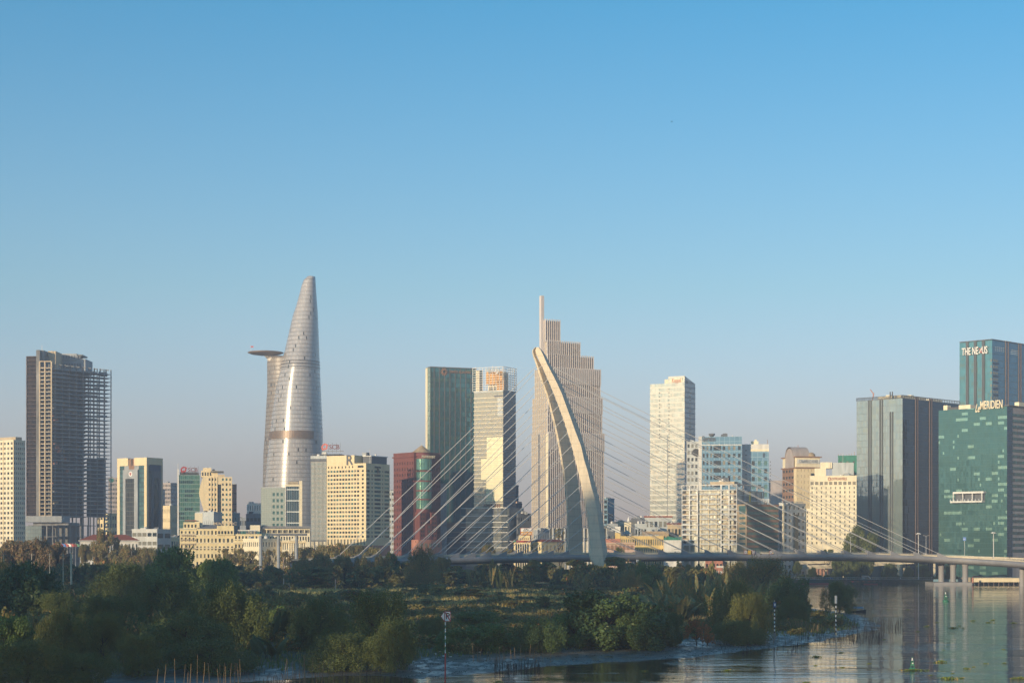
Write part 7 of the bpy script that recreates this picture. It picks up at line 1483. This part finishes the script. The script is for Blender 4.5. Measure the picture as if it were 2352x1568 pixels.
palm('dark palm low in the shade above the second stake group', 612, 1440, 120, 325, 'nipad', 0)
palm('upright sunlit palm tops left of the weathered post', 635, 1347, 62, 520, 'nipa', 1)
palm('upright palm clump slightly left of the sunlit palm tops', 608, 1358, 50, 520, 'nipa', 2)
T('round bright green bush in the gap between the palms', 640, 1396, 74, 410, 'dense', 'green', seed=0)
T('soft mangrove left of the tallest central mangrove', 735, 1378, 170, 345, 'airy', 'mang', seed=2)
T('tallest soft mangrove in the centre left, its crown over the mud edge', 868, 1366, 190, 318, 'airy', 'mang', seed=0)
T('mangrove skirt hanging over the mud right of centre left', 905, 1432, 120, 300, 'airy', 'mang', seed=3)
T('low mangrove skirt at the bottom above the second stake group', 790, 1455, 190, 302, 'airy', 'mang', seed=1)
T('dark little tree standing alone in the palm gap', 585, 1366, 38, 500, 'dense', 'dark', seed=2)
# --- centre
T('tall pale-leaved tree rising in front of the red tower', 970, 1258, 92, 800, 'airy', 'haz', seed=1, cat='tree')
T('flame tree dotted with red flowers behind the central trees', 900, 1271, 38, 880, 'dense', 'flame', name='flame_tree', seed=0)
T('dark ball-shaped bush in the middle distance left of centre', 993, 1343, 72, 700, 'dense', 'dark', seed=1)
T('spreading layered tree below the deck left of the pylon', 1222, 1284, 58, 880, 'layer', 'alm', seed=0)
T('layered almond tree directly at the pylon foot', 1330, 1283, 90, 840, 'layer', 'alm', seed=1)
T('layered almond tree right of the pylon foot', 1412, 1277, 76, 850, 'layer', 'alm', seed=2)
T('layered tree above the pale tan grass, left of centre', 720, 1302, 130, 780, 'layer', 'alm', seed=0)
T('layered tree hanging over the scrub right of the round dark bush', 1080, 1348, 120, 640, 'layer', 'alm', seed=1)
T('small dark layered tree standing alone in the reed grass', 1252, 1368, 52, 560, 'layer', 'alm', seed=2)
palm('arching palm left of the pylon foot', 1338, 1310, 44, 720, 'nipa', 1); 
for k, (x_, yt) in enumerate(((1082,1288),(1104,1286),(1128,1289),(1150,1287),(1172,1290))):
    palm(('leftmost','second','middle','fourth','rightmost')[k]+' palm of the palm row below the deck left of the pylon', x_, yt, 34, 800, 'nipad' if k%2 else 'nipa', k, group='palm row below the deck')
T('great round glossy bush, largest of the centre, at the mud edge', 1400, 1366, 250, 366, 'dense', 'dark', seed=0, name='dense_shrub', cat='shrub')
T('right lobe of glossy foliage beside the great round bush', 1478, 1410, 130, 362, 'dense', 'dark', seed=2, name='dense_shrub', cat='shrub')
T('left shoulder bush leaning on the great round bush', 1322, 1415, 120, 366, 'dense', 'green', seed=1, name='dense_shrub', cat='shrub')
T('green rounded bush right of the arrow board mark', 1110, 1434, 140, 352, 'dense', 'green', seed=2, name='dense_shrub', cat='shrub')
T('soft grey-green bush between the two glossy bushes', 1240, 1420, 145, 350, 'airy', 'dark', seed=2, name='soft_shrub', cat='shrub')
T('low green bush behind the arrow board mark', 1035, 1448, 90, 350, 'dense', 'green', seed=0, name='dense_shrub', cat='shrub')
T('shaggy dark bush above the arrow board mark', 1000, 1418, 110, 400, 'airy', 'mang', seed=3, name='soft_shrub', cat='shrub')
T('shaggy bush above the rounded green bush', 1090, 1405, 130, 430, 'dense', 'green', seed=1, name='dense_shrub', cat='shrub')
# --- right
T('dark narrow bush at the mud edge left of the reddish shrub', 1543, 1411, 62, 375, 'dense', 'dark', seed=1, name='dense_shrub', cat='shrub')
T('reddish brown dead shrub at the mud edge', 1600, 1424, 66, 378, 'sparse', 'redd', seed=0, name='dead_shrub', cat='shrub')
T('low pinkish dead shrub beside the reddish one', 1626, 1452, 40, 372, 'sparse', 'redd', seed=1, name='dead_shrub', cat='shrub')
T('big soft mangrove behind the palms, right side, its top over the deck', 1752, 1284, 180, 660, 'airy', 'haz', seed=1)
T('left half of the soft mangrove ridge behind the palms', 1690, 1296, 90, 680, 'airy', 'haz', seed=0)
T('dark end tree at the right tip of the woods', 1808, 1334, 100, 500, 'dense', 'dark', seed=2)
T('dark drooping tree at the water end of the woods', 1822, 1372, 80, 470, 'airy', 'mang', seed=3)
T('soft yellow-green mangrove in front of the palms', 1690, 1337, 150, 440, 'airy', 'mangy', seed=2)
T('soft round mangrove nearest the blue-boarded mark', 1722, 1368, 130, 402, 'airy', 'mangy', seed=0)
T('low shaded mangrove at the mud left of the blue-boarded mark', 1692, 1425, 140, 385, 'airy', 'mang', seed=1)
T('lone feathery bush on the point near the water', 1928, 1339, 96, 575, 'airy', 'mang', seed=3)
T('dark thin tree leaning over the back channel', 1838, 1362, 44, 520, 'sparse', 'mang', seed=0)
T('dense round tree left of the palm stand', 1490, 1298, 78, 750, 'dense', 'green', seed=0)
T('soft grey tree beside the dense round tree', 1448, 1312, 60, 730, 'airy', 'haz', seed=2)
pal = [(1502,1352,70),(1520,1310,60),(1540,1312,52),(1558,1322,60),(1576,1318,46),(1594,1308,50),(1614,1304,46),(1634,1306,50),(1655,1303,44),(1676,1308,48),(1698,1310,44),(1720,1318,44),(1742,1316,40),(1528,1350,70),(1566,1356,70),(1606,1352,66),(1640,1340,56),(1762,1326,44),(1548,1370,64),(1590,1375,60)]
places = ['leaning out on the left end','with the two tallest curling fronds','just right of the curling fronds','fourth along the ridge','fifth along the ridge','below the white framed block','below the yellow panel','left of the ridge centre','with one broad pale blade','right of the broad pale blade','low before the mangrove top','against the mangrove slope','near the right end','low left, in front','low, second in front','low, third in front','low, behind the yellow-green mangrove','at the right end','lowest left with brown dead leaves','lowest centre with brown dead leaves']
for k, (x_, yt, w_) in enumerate(pal):
    Y_ = 560+(k*37 % 60) if k not in (13,14,15,16,18,19) else 520+(k*13 % 25)
    palm('nipa palm of the big palm stand, '+places[k], x_, yt-9, w_*1.45, Y_-45, 'nipa', k, group='big palm stand on the right bank')
# --- far bank
for k, (x_, yt, w_, lab) in enumerate(((14,1250,92,'at the left edge'),(58,1249,86,'second from the left edge'),(94,1244,74,'third, the tallest'),(126,1252,66,'right end beside the flagpoles'),(45,1266,100,'low front one'))):
    T('orange-brown tree of the left autumnal clump, '+lab, x_, yt, w_, 900, 'sparse' if k==9 else 'dense', 'brown', seed=k, name='brown_leaved_tree', group='orange-brown trees on the left')
T('big dark hazy tree covering part of the red-roofed villa', 246, 1223, 66, 1150, 'dense', 'haz', seed=0, name='riverside_tree')
T('small dark round tree below the red-roofed villa', 195, 1252, 30, 1100, 'dense', 'haz', seed=1, name='riverside_tree')
for k, (x_, yt, w_) in enumerate(((300,1258,46),(340,1262,44),(520,1263,40),(552,1262,38),(575,1268,36),(612,1265,34),(660,1268,36),(700,1262,44),(735,1258,50),(772,1254,52),(812,1258,50),(850,1262,44))):
    T('hazy riverside tree of the left promenade row, '+('first','second','third','fourth','fifth','sixth','seventh','eighth','ninth','tenth','eleventh','last')[k]+' from the left', x_, yt, w_*1.45, 1112, 'sparse' if k in (2,3,4,5,6) else 'dense', 'haz', seed=k, name='riverside_tree', group='riverside trees on the left promenade')
T('slender tree before the yellow house with the red roof, left of the pylon', 1284, 1214, 24, 1112, 'sparse', 'haz', seed=1, name='riverside_tree')
T('dark bushy tree before the cream hotel, right of its wall', 1976, 1216, 76, 1110, 'dense', 'mang', seed=2, name='riverside_tree'); T('small clump leaning left off the dark bushy tree', 1950, 1232, 26, 1108, 'sparse', 'mang', seed=0, name='riverside_tree')
for k, (x_, yt, w_) in enumerate(((1830,1290,20),(1925,1286,34),(1955,1288,40),(2045,1296,44),(2120,1298,36),(1866,1304,18),(2085,1302,24),(2180,1300,20))):
    T('small dark tree on the far bank below the deck, '+('beside the salmon pavilion','right of the salmon pavilion','above the jetty','before the lower ramp end','left of the first pier','small shrub at the ramp foot','between ramp and piers','behind the piers')[k], x_, yt, w_, 1098, 'dense', 'mang', seed=k, name='riverside_tree')
for k, x_ in enumerate((1895,1908)): T(('left' if k==0 else 'right')+' palm-like shrub at the base of the cream hotel', x_, 1262, 14, 1118, 'dense', 'mang', seed=k, name='riverside_shrub', cat='shrub')
T('green clump at the foot of the pale tower under construction', 1000+120, 1254, 40, 1130, 'dense', 'haz', seed=1, name='riverside_tree'); T('small green clump left of the billboard house', 1166, 1262, 22, 1118, 'dense', 'haz', seed=2, name='riverside_tree'); T('dark shrub before the arcaded hall', 1424, 1258, 22, 1110, 'dense', 'mang', seed=0, name='riverside_tree')

for k, (x_, yt, w_) in enumerate(((742,1277,60),(790,1281,56),(836,1284,50),(880,1280,48),(1018,1283,44),(700,1286,60))):
    T('dusky tree hiding the left end of the bridge deck, '+('under the grey slotted hotel','under the wide cream hotel','right of the cream hotel','left of the flame tree','right of the tall pale-leaved tree','lowest, furthest left')[k], x_, yt, w_, 868, 'dense', 'haz', seed=k)
# --- masses nobody could count
def mass(name, region, n, kinds, lm, rmin, rmax, hmin, hmax, label=None, cat='undergrowth', zf=None, cond=None, seed=0):
    r = np.random.default_rng(seed); out = []; c = 0; x0,x1,y0,y1 = region
    while c < n:
        x, y = r.uniform(x0,x1), r.uniform(y0,y1)
        if y < 1030 and sdist(np.array([[x,y]]))[0] < (30 if x > -.06*y and y < 420 else 12 if x > -.06*y else 5): continue
        if cond and not cond(x, y): continue
        z0 = gz(x,y) if y < 1030 else 2.3; rad = r.uniform(rmin,rmax); H = r.uniform(hmin,hmax)*(1 if zf is None else zf(x,y))
        k = kinds[r.integers(len(kinds))]; Q = KQ[k[0]][k[1]]; a = r.uniform(0,6.28); ca, sa = math.cos(a), math.sin(a)
        V = Q*np.array([rad,rad,H]); V = np.stack([V[:,0]*ca-V[:,1]*sa+x, V[:,0]*sa+V[:,1]*ca+y, V[:,2]+z0-.1], 1); out.append(V); c += 1
    o = link(name, np_mesh(name, np.concatenate(out), 4, LM[lm])); tag(o, label, cat, kind='stuff'); return o
wedge = lambda m_: (lambda x, y: abs(x) < y*.30+m_)
mass('back_woodland', (-300,200,800,1000), 215, [('lod',0),('lod',1),('lodl',0),('lodl',1)], 'scrub', 4.5, 8.5, 7, 12.5, 'belt of scrubby trees between the grass and the bridge', 'woodland', cond=lambda x,y: abs(x) < y*.29+8 and not (x > 95 and y > 900), seed=1)
mass('mid_thicket', (-230,170,610,820), 230, [('lod',0),('lod',2),('lodl',0),('lodl',1)], 'scrub', 3.0, 6.5, 2.4, 5.2, 'low tangled thicket in the middle of the peninsula', 'thicket', cond=lambda x,y: abs(x) < y*.29+8 and not (690 < y < 770 and -90 < x < 12) and not (560<y<700 and -45<x<60), seed=2)
mass('front_undergrowth', (-130,100,335,620), 270, [('lod',0),('lod',1),('lod',2)], 'scrub', 1.6, 3.2, 1.0, 2.8, 'dark green undergrowth between the shoreline bushes', 'undergrowth', cond=lambda x,y: abs(x) < y*.29+6 and not (430<y<620 and -50<x<60), seed=3)
mass('left_undergrowth', (-150,-10,350,600), 130, [('lod',0),('lod',1)], 'scrub', 2.5, 4.5, 3, 6, 'dense dark undergrowth filling the left woods', 'undergrowth', cond=lambda x,y: x < -y*.09-4 and x > -y*.29-8, seed=4)
mass('promenade_hedge', (-330,-60,1100,1118), 60, [('lod',0),('lod',1)], 'haz', 3, 6, 3.5, 7, 'hazy hedge and low trees along the left city bank', 'hedge', seed=5)
mass('right_bank_hedge', (95,270,1098,1104), 50, [('lod',2),('lod',1)], 'mang', 1.6, 3, 1.5, 3, 'dark hedge along the far promenade under the bridge', 'hedge', seed=6)
def grass(name, region, n, hmin, hmax, lm, label, cond=None, seed=0, w=.05, clump=1):
    r = np.random.default_rng(seed); x = r.uniform(region[0],region[1],n*3); y = r.uniform(region[2],region[3],n*3); P = np.stack([x,y],1); ok = sdist(P) > np.where((x > -.06*y)&(y < 420), 27, 6)
    if cond is not None: ok &= cond(x,y)
    P = P[ok][:n]; n = len(P); z = gh(P); a = r.uniform(0,6.28,n); h = r.uniform(hmin,hmax,n)*(.6+.4*(wob(P*.8)+.5)); l = r.uniform(.1,.45,n)*h; b = np.stack([P[:,0],P[:,1],z-.05],1); s_ = np.stack([np.cos(a),np.sin(a),0*a],1); ld = r.uniform(0,6.28,n); t = b+np.stack([np.cos(ld)*l,np.sin(ld)*l,h],1); ww = (w*r.uniform(.6,1.6,n))[:,None]
    m1 = (b+t)/2; m1[:,2] += h*.08
    V = np.stack([b-s_*ww, b+s_*ww, t+s_*ww*.35, t-s_*ww*.35],1).reshape(-1,3); o = link(name, np_mesh(name, V, 4, LM[lm])); tag(o, label, 'grass', kind='stuff')
rp = lambda x,y,k=0: (np.sin(x*.11+y*.05+k)+np.sin(x*.05-y*.09+2+k)+np.sin(x*.21+y*.13+k*2)) 
grass('reed_grass', (-110,75,520,800), 52000, 1.4, 3.0, 'dry', 'tan and pinkish dry reed grass across the open middle ground', cond=lambda x,y: (np.abs(x) < y*.29) & (((y>560)&(x>-62)&(x<66)&(y<720)&(rp(x,y)>-.5)) | ((y>690)&(y<775)&(x<14))), seed=1, w=.12)
grass('sedge_grass', (-80,75,430,760), 60000, 1.0, 2.4, 'sedge', 'grey-green sedge mixed among the dry reeds', cond=lambda x,y: (np.abs(x) < y*.29)&(rp(x,y,1.5)>-.8)&(x>-62), seed=5, w=.12)
mass('low_scrub', (-66,70,560,800), 300, [('lodl',0),('lodl',1),('lod',1)], 'scrub', 2.5, 5.5, 1.3, 3.4, 'low flat-topped shrubs scattered through the open reed field', 'scrub', seed=8)
mass('green_scrub', (-55,60,395,570), 210, [('lod',0),('lod',1),('lod',2)], 'scrub', 2.2, 4.5, 1.0, 2.6, 'soft green low scrub between the shore bushes and the reeds', 'scrub', seed=9)
grass('bank_grass', (-110,100,300,620), 60000, .4, 1.2, 'grass', 'green grass covering the low ground of the near bank', cond=lambda x,y: np.abs(x) < y*.29+5, seed=2, w=.08)
grass('left_dry_grass', (-135,-70,500,640), 9000, 1.0, 2.2, 'dry', 'patch of orange dry grass below the utility poles', cond=lambda x,y: (x>-.27*y)&(x<-.17*y), seed=3, w=.10)
# --- stakes
wm_ = M['wood']
def stake(x, yt, Y, lean, label, group, thick=.045, mat=None):
    X = PX(x,Y); g_ = min(gz(X,Y), .3)-.2; g_ = max(g_, -.8); H = PZ(yt,Y)-g_; m = MB(); r = rnd.uniform(-.06,.06)
    m.tube([(-lean*.5,0,0),(r,0,H*.5),(lean*.5,0,H)], [thick*1.2,thick,thick*.7], 6); o = m.build('bamboo_stake', mat or wm_); o.location = (X,Y,g_); tag(o, label, 'stake', group)
for (x_, yt) in ((361,1535),(379,1525),(402,1511),(424,1523),(437,1523),(432,1543),(453,1502),(468,1519),(480,1520),(501,1535),(506,1521),(515,1522),(518,1529),(530,1522),(539,1521),(546,1522),(548,1538),(552,1513)):
    stake(x_, yt, rnd.uniform(262,274), rnd.uniform(-.35,.35), 'thin pale stake of the leftmost group at the bottom edge', 'bamboo stakes, leftmost group')
for (x_, yt) in ((656,1512),(660,1515),(673,1518),(677,1516),(689,1509),(697,1520),(699,1501),(701,1511),(718,1508),(728,1522),(734,1519),(741,1515),(745,1529),(754,1509),(759,1517),(765,1516)):
    stake(x_, yt, rnd.uniform(266,280), rnd.uniform(-.4,.4), 'thin stake of the second group at the bottom edge', 'bamboo stakes, second group')
for (x_, yt) in ((826,1509),(829,1522)): stake(x_, yt, 274, -.5 if x_ == 826 else .3, 'one of two crossed stakes standing apart below the tallest mangrove', 'two crossed stakes')
for (x_, yt) in ((1086,1476),(1097,1484),(1104,1488),(1119,1487),(1125,1488),(1147,1484),(1156,1483),(1159,1485),(1173,1490),(1182,1486),(1195,1480),(1197,1492),(1208,1488),(1218,1478),(1224,1488),(1228,1486),(1233,1481),(1246,1477),(1265,1475),(1140,1490)):
    stake(x_, yt, rnd.uniform(322,336), rnd.uniform(-.3,.3), 'weathered stake before the soft grey-green bush', 'stakes before the central bushes')
for k in range(34):
    x_ = 1607+ k*7.3 + rnd.uniform(-3,3); stake(x_, rnd.uniform(1445,1466) if x_ > 1740 else rnd.uniform(1455,1470), rnd.uniform(378,402), rnd.uniform(-.5,.5), 'thin stake in the mud around the blue-boarded mark', 'stakes around the blue-boarded mark', .04)
def stems(name, x0, x1, y0, y1, n, hmin, hmax, label, seed):
    r = random.Random(seed); m = MB()
    for k in range(n):
        x_ = r.uniform(x0,x1); yy = r.uniform(y0,y1); Y = PY(yy); X = PX(x_,Y); h = r.uniform(hmin,hmax); l = r.uniform(-.2,.2)*h; m.tube([(X,Y,-.4),(X+l,Y+r.uniform(-.1,.1),h)], [.045,.025], 4, cap=False)
    o = m.build(name, M['dwood']); tag(o, label, 'dead stems', kind='stuff')
stems('dead_stems', 1135, 1240, 1530, 1546, 110, .4, 1.9, 'dark broken stems standing in the water before the central mud', 1)
stems('mangrove_shoots', 1840, 2025, 1442, 1476, 330, .3, 1.7, 'thicket of thin dark mangrove shoots around the white-capped mark', 2)
stems('mangrove_shoots', 1925, 2074, 1425, 1448, 190, .6, 2.2, 'dark upright shoots on the tip of the point', 3)
stems('mangrove_shoots', 1650, 1840, 1478, 1500, 90, .3, 1.0, 'sparse dark shoots along the mud below the blue-boarded mark', 4)
stems('mangrove_shoots', 560, 940, 1548, 1572, 160, .2, 1.0, 'dark shoots in the water at the bottom left of centre', 5)
r_ = np.random.default_rng(77); x_ = r_.uniform(-40,75,60000); y_ = r_.uniform(278,420,60000); P_ = np.stack([x_,y_],1); d_ = sdist(P_); ok_ = (d_ > 1)&(d_ < 30)&(x_ > -.06*y_)&(np.sin(x_*.5+y_*.9)+np.sin(x_*1.3-y_*.4)+r_.normal(0,.6,60000) > .5); P_ = P_[ok_][:9000]
C_ = np.stack([P_[:,0],P_[:,1],gh(P_)+.03],1); N_ = unit(rng.normal(size=C_.shape)*.35+np.array([0,-.3,1.0])); o = link('mud_debris', np_mesh('mud_debris', leafquads(C_, N_, .16, .35), 4, leaf_mat('rotting_leaves', (.015,.013,.010), (.06,.05,.035), (.16,.14,.11), .03))); tag(o, 'dark leaves and debris strewn over the wet mud', 'debris', kind='stuff')
# --- floating water hyacinth
def hyacinth_mesh(seed, n=150):
    r = np.random.default_rng(seed); C = np.stack([r.normal(0,.42,n), r.normal(0,.22,n), np.abs(r.normal(.12,.09,n))],1); N = unit(r.normal(size=(n,3))+np.array([0,-.2,.7])); Q = leafquads(C, N, .10, .7); return np_mesh('water_hyacinth', Q, 4, LM['wat'])
HM = [hyacinth_mesh(s) for s in (1,2,3,4)]
H_ = [(2128.8,1437.6,1.2,'flat clump of water hyacinth left of the two close pairs, mid right'),(2189,1442.5,1.6,'long low clump of water hyacinth in the middle of the green reflection'),(2234.5,1425,1.0,''),(2270,1429,.9,''),(2280,1423.5,1.2,''),(2328,1430.5,1.3,'clump of water hyacinth near the right edge'),(2161,1520,1.5,'largest rounded clump of water hyacinth right of the bigger buoy'),(2179,1558.5,1.7,'long clump of water hyacinth on the bottom edge, left of the small round one'),(2208,1557,.8,'small round clump of water hyacinth on the bottom edge'),(2345,1557,1.2,'clump of water hyacinth in the bottom right corner'),(2328,1558,.8,''),(2220,1534.5,.8,''),(2236,1531,.5,''),(2305,1491,.6,''),(2030,1468,.6,''),(2108,1449,.7,''),(2204,1436.5,.6,''),(2212,1441.5,.6,''),(2152,1428,.7,''),(2085,1399,.9,''),(2040,1399,.7,''),(1875,1508.5,1.3,'long dark clump of water hyacinth drifting in the golden reflection'),(1931,1498.5,.8,''),(1935,1532,.6,''),(1873,1528,.6,''),(1996,1523,.5,''),(2167,1492,.5,''),(1852,1567,.9,''),(1670,1540,1.2,'pale green floating clump before the mud tip'),(1480,1541,.9,''),(1144,1566,1.0,'floating clump at the bottom edge below the central mud'),(2264,1523,.6,''),(2307,1522,.6,''),(2188,1546,.5,''),(2138,1550,.5,''),(1720,1526,.5,'')]
for k, (x_, y_, s_, lab) in enumerate(H_):
    Y = PY(y_); o = link('water_hyacinth', HM[k%4], None, (PX(x_,Y), Y, .01), rnd.uniform(-.3,.3), (s_*.85, s_*.85, s_*.7)); tag(o, lab or 'small scattered clump of water hyacinth on the river', 'floating plant', 'drifting water hyacinth')
o = link('water_hyacinth', HM[2], None, (PX(2095,PY(1538)), PY(1538)-.4, .01), 0, (2.6, 1.6, .6)); tag(o, 'mat of water hyacinth caught around the bigger buoy', 'floating plant', 'drifting water hyacinth')
# --- litter on the mud
lit_ = [(1000,1504),(1012,1499),(1030,1501),(1040,1497),(1052,1502),(1020,1508),(1035,1509),(1102,1499),(1090,1501),(1118,1499),(1220,1512),(1300,1518),(1330,1525),(1275,1481),(1316,1485),(1212,1525)]
for k, (x_, y_) in enumerate(lit_):
    Y = PY(y_, .4); X = PX(x_,Y); g_ = gz(X,Y); m = MB(); w = rnd.uniform(.15,.45); pts = [(w*math.cos(a)*rnd.uniform(.6,1.1), w*.7*math.sin(a)*rnd.uniform(.6,1.1)) for a in np.linspace(0,6.28,8)[:-1]]
    m.prism(pts, 0, rnd.uniform(.06,.2)); m.v = [(a+rnd.uniform(-.04,.04), b_+rnd.uniform(-.04,.04), c+rnd.uniform(-.03,.05)) for a,b_,c in m.v]; o = m.build('litter_piece', M[('wpaint','cloth','wpaint','tan','bluel')[k%5]]); o.location = (X,Y,g_); tag(o, 'small pale scrap of rubbish on the mud bank', 'litter', 'rubbish on the mud bank')
# repeats that look alike: say which one by its order from the left
ORD = ('leftmost second third fourth fifth sixth seventh eighth ninth tenth eleventh twelfth thirteenth fourteenth fifteenth sixteenth seventeenth eighteenth nineteenth twentieth twenty-first twenty-second twenty-third twenty-fourth twenty-fifth twenty-sixth twenty-seventh twenty-eighth twenty-ninth thirtieth thirty-first thirty-second thirty-third thirty-fourth thirty-fifth thirty-sixth').split()
by = {}
for o in sc.objects:
    if o.parent is None and o.get('group') and o.get('label') and 'viewpoint' not in str(o['group']): by.setdefault(o['label'], []).append(o)
for lab, os_ in by.items():
    if len(os_) < 2: continue
    os_.sort(key=lambda q: q.location.x/q.location.y)
    for k, q in enumerate(os_): q['label'] = ORD[k] + (' from the left: ' if k else ': ') + lab
# small fittings belong to the part that carries them
CARRY = {'lamp_head':('arm','lamp_ring'), 'sign_face':('sign_board',), 'arrow':('sign_board',), 'arrow_edge':('sign_board',), 'letter':('sign_board',), 'diagonal':('sign_board',), 'symbol':('sign_board','panel'), 'billboard_panel':('billboard',), 'billboard_lettering':('billboard',), 'lettering':('board',), 'face':('board',), 'top_mark':('lantern',), 'insulators':('crossarm',), 'emblem_mark':('emblem_disc',), 'balcony_back':('balcony_frame',), 'balcony_guest_rail':('balcony_frame',), 'brighter_glazing':('front_glazing',), 'darker_glazing':('front_glazing',), 'number_plate':('radar_panel',), 'round_sign':('wall',), 'recess_line':('front_glazing',), 'canopy_post':('roof_canopy',), 'cone_drum':('bay_core',), 'bay_band':('bay_core',), 'glass_bay':('bay_core',), 'podium_ledge':('podium',), 'white_ledge':('podium',), 'floor_ledge':('front_glazing',), 'side_ledge':('side_glazing',), 'balustrade':('glazed_core',), 'arch_opening':('wall',), 'crown_fins':('glazed_face',), 'hand_rail':('deck_girder',), 'mechanical_band':('main_shell',), 'light_band':('main_shell',), 'helipad_neck':('helipad',)}
base_ = lambda n: n.split('.')[0]
for rt in [o for o in sc.objects if o.parent is None and o.children]:
    kids = {}
    for c in rt.children: kids.setdefault(base_(c.name), []).append(c)
    for nm, hosts in CARRY.items():
        for h in hosts:
            if nm in kids and h in kids and kids[h][0].rotation_euler[:] == (0.0, 0.0, 0.0) and kids[h][0].scale[:] == (1.0, 1.0, 1.0):
                for i, c in enumerate(kids[nm]):
                    hp = kids[h][min(i, len(kids[h])-1)] if h == 'arm' else kids[h][0]; c.location = Vector(c.location)-Vector(hp.location); c.parent = hp
                break
# ------------------------------------------------------------------ haze
HZ = True
if HZ:
    m = bpy.data.materials.new('haze_volume'); m.use_nodes = True; nt = m.node_tree; nt.nodes.remove(nt.nodes['Principled BSDF']); pv = nd(nt,"ShaderNodeVolumePrincipled"); pv.inputs['Color'].default_value = (.78,.85,1.0,1); pv.inputs['Density'].default_value = .00021; pv.inputs['Anisotropy'].default_value = 0.1
    nt.links.new(pv.outputs[0], nt.nodes['Material Output'].inputs['Volume'])
    o = MB().box(-5000, 5000, -1500, 7000, -2.5, 330).build('haze', m); tag(o, kind='stuff'); o["label"] = 'thin pale morning haze over the river and city'; o["category"] = 'haze'
